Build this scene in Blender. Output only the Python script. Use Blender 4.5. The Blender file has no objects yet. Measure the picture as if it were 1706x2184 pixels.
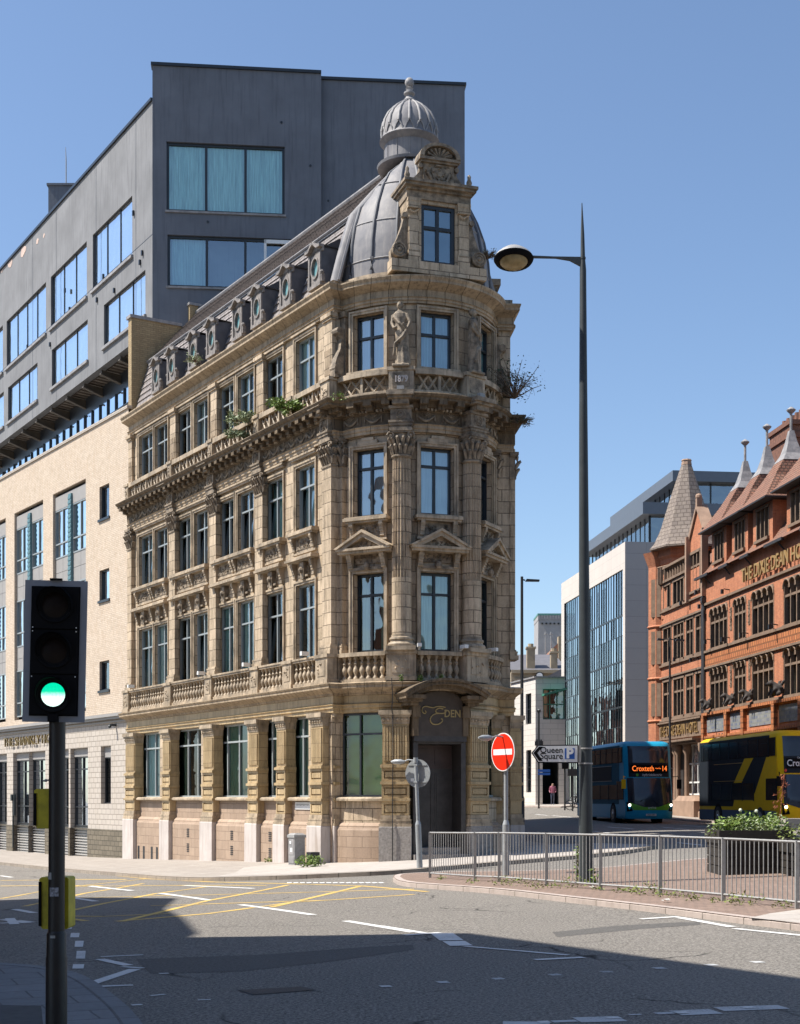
import bpy, bmesh, math, random
from mathutils import Vector, Matrix
random.seed(7)
SC = bpy.context.scene
COL = SC.collection
R = math.radians
EYE = 1.75
FD, CX, HY = 3017.6, 853.0, 1701.0      # focal length, centre and horizon as read off the photograph

# ---------------------------------------------------------------- camera, sky, sun, exposure
cam = bpy.data.cameras.new("camera"); co = bpy.data.objects.new("camera", cam); COL.objects.link(co)
cam.sensor_fit = 'HORIZONTAL'; cam.sensor_width = 36.0; cam.lens = 36.0*FD/1706.0
cam.shift_y = (HY-1092.0)/1706.0; cam.clip_start = 0.1; cam.clip_end = 5000
co.location = (0, 0, EYE); co.rotation_euler = (R(90), 0, 0)
SC.camera = co
SUN_PHI, SUN_EL = R(-85.0), R(56.0)     # azimuth from camera-facing, elevation
S = Vector((math.cos(SUN_EL)*math.sin(SUN_PHI), -math.cos(SUN_EL)*math.cos(SUN_PHI), math.sin(SUN_EL)))
w = bpy.data.worlds.new("World"); SC.world = w; w.use_nodes = True
nt = w.node_tree; bg = nt.nodes['Background']
sky = nt.nodes.new('ShaderNodeTexSky'); sky.sky_type = 'NISHITA'; sky.sun_disc = False
sky.sun_elevation = SUN_EL; sky.sun_rotation = math.atan2(S.x, S.y) % (2*math.pi)
sky.air_density = 1.0; sky.dust_density = 0.35; sky.ozone_density = 3.2; sky.dust_density = 0.8; sky.altitude = 50
nt.links.new(sky.outputs[0], bg.inputs[0]); bg.inputs[1].default_value = 0.104
sun = bpy.data.lights.new("sun", 'SUN'); so = bpy.data.objects.new("sun", sun); COL.objects.link(so)
sun.energy = 5.0; sun.angle = R(0.53); sun.color = (1.0, 0.95, 0.87)
so.rotation_euler = S.to_track_quat('Z', 'Y').to_euler()
SC.view_settings.view_transform = 'Standard'; SC.view_settings.look = 'None'
SC.view_settings.exposure = 0.78; SC.view_settings.gamma = 1.0
SC.cycles.max_bounces = 6; SC.cycles.transparent_max_bounces = 12; SC.cycles.glossy_bounces = 3
SC.cycles.caustics_reflective = False; SC.cycles.caustics_refractive = False

# ---------------------------------------------------------------- materials
def nodes(name):
    m = bpy.data.materials.new(name); m.use_nodes = True
    return m, m.node_tree, m.node_tree.nodes['Principled BSDF']
def col4(c): return (c[0], c[1], c[2], 1)
def mix(nt, fac, a, b, mode='MIX'):
    n = nt.nodes.new('ShaderNodeMix'); n.data_type = 'RGBA'; n.blend_type = mode
    for s_, v in ((0, fac), (6, a), (7, b)):
        if hasattr(v, 'is_linked'): nt.links.new(v, n.inputs[s_])
        elif s_ == 0: n.inputs[0].default_value = v
        else: n.inputs[s_].default_value = col4(v)
    return n.outputs[2]
def noise(nt, vec, scale, detail=3, rough=.6):
    n = nt.nodes.new('ShaderNodeTexNoise'); n.inputs['Scale'].default_value = scale
    n.inputs['Detail'].default_value = detail; n.inputs['Roughness'].default_value = rough
    if vec is not None: nt.links.new(vec, n.inputs['Vector'])
    return n.outputs['Fac']
def ramp(nt, fac, p0, p1, v0=0, v1=1):
    n = nt.nodes.new('ShaderNodeMapRange'); n.inputs[1].default_value = p0; n.inputs[2].default_value = p1
    n.inputs[3].default_value = v0; n.inputs[4].default_value = v1; nt.links.new(fac, n.inputs[0]); return n.outputs[0]
def vmul(nt, vec, s):
    n = nt.nodes.new('ShaderNodeVectorMath'); n.operation = 'MULTIPLY'; n.inputs[1].default_value = s
    nt.links.new(vec, n.inputs[0]); return n.outputs[0]
def bump(nt, bsdf, h, strength, dist=.02):
    b = nt.nodes.new('ShaderNodeBump'); b.inputs['Strength'].default_value = strength; b.inputs['Distance'].default_value = dist
    nt.links.new(h, b.inputs['Height']); nt.links.new(b.outputs[0], bsdf.inputs['Normal'])
def wpos(nt):
    return nt.nodes.new('ShaderNodeNewGeometry').outputs['Position']
def uvs(nt):
    return nt.nodes.new('ShaderNodeTexCoord').outputs['UV']

def M_plain(name, c, rough=.6, metal=0, var=.12, scale=3.0, bmp=0.0, spec=.5, c2=None, streak=None):
    m, nt, b = nodes(name); pos = wpos(nt)
    f = noise(nt, pos, scale, 4); f = ramp(nt, f, .3, .7)
    dark = c2 if c2 else tuple(x*(1-var*2) for x in c)
    out = mix(nt, f, dark, c)
    if streak:
        g = noise(nt, vmul(nt, pos, (6, 6, .35)), 1.6, 4); out = mix(nt, ramp(nt, g, .5, .75, 0, streak[1]), out, streak[0])
    nt.links.new(out, b.inputs['Base Color']); b.inputs['Roughness'].default_value = rough
    b.inputs['Metallic'].default_value = metal; b.inputs['Specular IOR Level'].default_value = spec
    if bmp: bump(nt, b, noise(nt, pos, scale*9, 3), bmp, .01)
    return m
def M_block(name, c1, c2, mortar, bw, bh, ms, rough=.8, dirt=None, damt=.5, dscale=.5, bmp=.5, offset=.5, tone=.25, spec=.3, fine=22, smooth=.1, joint=None):
    """coursed masonry laid out in metres along each wall's own UVs, with stains and chips"""
    m, nt, b = nodes(name); uv = uvs(nt); pos = wpos(nt)
    jit = nt.nodes.new('ShaderNodeTexNoise'); jit.inputs['Scale'].default_value = 2.5; nt.links.new(pos, jit.inputs['Vector'])
    va = nt.nodes.new('ShaderNodeVectorMath'); va.operation = 'MULTIPLY_ADD'; va.inputs[1].default_value = (.02, .012, 0)
    nt.links.new(jit.outputs['Color'], va.inputs[0]); nt.links.new(uv, va.inputs[2])
    br = nt.nodes.new('ShaderNodeTexBrick'); nt.links.new(va.outputs[0], br.inputs['Vector'])
    br.inputs['Scale'].default_value = 1; br.inputs['Brick Width'].default_value = bw; br.inputs['Row Height'].default_value = bh
    br.inputs['Mortar Size'].default_value = ms; br.inputs['Mortar Smooth'].default_value = smooth; br.offset = offset
    br.inputs['Bias'].default_value = 0
    br.inputs['Color1'].default_value = col4(c1); br.inputs['Color2'].default_value = col4(c2); br.inputs['Mortar'].default_value = col4(mortar)
    n1 = noise(nt, pos, 1.3, 5, .65)
    out = mix(nt, ramp(nt, n1, .3, .72, tone, 0), br.outputs['Color'], tuple(x*.35 for x in c1))
    n2 = noise(nt, pos, fine, 3, .7)
    out = mix(nt, ramp(nt, n2, .35, .75, 0, .35), out, tuple(min(1, x*1.25) for x in c1))
    if dirt:
        g = noise(nt, vmul(nt, pos, (3.2, 3.2, .55)), dscale*2, 6, .7)
        out = mix(nt, ramp(nt, g, .46, .74, 0, damt), out, dirt)
    nt.links.new(out, b.inputs['Base Color']); b.inputs['Roughness'].default_value = rough
    b.inputs['Specular IOR Level'].default_value = spec
    h = nt.nodes.new('ShaderNodeMath'); h.operation = 'MULTIPLY_ADD'; h.inputs[1].default_value = -1.0
    nt.links.new(br.outputs['Fac'], h.inputs[0]); nt.links.new(ramp(nt, n2, 0, 1, 0, .6), h.inputs[2])
    bump(nt, b, h.outputs[0], bmp, .015)
    return m
def M_glass(name, tint, refl, rc=(.8, .9, 1.0), rough=.02, wob=.02):
    m = bpy.data.materials.new(name); m.use_nodes = True; nt = m.node_tree; nt.nodes.clear()
    o = nt.nodes.new('ShaderNodeOutputMaterial'); t = nt.nodes.new('ShaderNodeBsdfTransparent'); t.inputs[0].default_value = col4(tint)
    g = nt.nodes.new('ShaderNodeBsdfGlossy'); g.inputs['Color'].default_value = col4(rc); g.inputs['Roughness'].default_value = rough
    lw = nt.nodes.new('ShaderNodeFresnel'); lw.inputs[0].default_value = 1.5
    r = nt.nodes.new('ShaderNodeMath'); r.operation = 'MULTIPLY_ADD'; r.inputs[1].default_value = .9; r.inputs[2].default_value = refl; r.use_clamp = True
    nt.links.new(lw.outputs[0], r.inputs[0])
    mx = nt.nodes.new('ShaderNodeMixShader'); nt.links.new(r.outputs[0], mx.inputs[0]); nt.links.new(t.outputs[0], mx.inputs[1]); nt.links.new(g.outputs[0], mx.inputs[2])
    nt.links.new(mx.outputs[0], o.inputs[0])
    b = nt.nodes.new('ShaderNodeBump'); b.inputs['Strength'].default_value = 1; b.inputs['Distance'].default_value = wob
    nt.links.new(noise(nt, wpos(nt), .8, 2), b.inputs['Height']); nt.links.new(b.outputs[0], g.inputs['Normal'])
    return m
def M_emit(name, c, s):
    m, nt, b = nodes(name); b.inputs['Base Color'].default_value = col4(c)
    b.inputs['Emission Color'].default_value = col4(c); b.inputs['Emission Strength'].default_value = s; return m
def M_fabric(name, c, var=.5):
    m, nt, b = nodes(name); uv = uvs(nt)
    f = noise(nt, vmul(nt, uv, (9, .4, 1)), 2.2, 3); nt.links.new(mix(nt, ramp(nt, f, .3, .7), tuple(x*(1-var) for x in c), c), b.inputs['Base Color'])  # upright dark bands put fold shade into the curtain colour
    b.inputs['Roughness'].default_value = .9; return m

MT = {}
grime = (.05, .042, .03)
MT['stone'] = M_block('buff_terracotta', (.60, .47, .33), (.37, .285, .19), (.085, .062, .038), .62, .36, .013, .6, (.12, .09, .055), .85, .8, .9, tone=.48)
MT['stone_plain'] = M_plain('buff_moulding', (.53, .415, .285), .6, var=.32, scale=2.3, bmp=.5, streak=((.10, .075, .045), .9))
MT['stone_band'] = M_block('buff_moulded_course', (.46, .355, .24), (.33, .25, .165), (.10, .075, .045), .55, 5.0, .014, .65, (.09, .065, .04), .9, 1.1, .6, offset=0, tone=.45)
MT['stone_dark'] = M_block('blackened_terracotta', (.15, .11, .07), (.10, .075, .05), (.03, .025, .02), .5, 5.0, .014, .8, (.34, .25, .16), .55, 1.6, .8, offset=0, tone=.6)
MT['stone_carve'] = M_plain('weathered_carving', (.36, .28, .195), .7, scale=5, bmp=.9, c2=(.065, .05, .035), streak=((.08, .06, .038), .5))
MT['stone_ochre'] = M_block('ochre_faience', (.52, .385, .215), (.40, .29, .155), (.18, .12, .06), .7, .42, .008, .45, (.18, .125, .06), .75, .9, .7, tone=.4)
MT['beast'] = M_plain('blackened_carved_stone', (.055, .045, .04), .8, scale=5, bmp=.5)
MT['riser'] = M_block('brown_ashlar', (.40, .295, .215), (.33, .24, .175), (.20, .145, .105), .52, .31, .010, .7, (.25, .175, .12), .6, .5, .6, tone=.3)
MT['granite'] = M_plain('grey_granite', (.55, .49, .45), .7, var=.1, scale=1.2, bmp=.4, streak=((.22, .15, .10), .7))
MT['granite_rough'] = M_plain('speckled_granite', (.36, .33, .30), .8, scale=16, bmp=.8, c2=(.20, .18, .165))
MT['lead'] = M_plain('lead_sheet', (.235, .225, .225), .6, scale=1.8, bmp=.12, c2=(.13, .13, .145), streak=((.34, .31, .285), .5), spec=.3)
MT['lead_light'] = M_plain('pale_lead', (.33, .315, .31), .6, scale=4, bmp=.12, c2=(.17, .17, .175), spec=.3)
MT['slate'] = M_block('roof_slates', (.27, .24, .225), (.19, .17, .165), (.03, .028, .03), .34, .26, .022, .6, (.32, .27, .255), .5, 1.0, .9, tone=.3)
MT['dorm'] = M_plain('painted_dormer', (.30, .265, .24), .7, scale=8, bmp=.3, c2=(.12, .11, .105), streak=((.05, .05, .052), .75))
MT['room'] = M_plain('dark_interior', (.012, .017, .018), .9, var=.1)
MT['room_green'] = M_plain('green_film', (.26, .50, .10), .5, scale=1.2, c2=(.19, .40, .09))
MT['frame_blue'] = M_plain('window_frame_grey_blue', (.27, .30, .31), .4, var=.05)
MT['frame_dark'] = M_plain('window_frame_charcoal', (.018, .022, .028), .35, var=.05)
MT['frame_lite'] = M_plain('window_frame_pale', (.33, .36, .36), .4, var=.05)
MT['glass'] = M_glass('clear_glass', (.74, .92, .90), .20, (.88, .96, .97))
MT['glass_ref'] = M_glass('coated_glass', (.66, .84, .86), .26, (.86, .94, 1.0))
MT['glass_net'] = M_glass('thin_clear_glass', (.86, .95, .96), .04, (.92, .96, 1.0))
MT['glass_film'] = M_glass('filmed_glass', (.8, .88, .8), .05)
MT['glass_dk'] = M_glass('tinted_glass', (.55, .68, .62), .08)
MT['curt'] = M_fabric('teal_net_curtain', (.55, .78, .76))
MT['curt_w'] = M_fabric('white_net_curtain', (.90, .94, .93), .25)
MT['curt_g'] = M_fabric('green_curtain', (.42, .62, .48))
MT['door'] = M_plain('door_black_paint', (.058, .052, .050), .5, var=.25, scale=5)
MT['door_red'] = M_plain('door_reddish_paint', (.065, .042, .038), .5, var=.2)
MT['gold'] = M_plain('gilt_letters', (.55, .40, .14), .35, metal=.5, var=.1)
MT['iron'] = M_plain('cast_iron_black', (.02, .02, .022), .5, var=.1)
MT['zinc'] = M_plain('galvanised_steel', (.33, .325, .315), .55, metal=.1, var=.12, scale=14)
MT['pole'] = M_plain('grey_green_lamp_paint', (.045, .053, .056), .5, var=.12, spec=.3, scale=5)
MT['lead_dark'] = M_plain('dark_blue_lead', (.10, .105, .12), .6, scale=4, c2=(.06, .063, .075))
MT['teal_glass'] = M_plain('pale_teal_glazing', (.20, .38, .39), .12, scale=2, c2=(.12, .26, .28))
MT['white'] = M_plain('white_paint', (.75, .75, .73), .5, var=.05)
MT['black'] = M_plain('black_plastic', (.007, .007, .008), .75, var=.1, spec=.08)
MT['tyre'] = M_plain('tyre_rubber', (.015, .015, .015), .8, var=.1)
MT['rim'] = M_plain('steel_rim', (.35, .36, .37), .35, metal=.6, var=.1)

# ---------------------------------------------------------------- ground height and screen helpers
def sst(a, b, x):
    t = min(1, max(0, (x-a)/(b-a))); return t*t*(3-2*t)
def g(x, y):
    xe = x
    if x > 8: xe = 8+2.5*math.tanh((x-8)/2.5)
    if x < -10: xe = -10+3.5*math.tanh((x+10)/3.5)
    r = max(0, y-72)
    return -.03+(.054*xe-.13)*sst(12, 40, y)+.021*(r-6*(1-math.exp(-r/6)))
def gp(xd, yd, h=0.0):
    """the ground point (raised by h) that stands at a place read off the photograph"""
    Y = 30.0
    lo, hi = 3.0, 400.0
    for _ in range(50):
        Y = (lo+hi)/2; X = (xd-CX)*Y/FD
        zr = EYE+(HY-yd)*Y/FD
        if zr > g(X, Y)+h: lo = Y
        else: hi = Y
    return (X, Y)
def at(xd, Y): return (xd-CX)*Y/FD
def zt(yd, Y): return EYE+(HY-yd)*Y/FD

# ---------------------------------------------------------------- mesh builder
NOSPLIT = {'lettering', 'foliage', 'wall', 'ground_wall', 'plinth', 'body', 'seed_head', 'worn_lettering', 'blind', 'road_marking', 'stem', 'carved_panel', 'end_render_and_shade_block', 'lead_roll', 'glazed_storey', 'curtain_wall', 'strip_window', 'statue', 'frieze', 'seed_head'}
class MB:
    def __init__(s): s.v = []; s.f = []; s.u = []; s.m = []
    def face(s, pts, uv=None, m=0):
        i = len(s.v); s.v += [tuple(p) for p in pts]; s.f.append(tuple(range(i, i+len(pts)))); s.u.append(uv); s.m.append(m)
    def box(s, F, a0, a1, d0, d1, z0, z1, na=1, m=0, back=True):
        for k in range(na):
            p, q = a0+(a1-a0)*k/na, a0+(a1-a0)*(k+1)/na
            s.face([F(p, d1, z0), F(q, d1, z0), F(q, d1, z1), F(p, d1, z1)], [(p, z0), (q, z0), (q, z1), (p, z1)], m)
            if back: s.face([F(q, d0, z0), F(p, d0, z0), F(p, d0, z1), F(q, d0, z1)], [(q, z0), (p, z0), (p, z1), (q, z1)], m)
            s.face([F(p, d1, z1), F(q, d1, z1), F(q, d0, z1), F(p, d0, z1)], [(p, d1), (q, d1), (q, d0), (p, d0)], m)
            s.face([F(p, d0, z0), F(q, d0, z0), F(q, d1, z0), F(p, d1, z0)], [(p, d0), (q, d0), (q, d1), (p, d1)], m)
        s.face([F(a0, d0, z0), F(a0, d1, z0), F(a0, d1, z1), F(a0, d0, z1)], [(d0, z0), (d1, z0), (d1, z1), (d0, z1)], m)
        s.face([F(a1, d1, z0), F(a1, d0, z0), F(a1, d0, z1), F(a1, d1, z1)], [(d1, z0), (d0, z0), (d0, z1), (d1, z1)], m)
    def taper(s, F, c, z0, z1, w0, d0, w1, d1, cd=0, m=0):
        """a block whose half-width and half-depth change from z0 to z1, centred at (c, cd)"""
        lo = [F(c-w0, cd+d0, z0), F(c+w0, cd+d0, z0), F(c+w0, cd-d0, z0), F(c-w0, cd-d0, z0)]
        hi = [F(c-w1, cd+d1, z1), F(c+w1, cd+d1, z1), F(c+w1, cd-d1, z1), F(c-w1, cd-d1, z1)]
        for k in range(4):
            j = (k+1) % 4; s.face([lo[k], lo[j], hi[j], hi[k]], [(0, z0), (2*w0, z0), (2*w1, z1), (0, z1)], m)
        s.face(hi, None, m); s.face(lo[::-1], None, m)
    def prism(s, F, poly, d0, d1, m=0):
        """polygon of (a, z) points in the wall plane, given thickness from d0 to d1"""
        n = len(poly)
        s.face([F(a, d1, z) for a, z in poly], [(a, z) for a, z in poly], m)
        s.face([F(a, d0, z) for a, z in poly[::-1]], [(a, z) for a, z in poly[::-1]], m)
        for k in range(n):
            (a, z), (b, y) = poly[k], poly[(k+1) % n]
            L = math.hypot(b-a, y-z)
            s.face([F(a, d0, z), F(b, d0, y), F(b, d1, y), F(a, d1, z)], [(0, d0), (L, d0), (L, d1), (0, d1)], m)
    def lathe(s, F, prof, n=16, a=0, d=0, m=0, flute=0, fd=.0, cap=True):
        """profile of (radius, z) turned about the vertical line at (a, d)"""
        def ring(r, z):
            o = []
            for k in range(n):
                t = 2*math.pi*k/n; rr = r
                if flute: rr = r*(1-fd*(.5-.5*math.cos(t*flute)))
                o.append(F(a+rr*math.cos(t), d+rr*math.sin(t), z))
            return o
        rs = [ring(r, z) for r, z in prof]
        for i in range(len(prof)-1):
            for k in range(n):
                j = (k+1) % n; r_ = max(prof[i][0], .05)
                u0, u1 = 2*math.pi*r_*k/n, 2*math.pi*r_*(k+1)/n
                s.face([rs[i][k], rs[i][j], rs[i+1][j], rs[i+1][k]], [(u0, prof[i][1]), (u1, prof[i][1]), (u1, prof[i+1][1]), (u0, prof[i+1][1])], m)
        if cap:
            if prof[0][0] > .001: s.face(rs[0][::-1], None, m)
            if prof[-1][0] > .001: s.face(rs[-1], None, m)
    def tube(s, pts, r, n=6, m=0, cap=True):
        pts = [Vector(p) for p in pts]; N = len(pts)
        rr = r if isinstance(r, (list, tuple)) else [r]*N
        rings = []; up = Vector((0, 0, 1))
        for i, p in enumerate(pts):
            t = (pts[min(i+1, N-1)]-pts[max(i-1, 0)])
            if t.length < 1e-9: t = Vector((0, 0, 1))
            t.normalize(); x = t.cross(up)
            if x.length < .05: x = t.cross(Vector((0, 1, 0)))
            x.normalize(); y = x.cross(t)
            rings.append([p+(x*math.cos(2*math.pi*k/n)+y*math.sin(2*math.pi*k/n))*rr[i] for k in range(n)])
        L = 0
        for i in range(N-1):
            l2 = L+(pts[i+1]-pts[i]).length
            for k in range(n):
                j = (k+1) % n; s.face([rings[i][k], rings[i][j], rings[i+1][j], rings[i+1][k]], [(k*.1, L), (k*.1+.1, L), (k*.1+.1, l2), (k*.1, l2)], m)
            L = l2
        if cap: s.face(rings[0][::-1], None, m); s.face(rings[-1], None, m)
    def ball(s, c, r, n=8, sq=(1, 1, 1), m=0):
        c = Vector(c); h = max(4, n//2+1)
        rows = []
        for i in range(h+1):
            th = math.pi*i/h
            rows.append([c+Vector((r*sq[0]*math.sin(th)*math.cos(2*math.pi*k/n), r*sq[1]*math.sin(th)*math.sin(2*math.pi*k/n), r*sq[2]*math.cos(th))) for k in range(n)])
        for i in range(h):
            for k in range(n):
                j = (k+1) % n
                if i == 0: s.face([rows[0][0], rows[1][k], rows[1][j]], None, m)
                elif i == h-1: s.face([rows[i][k], rows[h][0], rows[i][j]], None, m)
                else: s.face([rows[i][k], rows[i+1][k], rows[i+1][j], rows[i][j]], None, m)
    def rod(s, p, q, r, n=6, m=0): s.tube([p, q], r, n, m)
    def wall(s, F, a0, a1, z0, z1, ops, d=0.0, rev=.2, step=99, m=0):
        """wall face with rectangular openings and their reveals"""
        A = sorted(set([a0, a1]+[o[0] for o in ops]+[o[1] for o in ops])); Z = sorted(set([z0, z1]+[o[2] for o in ops]+[o[3] for o in ops]))
        A = [x for x in A if a0-1e-6 <= x <= a1+1e-6]; Z = [x for x in Z if z0-1e-6 <= x <= z1+1e-6]
        AA = []
        for i in range(len(A)-1):
            n = max(1, int(math.ceil((A[i+1]-A[i])/step)))
            AA += [A[i]+(A[i+1]-A[i])*k/n for k in range(n)]
        AA.append(A[-1])
        for i in range(len(AA)-1):
            for j in range(len(Z)-1):
                ca, cz = (AA[i]+AA[i+1])/2, (Z[j]+Z[j+1])/2
                if any(o[0] < ca < o[1] and o[2] < cz < o[3] for o in ops): continue
                p, q, y0, y1 = AA[i], AA[i+1], Z[j], Z[j+1]
                s.face([F(p, d, y0), F(q, d, y0), F(q, d, y1), F(p, d, y1)], [(p, y0), (q, y0), (q, y1), (p, y1)], m)
        for o in ops:
            p, q, y0, y1 = o[:4]; e = d-rev
            s.face([F(p, d, y0), F(p, e, y0), F(p, e, y1), F(p, d, y1)], [(0, y0), (rev, y0), (rev, y1), (0, y1)], m)
            s.face([F(q, e, y0), F(q, d, y0), F(q, d, y1), F(q, e, y1)], [(0, y0), (rev, y0), (rev, y1), (0, y1)], m)
            s.face([F(p, d, y1), F(p, e, y1), F(q, e, y1), F(q, d, y1)], [(p, 0), (p, rev), (q, rev), (q, 0)], m)
            s.face([F(p, d, y0), F(q, d, y0), F(q, e, y0), F(p, e, y0)], [(p, 0), (q, 0), (q, rev), (p, rev)], m)
    def clusters(s, gap=.15):
        key = {}; par = list(range(len(s.f)))
        def find(i):
            while par[i] != i: par[i] = par[par[i]]; i = par[i]
            return i
        for i, f in enumerate(s.f):
            for vi in f:
                k = tuple(round(c, 4) for c in s.v[vi])
                if k in key: par[find(i)] = find(key[k])
                else: key[k] = i
        comp = {}
        for i in range(len(s.f)): comp.setdefault(find(i), []).append(i)
        C = list(comp.values())
        if len(C) < 2 or len(C) > 900: return [list(range(len(s.f)))]
        bb = []
        for c in C:
            P = [s.v[v] for i in c for v in s.f[i]]
            bb.append([min(p[k] for p in P) for k in range(3)]+[max(p[k] for p in P) for k in range(3)])
        q = list(range(len(C)))
        def fq(i):
            while q[i] != i: q[i] = q[q[i]]; i = q[i]
            return i
        for i in range(len(C)):
            a = bb[i]
            for j in range(i+1, len(C)):
                b = bb[j]
                if a[0]-gap < b[3] and b[0]-gap < a[3] and a[1]-gap < b[4] and b[1]-gap < a[4] and a[2]-gap < b[5] and b[2]-gap < a[5]:
                    q[fq(i)] = fq(j)
        out = {}
        for i, c in enumerate(C): out.setdefault(fq(i), []).extend(c)
        return list(out.values())
    def build(s, name, mat, parent=None, smooth=None, world=True):
        if not s.f: return None
        if parent is not None and name not in NOSPLIT:
            cl = s.clusters(.10 if world else .25)
            if 1 < len(cl) <= 60:
                first = None
                for c in sorted(cl, key=lambda c: -len(c)):
                    m = MB(); m.v = s.v; m.f = [s.f[i] for i in c]; m.u = [s.u[i] for i in c]; m.m = [s.m[i] for i in c]
                    idx = sorted({v for f in m.f for v in f}); mp = {v: k for k, v in enumerate(idx)}
                    m.v = [s.v[v] for v in idx]; m.f = [tuple(mp[v] for v in f) for f in m.f]
                    o = m._build(name, mat, parent, smooth, world); first = first or o
                return first
        return s._build(name, mat, parent, smooth, world)
    def _build(s, name, mat, parent=None, smooth=None, world=True):
        me = bpy.data.meshes.new(name)
        off = Vector((0, 0, 0))
        if parent is not None and world:
            p = parent
            while p is not None: off += p.location; p = p.parent
        vs = [(x-off.x, y-off.y, z-off.z) for x, y, z in s.v]
        me.from_pydata(vs, [], s.f)
        uvl = me.uv_layers.new(name='UVMap')
        for poly in me.polygons:
            cu = s.u[poly.index]
            if cu is None:
                n = poly.normal
                for li in poly.loop_indices:
                    c = me.vertices[me.loops[li].vertex_index].co
                    if abs(n.z) > .75: uvl.data[li].uv = (c.x, c.y)
                    else:
                        h = math.hypot(n.x, n.y) or 1
                        uvl.data[li].uv = ((-n.y*c.x+n.x*c.y)/h, c.z)
            else:
                for li, q in zip(poly.loop_indices, cu): uvl.data[li].uv = q
        mats = mat if isinstance(mat, (list, tuple)) else [mat]
        for mm in mats: me.materials.append(MT[mm] if isinstance(mm, str) else mm)
        if len(mats) > 1: me.polygons.foreach_set('material_index', s.m)
        bm = bmesh.new(); bm.from_mesh(me)
        bmesh.ops.remove_doubles(bm, verts=bm.verts, dist=1e-5)
        bmesh.ops.recalc_face_normals(bm, faces=bm.faces)
        bm.to_mesh(me); bm.free()
        if smooth:
            me.polygons.foreach_set('use_smooth', [True]*len(me.polygons)); me.set_sharp_from_angle(angle=R(smooth))
        o = bpy.data.objects.new(name, me); COL.objects.link(o)
        if parent is not None: o.parent = parent
        return o

def thing(name, label, cat, loc=(0, 0, 0), rz=0, group=None):
    o = bpy.data.objects.new(name, None); COL.objects.link(o); o.empty_display_size = .3
    o.location = loc; o.rotation_euler = (0, 0, rz); o['label'] = label; o['category'] = cat
    if group: o['group'] = group
    return o
def tag(o, label=None, cat=None, group=None, kind=None):
    for k, v in (('label', label), ('category', cat), ('group', group), ('kind', kind)):
        if v: o[k] = v
    return o
def frame(o, phi=None, t=None):
    """wall frame: origin o, outward normal turned phi degrees from facing the camera; returns F(a, d, z)"""
    if t is None:
        t = (math.cos(R(phi)), math.sin(R(phi)))
    n = (t[1], -t[0]); ox, oy = o[0], o[1]
    def F(a, d, z): return (ox+t[0]*a+n[0]*d, oy+t[1]*a+n[1]*d, z)
    F.t = t; F.n = n; return F
def aD(F, xd, d=0):
    k = (xd-CX)/FD; p = F(0, d, 0); q = F(1, d, 0)
    return (k*p[1]-p[0])/((q[0]-p[0])-k*(q[1]-p[1]))
def zD(F, a, d, yd): return zt(yd, F(a, d, 0)[1])
ID = lambda a, d, z: (a, d, z)
ID.t = (1, 0); ID.n = (0, 1)
def text_mesh(txt, size, ext, F, a, d, z, mat, parent, name='lettering', align='CENTER', sx=1.0, bold=0.0, world=True, shear=0):
    c = bpy.data.curves.new('t', 'FONT'); c.body = txt; c.size = size; c.extrude = ext; c.align_x = align; c.align_y = 'CENTER'; c.offset = bold; c.shear = shear
    c.resolution_u = 3
    o = bpy.data.objects.new('t', c); COL.objects.link(o)
    dg = bpy.context.evaluated_depsgraph_get(); dg.update()
    me = bpy.data.meshes.new_from_object(o.evaluated_get(dg)); bpy.data.objects.remove(o); bpy.data.curves.remove(c)
    mb = MB()
    for p in me.polygons:
        mb.face([F(a+me.vertices[i].co.x*sx, d+me.vertices[i].co.z, z+me.vertices[i].co.y) for i in p.vertices])
    bpy.data.meshes.remove(me)
    return mb.build(name, mat, parent, world=world)

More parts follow.
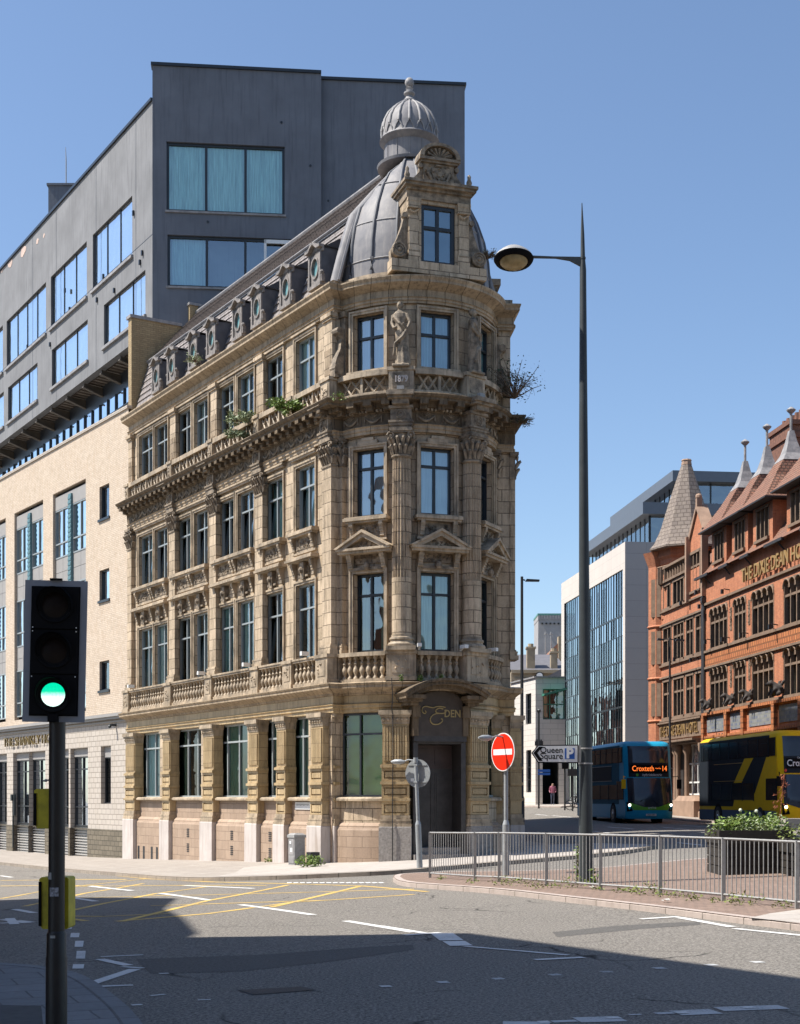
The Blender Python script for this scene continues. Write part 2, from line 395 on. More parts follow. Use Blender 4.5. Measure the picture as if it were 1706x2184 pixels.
def curtain(F, a0, a1, z0, z1, d, mat, parent, amp=.03, freq=9, world=True):
    mb = MB(); n = max(6, int((a1-a0)*14)); ph = random.random()*6
    pr = [(a0+(a1-a0)*i/n, d+amp*math.sin(freq*2*math.pi*(a0+(a1-a0)*i/n)/2.0+ph+1.3*math.sin(i*.7))) for i in range(n+1)]
    for i in range(n):
        (p, e), (q, f_) = pr[i], pr[i+1]
        mb.face([F(p, e, z0), F(q, f_, z0), F(q, f_, z1), F(p, e, z1)], [(p, z0), (q, z0), (q, z1), (p, z1)])
    return mb.build('curtain', mat, parent, smooth=60, world=world)
def window(F, a0, a1, z0, z1, d, parent, vs=(.5,), hs=(.68,), fw=.055, fmat='frame_blue', glass='glass', cur=None, cmat='curt_w',
           room='room', rd=.5, name='window', tilt=0.0, world=True, fd=.05, light=True, label=None):
    """a glazed window: frame (the part), pane, curtain and the dark room behind as its sub-parts. d is the glass plane"""
    mb = MB(); wd, ht = a1-a0, z1-z0
    for x in (a0, a1-fw): mb.box(F, x, x+fw, d-fd, d+fd, z0, z1)
    for y in (z0, z1-fw): mb.box(F, a0+fw, a1-fw, d-fd, d+fd, y, y+fw)
    hb = [z0+ht*h for h in hs]
    for y in hb: mb.box(F, a0+fw, a1-fw, d-fd*.9, d+fd*.9, y-fw*.5, y+fw*.5)
    zc = [z0+fw]+[v for y in hb for v in (y-fw*.5, y+fw*.5)]+[z1-fw]
    for v in vs:
        x = a0+wd*v
        for k in range(0, len(zc), 2): mb.box(F, x-fw*.5, x+fw*.5, d-fd*.8, d+fd*.8, zc[k], zc[k+1])
    o = mb.build(name, fmat, parent, world=world)
    if label: o['label'] = label
    pm = MB()
    zs = [z0+.01]+hb+[z1-.01]; xs = [a0+.01]+[a0+wd*v for v in vs]+[a1-.01]
    for i in range(len(zs)-1):
        for j in range(len(xs)-1):
            e = d-.015; tt = tilt if i == 0 and zs[i+1]-zs[i] > .5*ht else 0
            pm.face([F(xs[j], e, zs[i]), F(xs[j+1], e, zs[i]), F(xs[j+1], e-tt, zs[i+1]), F(xs[j], e-tt, zs[i+1])])
    pm.build('pane', glass, o, world=world)
    if cur == 'full': curtain(F, a0+.03, a1-.03, z0+.03, z1-.03, d-.07-tilt, cmat, o, world=world)
    elif cur == 'sides':
        ww = wd*.24
        for p in (a0+.03, a1-.03-ww): curtain(F, p, p+ww, z0+.03, z1-.03, d-.14-tilt, cmat, o, world=world)
    elif cur == 'left': curtain(F, a0+.03, a0+wd*.3, z0+.03, z1-.03, d-.14-tilt, cmat, o, world=world)
    elif cur == 'right': curtain(F, a1-wd*.4, a1-.03, z0+.03, z1-.03, d-.14-tilt, cmat, o, world=world)
    rm = MB(); e = d-rd
    rm.face([F(a0, e, z0), F(a1, e, z0), F(a1, e, z1), F(a0, e, z1)])
    for (p, q) in (((a0, z0), (a0, z1)), ((a1, z1), (a1, z0)), ((a0, z1), (a1, z1)), ((a1, z0), (a0, z0))):
        rm.face([F(p[0], d-.06, p[1]), F(p[0], e, p[1]), F(q[0], e, q[1]), F(q[0], d-.06, q[1])])
    rm.build('interior', room, o, world=world)
    return o
def copy_tree(o, parent=None):
    c = o.copy(); COL.objects.link(c); c.parent = parent
    for ch in list(o.children): copy_tree(ch, c)
    return c
# ================================================================ the terracotta corner building
OX, OY = .288, 43.4
PHC, PHL = 18.0, -58.7
tL = (math.cos(R(PHL)), math.sin(R(PHL))); nL = (tL[1], -tL[0])
PHR = 2*PHC-PHL
tR = (math.cos(R(PHR)), math.sin(R(PHR))); nR = (tR[1], -tR[0])
LF = frame((OX+nL[0]*2.8, OY+nL[1]*2.8), t=tL)
RF = frame((OX+nR[0]*3.06, OY+nR[1]*3.06), t=tR)
RB = 2.55
def BF(a, d, z):
    ph = R(PHC)+a/RB; return (OX+math.sin(ph)*(RB+d), OY-math.cos(ph)*(RB+d), z)
def bfr(ph, r=RB): return frame((OX+math.sin(R(ph))*r, OY-math.cos(R(ph))*r), ph)
AL = aD(LF, 290, 0)-.55      # left end of the long facade
AE = .4                      # where the long facade stops beside the bow
AB = RB*R(PHC-PHL-9.02)      # half length of the bow
ARE = 13.0
def bpath(d, step=24):
    out = []
    out.append((LF(AL, d, 0)[0], LF(AL, d, 0)[1])); c = AE+d
    out.append(LF(c, d, 0)[:2])
    q = math.sqrt((RB+d)**2-c*c)
    out.append((OX+nL[0]*q+tL[0]*c, OY+nL[1]*q+tL[1]*c))
    aa = math.asin(c/(RB+d)); p0, p1 = R(PHL)+aa, R(PHR)-aa
    for k in range(1, step):
        ph = p0+(p1-p0)*k/step; out.append((OX+math.sin(ph)*(RB+d), OY-math.cos(ph)*(RB+d)))
    out.append((OX+nR[0]*q-tR[0]*c, OY+nR[1]*q-tR[1]*c))
    e_ = d*.58 if d > .14 else d; out.append(RF(-c, e_, 0)[:2]); out.append(RF(ARE, e_, 0)[:2])
    return out
def sweep(prof, name, mat, parent, smooth=25):
    mb = MB(); P = [bpath(d) for d, z in prof]; n = len(P[0])
    L = [0]
    for i in range(1, n): L.append(L[-1]+math.dist(P[0][i], P[0][i-1]))
    v = [0]
    for i in range(1, len(prof)): v.append(v[-1]+math.dist(prof[i], prof[i-1]))
    for k in range(len(prof)-1):
        for i in range(n-1):
            z0, z1 = prof[k][1], prof[k+1][1]
            mb.face([(*P[k][i], z0), (*P[k][i+1], z0), (*P[k+1][i+1], z1), (*P[k+1][i], z1)], [(L[i], v[k]), (L[i+1], v[k]), (L[i+1], v[k+1]), (L[i], v[k+1])])
    for e in (0, n-1):
        if len(prof) > 2: mb.face([(*P[k][e], prof[k][1]) for k in range(len(prof))])
    return mb.build(name, mat, parent, smooth=smooth)

B = thing('corner_building', 'carved buff terracotta wedge building with rounded nose, lead dome and slate mansard', 'building', (OX, OY, 0))
ZG = -1.3
# --- openings on the long facade, from the photograph (left and right edge of the visible glass)
WX = [(310, 327), (343.5, 359), (390.8, 408), (428.6, 445), (481, 500), (522, 543), (579.7, 604.5), (647, 673)]
WA = []
for l, r in WX: WA.append((aD(LF, l, -.24), aD(LF, r, 0)))
GX = [(297, 341), (377, 429), (464, 528), (563, 590), (620.5, 658)]
GA = [(aD(LF, l, -.12), aD(LF, r, .12)) for l, r in GX]
PX = [(362, 389), (469, 491.6), (586, 617), (717, 746), (799, 826), (898, 933)]
PA = [(aD(LF, l/1.3587, .36), aD(LF, r/1.3587, .36)) for l, r in PX]
LV = {'w1': (5.98, 8.28), 'w2': (9.93, 11.9), 'w3': (14.15, 15.82)}
# straight upper walls
mb = MB()
ops = [(a, b, *LV[k]) for k in LV for a, b in WA]
mb.wall(LF, AL, AE, 5.0, 16.7, ops, 0, .24)
mb.face([LF(AE, 0, 5), LF(AE, -.6, 5), LF(AE, -.6, 16.7), LF(AE, 0, 16.7)], [(0, 5), (.6, 5), (.6, 16.7), (0, 16.7)])
mb.wall(LF, AL, AE, 1.76, 5.0, [(a, b, 1.76, 4.22) for a, b in GA], .12, .24)
mb.face([LF(AE, .12, 0), LF(AE, -.6, 0), LF(AE, -.6, 5), LF(AE, .12, 5)])
mb.wall(RF, -AE, ARE, ZG, 16.7, [(1.2+2.2*k, 2.2+2.2*k, *LV[q]) for k in range(5) for q in LV], 0, .3)
mb.face([RF(-AE, 0, ZG), RF(-AE, -.9, ZG), RF(-AE, -.9, 16.7), RF(-AE, 0, 16.7)])
# the bow
BW = 1.03
bops = [(RB*R(q)-BW/2, RB*R(q)+BW/2, *LV[k]) for k in LV for q in (-46, 0, 46)]
mb.wall(BF, -AB, AB, 5.0, 16.7, bops, 0, .24, step=.2)
GB0, GB1 = RB*R(-67.2), RB*R(-34.5)
bg_ops = [(GB0, GB1, 1.76, 4.22), (-GB1, -GB0, 1.76, 4.22), (-.82, .82, ZG, 4.5)]
mb.wall(BF, -AB, AB, ZG, 5.0, bg_ops, .12, .35, step=.2)
# back and gable
pf = [LF(AL, 0, 0), LF(AL, -5.6, 0)]
mb.face([LF(AL, 0, ZG), LF(AL, -5.6, ZG), LF(AL, -5.6, 19), LF(AL, -2.8, 21.3), LF(AL, -.7, 19), LF(AL, 0, 16.7)])
mb.build('wall', 'stone', B, smooth=20)
rm = MB()
rm.wall(LF, AL, AE, ZG, 1.76, [], .12)
prof = [(.30, ZG), (.30, .80), (.27, .86), (.24, .88), (.24, .93), (.17, 1.0), (.14, 1.02)]
def sub_sweep(mbx, Fx, a0, a1, prof, step=.25, caps=True):
    n = max(1, int((a1-a0)/step)) if Fx is BF else 1
    v = 0
    for k in range(len(prof)-1):
        (d0, z0), (d1, z1) = prof[k], prof[k+1]; dv = math.dist(prof[k], prof[k+1])
        for i in range(n):
            p, q = a0+(a1-a0)*i/n, a0+(a1-a0)*(i+1)/n
            if abs(z1-z0) > .3: uv = [(p, z0), (q, z0), (q, z1), (p, z1)]
            else: uv = [(p, v), (q, v), (q, v+dv), (p, v+dv)]
            mbx.face([Fx(p, d0, z0), Fx(q, d0, z0), Fx(q, d1, z1), Fx(p, d1, z1)], uv)
        v += dv
    if caps:
        for a in (a0, a1): mbx.face([Fx(a, d, z) for d, z in prof]+[Fx(a, -.1, prof[-1][1]), Fx(a, -.1, prof[0][1])])
for i in range(5): sub_sweep(rm, LF, PA[i][1], PA[i+1][0]+.02, prof)
for q in (1, -1):
    a0, a1 = (GB0-.1, GB1+.12) if q > 0 else (-GB1-.12, -GB0+.1)
    sub_sweep(rm, BF, a0, a1, prof)
rm.build('stall_riser', 'riser', B, smooth=20)
vm = MB()   # air bricks and cellar slots
for xd, ys in ((544, (2412, 2455)), (671, (2419, 2463)), (782, (2423, 2470)), (864, (2427,))):
    for y in ys:
        a = aD(LF, xd/1.3587*1.0, .31); z = zD(LF, a, .31, y/1.3587)
        for k in range(5): vm.box(LF, a-.1, a+.1, .27, .312, z-.16+k*.065, z-.125+k*.065)
for k in range(4):
    a = aD(LF, (401+k*15)/1.3587+ (6 if k > 1 else 0), .31); vm.box(LF, a-.10, a+.10, .2, .304, -.62, -.10)
vm.build('air_vent', 'iron', B)

# --- ground floor sills, entablature, windows
def sillp(d): return [(d-.1, 1.64), (d, 1.66), (d, 1.72), (d-.06, 1.76), (d-.3, 1.77)]
for i in range(5):
    s_ = MB(); sub_sweep(s_, LF, PA[i][1]-.0, PA[i+1][0], sillp(.30)); s_.build('window_sill', 'stone_plain', B)
for q in (1, -1):
    a0, a1 = (GB0-.12, GB1+.1) if q > 0 else (-GB1-.1, -GB0+.12)
    s_ = MB(); sub_sweep(s_, BF, a0, a1, sillp(.30)); s_.build('window_sill', 'stone_plain', B)
sweep([(.10, 4.22), (.16, 4.24), (.16, 4.34), (.21, 4.36), (.21, 4.43), (.25, 4.46), (.18, 4.5), (.18, 4.72)], 'lintel_band', 'stone_ochre', B)
sweep([(.17, 4.72), (.22, 4.75), (.22, 4.79), (.34, 4.85), (.46, 4.90), (.50, 4.92), (.50, 4.99), (.53, 5.01), (.55, 5.05), (.40, 5.09), (.10, 5.12)], 'ground_cornice', 'stone_band', B)
gv = [(.33, .66), (.42, .74), (.32, .64), (.5,), (.56,)]
for i, (a, b) in enumerate(GA):
    window(LF, a, b, 1.76, 4.22, -.11, B, vs=gv[i], hs=(.76,), fw=.06, fmat='frame_lite', glass=('glass_net', 'glass_dk', 'glass_dk', 'glass_dk', 'glass_net')[i], cur=('full', 'sides', 'full', 'full', 'full')[i],
           cmat=('curt', 'curt_g', 'curt_g', 'curt_g', 'curt_g')[i], room='room' if i < 4 else 'room_green')
for q in (-1, 1):
    Fb = bfr(PHC+q*50.8, RB+.12); hw = math.sin(R(16.2))*(RB+.1)
    window(Fb, -hw, hw, 1.77, 4.22, -.22, B, vs=(.42,), hs=(.75,), fw=.06, fmat='frame_dark' if q < 0 else 'frame_lite', glass='glass_film' if q < 0 else 'glass_dk', room='room_green' if q < 0 else 'room', rd=.16 if q < 0 else .5, cur=None if q < 0 else 'sides', cmat='curt_g')

def panel_box(mb, F, c, w, z0, z1, d):
    mb.box(F, c-w/2, c+w/2, -.02, d, z0, z1)
    e = min(.07, w*.17)
    for x0, x1, y0, y1 in ((c-w/2+.004, c-w/2+e, z0, z1), (c+w/2-e, c+w/2-.004, z0, z1), (c-w/2+e, c+w/2-e, z0, z0+.055), (c-w/2+e, c+w/2-e, z1-.055, z1)): mb.box(F, x0, x1, d, d+.055, y0, y1)
    e2 = e+.035
    mb.box(F, c-w/2+e2, c+w/2-e2, d, d+.05, z0+.095, z1-.095)
def ground_pier(F, a0, a1, dp=.36, rough=False, zp=.92, flutes=True):
    c, w = (a0+a1)/2, a1-a0
    mb = MB()
    for z0, z1 in ((1.24, 1.62), (1.76, 2.10), (2.24, 2.58)): panel_box(mb, F, c, w, z0, z1, dp-.06)
    for z0, z1 in ((1.62, 1.76), (2.10, 2.24), (2.58, 2.72)):
        mb.box(F, c-w/2-.03, c+w/2+.03, -.02, dp+.05, z0+.03, z1-.03); mb.box(F, c-w/2, c+w/2, -.02, dp, z0, z1)
    mb.box(F, c-w/2+.02, c+w/2-.02, -.02, dp-.04, 2.72, 3.86)
    n = max(4, int((w-.1)/.075)); s = (w-.1)/n
    if flutes:
        for k in range(n): mb.box(F, c-w/2+.05+k*s+.014, c-w/2+.05+(k+1)*s-.014, dp-.06, dp, 2.80, 3.80)
    o = mb.build('pier', 'stone_ochre', B)
    pb = MB()
    for z0, z1, e in ((.92, 1.0, .07), (1.0, 1.08, .045), (1.08, 1.13, .055), (1.13, 1.24, .02)): pb.box(F, c-w/2-e, c+w/2+e, -.02, dp+e, z0, z1)
    pb.build('pier_base', 'stone_plain', o)
    pl = MB(); pl.box(F, c-w/2-.07, c+w/2+.07, -.02, dp+.08, ZG, zp-.03); pl.taper(F, c, zp-.03, zp, w/2+.07, (dp+.1)/2, w/2+.05, (dp+.08)/2, cd=(dp+.06)/2)
    pl.build('plinth', 'granite_rough' if rough else 'granite', o)
    cp = MB()
    cp.box(F, c-w/2, c+w/2, -.02, dp-.02, 3.86, 3.93); cp.box(F, c-w/2-.01, c+w/2+.01, -.02, dp+.0, 3.93, 4.06)
    m = max(3, int(w/.13))
    for k in range(m):
        x = c-w/2+w*(k+.5)/m; p = F(x, dp+.01, 3.99); cp.ball(p, .045, 6)
    cp.box(F, c-w/2-.04, c+w/2+.04, -.02, dp+.05, 4.06, 4.12); cp.box(F, c-w/2-.08, c+w/2+.08, -.02, dp+.09, 4.12, 4.25)
    cp.build('capital', 'stone_plain', o)
    return o
for i, (a0, a1) in enumerate(PA): ground_pier(LF, a0, a1 if i < 5 else min(a1, AE+.1))
Fq = bfr(PHC-67.5, RB-.02); ground_pier(Fq, -.32, -.05, .32)
Fq = bfr(PHC+67.5, RB-.02); ground_pier(Fq, -.16, .28, .32)
ground_pier(RF, -.5, .05, .34); ground_pier(RF, 2.4, 2.9, .34)
for q in (-1, 1):
    Fq = bfr(PHC+q*26.3, RB-.02); ground_pier(Fq, -.40, .40, .40, rough=True)

# --- door in the nose
DF = bfr(PHC, RB)
dm = MB()
for q in (-1, 1):
    dm.box(DF, *sorted((q*.80, q*.66)), -.55, .22, -.05, 3.35)
dm.box(DF, -.80, .80, -.5, .30, 3.36, 3.52); dm.box(DF, -.72, .72, -.45, .20, 3.30, 3.36)
db = dm.build('door_surround', 'door', B)
pf_ = MB()
# segmental hood over the door
N = 18
hw, rise, zb = 1.22, .40, 4.62
Rr = (hw*hw+rise*rise)/(2*rise); cz = zb+rise-Rr
def arc(hwk, off, k, n=N):
    th = math.asin(hw/Rr); t = -th+2*th*k/n; return ((Rr+off)*math.sin(t), cz+(Rr+off)*math.cos(t))
def hood_band(mb, o0, o1, d0, d1):
    for k in range(N):
        (x0, z0), (x1, z1), (x2, z2), (x3, z3) = arc(0, o0, k), arc(0, o0, k+1), arc(0, o1, k+1), arc(0, o1, k)
        mb.prism(DF, [(x0, z0), (x1, z1), (x2, z2), (x3, z3)], d0, d1)
hood_band(pf_, -.05, .05, -.1, .92); hood_band(pf_, .05, .12, -.1, .98); hood_band(pf_, -.16, -.05, -.1, .72)
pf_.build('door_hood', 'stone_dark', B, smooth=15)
lk = MB()
for q in (-1, 1):
    c = q*.92
    lk.box(DF, c-.30, c+.30, -.1, .84, 4.56, 4.66); lk.box(DF, c-.24, c+.24, -.1, .70, 4.48, 4.56); lk.box(DF, c-.17, c+.17, -.1, .55, 4.38, 4.48)
    lk.box(DF, q*.76-.11, q*.76+.11, -.1, .42, 4.05, 4.38); lk.box(DF, q*.76-.08, q*.76+.08, -.1, .34, 3.52, 4.05)
lk.build('hood_bracket', 'stone_dark', B)
nb = MB(); poly = [(-.68, 3.52), (.68, 3.52), (.68, 4.45)]+[(.64*math.cos(t)*1.06, 4.45+.36*math.sin(t)) for t in [math.pi*k/10 for k in range(1, 10)]]+[(-.68, 4.45)]
nb.prism(DF, poly, -.12, .30)
MT['brown_board'] = M_plain('dark_brown_board', (.075, .058, .046), .7, var=.2, scale=4)
MT['gold_dim'] = M_plain('dull_gold_letters', (.36, .27, .11), .5, var=.1)
sg = nb.build('name_board', 'brown_board', B)
text_mesh('DEN', .30, .006, DF, .36, .31, 4.16, 'gold_dim', sg, name='lettering', sx=.85, bold=.006)
sc_ = MB()   # the swash capital
def curve(pts, r=.014, cx=0, cz=0, k=1.0):
    out = []
    P = [Vector((p[0], p[1])) for p in pts]
    P = [P[0]]+P+[P[-1]]
    for i in range(1, len(P)-2):
        for j in range(6):
            t = j/6; a, b, c, d = P[i-1], P[i], P[i+1], P[i+2]
            v = .5*((2*b)+(-a+c)*t+(2*a-5*b+4*c-d)*t*t+(-a+3*b-3*c+d)*t**3); out.append(v)
    out.append(P[-2])
    sc_.tube([DF(cx+v.x*k, .31, cz+v.y*k) for v in out], r, 5)
E1 = [(.42, .30), (.20, .34), (-.05, .33), (-.22, .28), (-.40, .30), (-.60, .34), (-.78, .26), (-.80, .08), (-.68, -.02), (-.60, .06), (-.66, .12)]
E2 = [(.30, .22), (.10, .26), (-.08, .16), (-.06, .04), (.10, .0), (-.10, -.02), (-.30, -.14), (-.38, -.34), (-.26, -.52), (0, -.54), (.22, -.42), (.26, -.30), (.18, -.26)]
E3 = [(.46, .12), (.36, .02), (.10, .0)]
for e in (E1, E2, E3): curve(e, .019, -.10, 4.17, .58)
sc_.build('lettering', 'gold_dim', sg)
dr = MB(); dr.box(DF, -.66, .66, -.62, -.55, .30, 3.34)
dn = dr.build('door', 'door', B)
lf = MB()
for q in (-1, 1):
    x0, x1 = sorted((q*.02, q*.62))
    for z0, z1 in ((.45, 1.0), (1.15, 2.45)):
        lf.box(DF, x0+.1, x1-.1, -.55, -.535, z0, z1); lf.box(DF, x0+.15, x1-.15, -.535, -.52, z0+.06, z1-.06)
lf.box(DF, -.012, .012, -.55, -.53, .3, 2.58)
lf.build('door_leaf', 'door', dn)
tr = MB(); tr.box(DF, -.64, .64, -.55, -.53, 2.60, 3.28)
for q in (-.33, .33): tr.box(DF, q-.22, q+.22, -.53, -.515, 2.72, 3.18)
tr.build('transom_panel', 'door_red', dn)
st = MB(); st.box(DF, -.8, .8, -.6, .18, ZG, .30); st.box(DF, -.84, .84, .18, .45, ZG, .12)
st.build('door_step', 'granite_rough', B)

# --- first balustrade
def ped(F, a0, a1, z0, z1, d0, d1, panel=True, name='pedestal', parent=None, mat='stone_plain'):
    mb = MB(); mb.box(F, a0-.03, a1+.03, d0-.03, d1+.03, z0, z0+.12); mb.box(F, a0, a1, d0, d1, z0+.12, z1-.10); mb.box(F, a0-.04, a1+.04, d0-.04, d1+.04, z1-.10, z1)
    if panel:
        e = (a1-a0)*.18; mb.box(F, a0+e, a1-e, d1, d1+.015, z0+.22, z1-.18)
        for _ in range(7): mb.ball(F(random.uniform(a0+e+.04, a1-e-.04), d1+.02, random.uniform(z0+.27, z1-.24)), .035, 5)
    return mb.build(name, mat, parent or B)
BP = [(.035, 0), (.075, .0), (.075, .05), (.04, .09), (.035, .12), (.07, .20), (.085, .26), (.07, .33), (.04, .38), (.04, .42), (.065, .46), (.04, .49), (.035, .55), (.07, .62), (.075, .66)]
bal_src = [None]
def baluster(F, a, d, z):
    p = F(a, d, z)
    if bal_src[0] is None:
        mb = MB(); mb.lathe(lambda x, y, zz: (p[0]+x, p[1]+y, z+zz), BP, 10)
        o = mb.build('baluster', 'stone_plain', B, smooth=40); bal_src[0] = (o, Vector(p))
    else:
        o = bal_src[0][0].copy(); COL.objects.link(o); o.location = Vector(p)-bal_src[0][1]
PIL = [(276, 289), (360, 372.5), (446, 460), (543.5, 559.5), (613, 632), (676, 698)]
PIL = [(aD(LF, l, .16), aD(LF, r, .16)) for l, r in PIL]
pds = [(c-.3, c+.3) for c in [(p[0]+p[1])/2 for p in PIL]]
pds[0] = (AL, AL+.6); pds[5] = (AE-.62, AE+.12)
for p in pds: ped(LF, p[0], p[1], 5.1, 5.96, .02, .34)
for i in range(5):
    a0, a1 = pds[i][1], pds[i+1][0]
    r_ = MB(); r_.box(LF, a0, a1, .10, .30, 5.10, 5.19); r_.box(LF, a0, a1, .08, .32, 5.84, 5.90); r_.box(LF, a0, a1, .06, .35, 5.90, 5.955)
    r_.build('balustrade_rail', 'stone_plain', B)
    n = int((a1-a0)/.245); s = (a1-a0)/n
    for k in range(n): baluster(LF, a0+s*(k+.5), .2, 5.18)
for q, h in ((-1, .42), (1, .42)):
    Fq = bfr(PHC+q*23, RB); ped(Fq, -h, h, 5.1, 5.96, -.1, .46)
for q in (-1, 1):
    Fq = bfr(PHC+q*70, RB-.02); ped(Fq, -.3, .22, 5.1, 5.96, -.2, .3, panel=False)
for (a0, a1) in ((RB*R(-23)+.42, RB*R(23)-.42), (-RB*R(64), -RB*R(23)-.42), (RB*R(23)+.42, RB*R(64))):
    r_ = MB(); ns = 8
    r_.box(BF, a0, a1, .10, .30, 5.10, 5.19, ns); r_.box(BF, a0, a1, .06, .34, 5.84, 5.955, ns); r_.build('balustrade_rail', 'stone_plain', B)
    L = (a1-a0); n = max(4, int(L*1.08/.2)); s = L/n
    for k in range(n): baluster(BF, a0+s*(k+.5), .2, 5.18)

# --- giant pilasters and columns with composite capitals
def leafcap(mb, F, c, w, z0, z1, dp, rnd=False):
    h = z1-z0
    if rnd:
        mb.lathe(lambda a, d, z: F(c+a, dp+d, z), [(w*.5, z0), (w*.52, z0+h*.3), (w*.58, z0+h*.75), (w*.6, z0+h*.86)], 14)
        cd = dp
    else:
        mb.box(F, c-w/2, c+w/2, -.02, dp, z0, z0+h*.86); cd = dp
    mb.box(F, c-w/2-.08, c+w/2+.08, -.02, dp+(.36 if rnd else .10), z1-h*.12, z1); mb.box(F, c-w/2-.05, c+w/2+.05, -.02, dp+(.33 if rnd else .07), z1-h*.18, z1-h*.12)
    rows = ((z0+.02, h*.34, .02), (z0+h*.3, h*.36, .05))
    for z, hh, pr in rows:
        if rnd:
            for k in range(8):
                t = math.pi*(k+.5*(z > z0+.1))/7-.2; x, y = math.cos(t), math.sin(t); rr = w*.5
                P = [(F(c+x*(rr+.01), dp+y*(rr+.01), z)), F(c+x*(rr+.04+pr), dp+y*(rr+.04+pr), z+hh*.75), F(c+x*(rr+.11+pr), dp+y*(rr+.11+pr), z+hh*.95), F(c+x*(rr+.12+pr), dp+y*(rr+.12+pr), z+hh*.8)]
                mb.tube(P, [.045, .06, .04, .02], 5)
        else:
            m = 4
            for k in range(m):
                x = c-w/2+w*(k+.5*(1 if z < z0+.1 else 0))/(m if z < z0+.1 else m-1)*(1 if True else 0)
                x = min(c+w/2, x)
                mb.tube([F(x, dp, z), F(x, dp+.04+pr, z+hh*.75), F(x, dp+.12+pr, z+hh*.95), F(x, dp+.13+pr, z+hh*.8)], [.045, .06, .04, .02], 5)
            for k in range(3):
                x = c+w/2
                d_ = dp*(k+.5)/3; mb.tube([F(x, d_, z), F(x+.04, d_, z+hh*.75), F(x+.10, d_, z+hh*.95)], [.045, .06, .03], 5)
    for q in (-1, 1):   # volutes
        vd = dp+(w*.5+.06 if rnd else .06); vx = c+q*(w/2+.03)
        for k in range(9):
            t0, t1 = k*.8, (k+1)*.8; r0, r1 = .115*(1-k/11), .115*(1-(k+1)/11)
            mb.rod(F(vx+r0*math.cos(t0)*q, vd, z1-h*.28+r0*math.sin(t0)), F(vx+r1*math.cos(t1)*q, vd, z1-h*.28+r1*math.sin(t1)), .026, 5)
        mb.tube([F(vx, vd-.06, z1-h*.28), F(vx, vd+.03, z1-h*.28)], .03, 6)
def pilaster(F, a0, a1, dp=.16, z0=5.96, z1=12.3):
    c, w = (a0+a1)/2, (a1-a0)
    mb = MB(); mb.box(F, a0, a1, -.02, dp, z0+.3, z1-.78)
    o = mb.build('pilaster', 'stone', B)
    b_ = MB()
    for y0, y1, e in ((0, .12, .09), (.12, .2, .06), (.2, .25, .07), (.25, .3, .03)): b_.box(F, a0-e, a1+e, -.02, dp+e, z0+y0, z0+y1)
    b_.build('pilaster_base', 'stone_plain', o)
    c_ = MB(); c_.box(F, a0-.03, a1+.03, -.02, dp+.03, z1-.82, z1-.76); leafcap(c_, F, c, w, z1-.76, z1, dp)
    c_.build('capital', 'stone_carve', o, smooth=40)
for i, (a0, a1) in enumerate(PIL):
    if i == 4: continue
    if i == 0: a0, a1 = AL+.02, AL+.45
    if i == 5: a0, a1 = AE-.52, AE+.02
    pilaster(LF, a0, a1)
for q in (-1, 1):
    Fq = bfr(PHC+q*69, RB-.02); pilaster(Fq, -.30 if q < 0 else -.18, .18 if q < 0 else .30, .18)
pilaster(RF, -.42, .12, .15)
def column(ph):
    F = bfr(ph, RB-.02); cd = .22
    G = lambda a, d, z: F(a, cd+d, z)
    mb = MB()
    mb.lathe(G, [(.285, 6.42), (.285, 8.05)], 24)
    mb.lathe(G, [(.285, 8.05), (.28, 9.6), (.262, 11.50)], 60, flute=20, fd=.2)
    o = mb.build('column', 'stone', B)
    b_ = MB(); b_.box(F, -.42, .42, -.1, .62, 5.96, 6.08); b_.lathe(G, [(.40, 6.08), (.41, 6.14), (.38, 6.19), (.33, 6.21), (.33, 6.25), (.36, 6.28), (.35, 6.33), (.30, 6.36), (.30, 6.42)], 24)
    b_.build('column_base', 'stone_plain', o, smooth=40)
    c_ = MB(); c_.lathe(G, [(.27, 11.48), (.30, 11.51), (.30, 11.55), (.27, 11.57)], 20); leafcap(c_, F, 0, .5, 11.56, 12.3, cd, rnd=True)
    c_.build('capital', 'stone_carve', o, smooth=40)
for q in (-23, 23): column(PHC+q)

# --- entablature over the giant order
sweep([(.0, 12.28), (.13, 12.28), (.13, 12.36), (.16, 12.38), (.16, 12.46), (.20, 12.49), (.15, 12.52)], 'architrave', 'stone_band', B)
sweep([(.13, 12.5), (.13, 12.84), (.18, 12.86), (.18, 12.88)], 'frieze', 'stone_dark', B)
dn_ = MB()
def along(step, d, w_, z0, z1, mb, depth, a_from=AL, a_to=AE+.1, zlo=None):
    a = a_from+step/2
    while a < a_to:
        mb.box(LF, a-w_/2, a+w_/2, d-depth, d, z0, z1); a += step
    n = int(2*AB/step); s = 2*AB/n
    for k in range(n):
        a = -AB+s*(k+.5); mb.box(BF, a-w_/2, a+w_/2, d-depth, d, z0, z1)
along(.105, .245, .055, 12.88, 12.94, dn_, .08)
dn_.build('dentil_course', 'stone_plain', B)
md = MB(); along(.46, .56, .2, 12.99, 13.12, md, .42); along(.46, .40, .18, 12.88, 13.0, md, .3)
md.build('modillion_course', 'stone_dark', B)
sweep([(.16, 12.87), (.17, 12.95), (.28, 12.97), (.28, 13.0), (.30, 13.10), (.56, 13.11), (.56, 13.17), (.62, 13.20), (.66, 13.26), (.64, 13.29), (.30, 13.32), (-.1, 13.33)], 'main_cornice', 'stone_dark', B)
sw = MB()
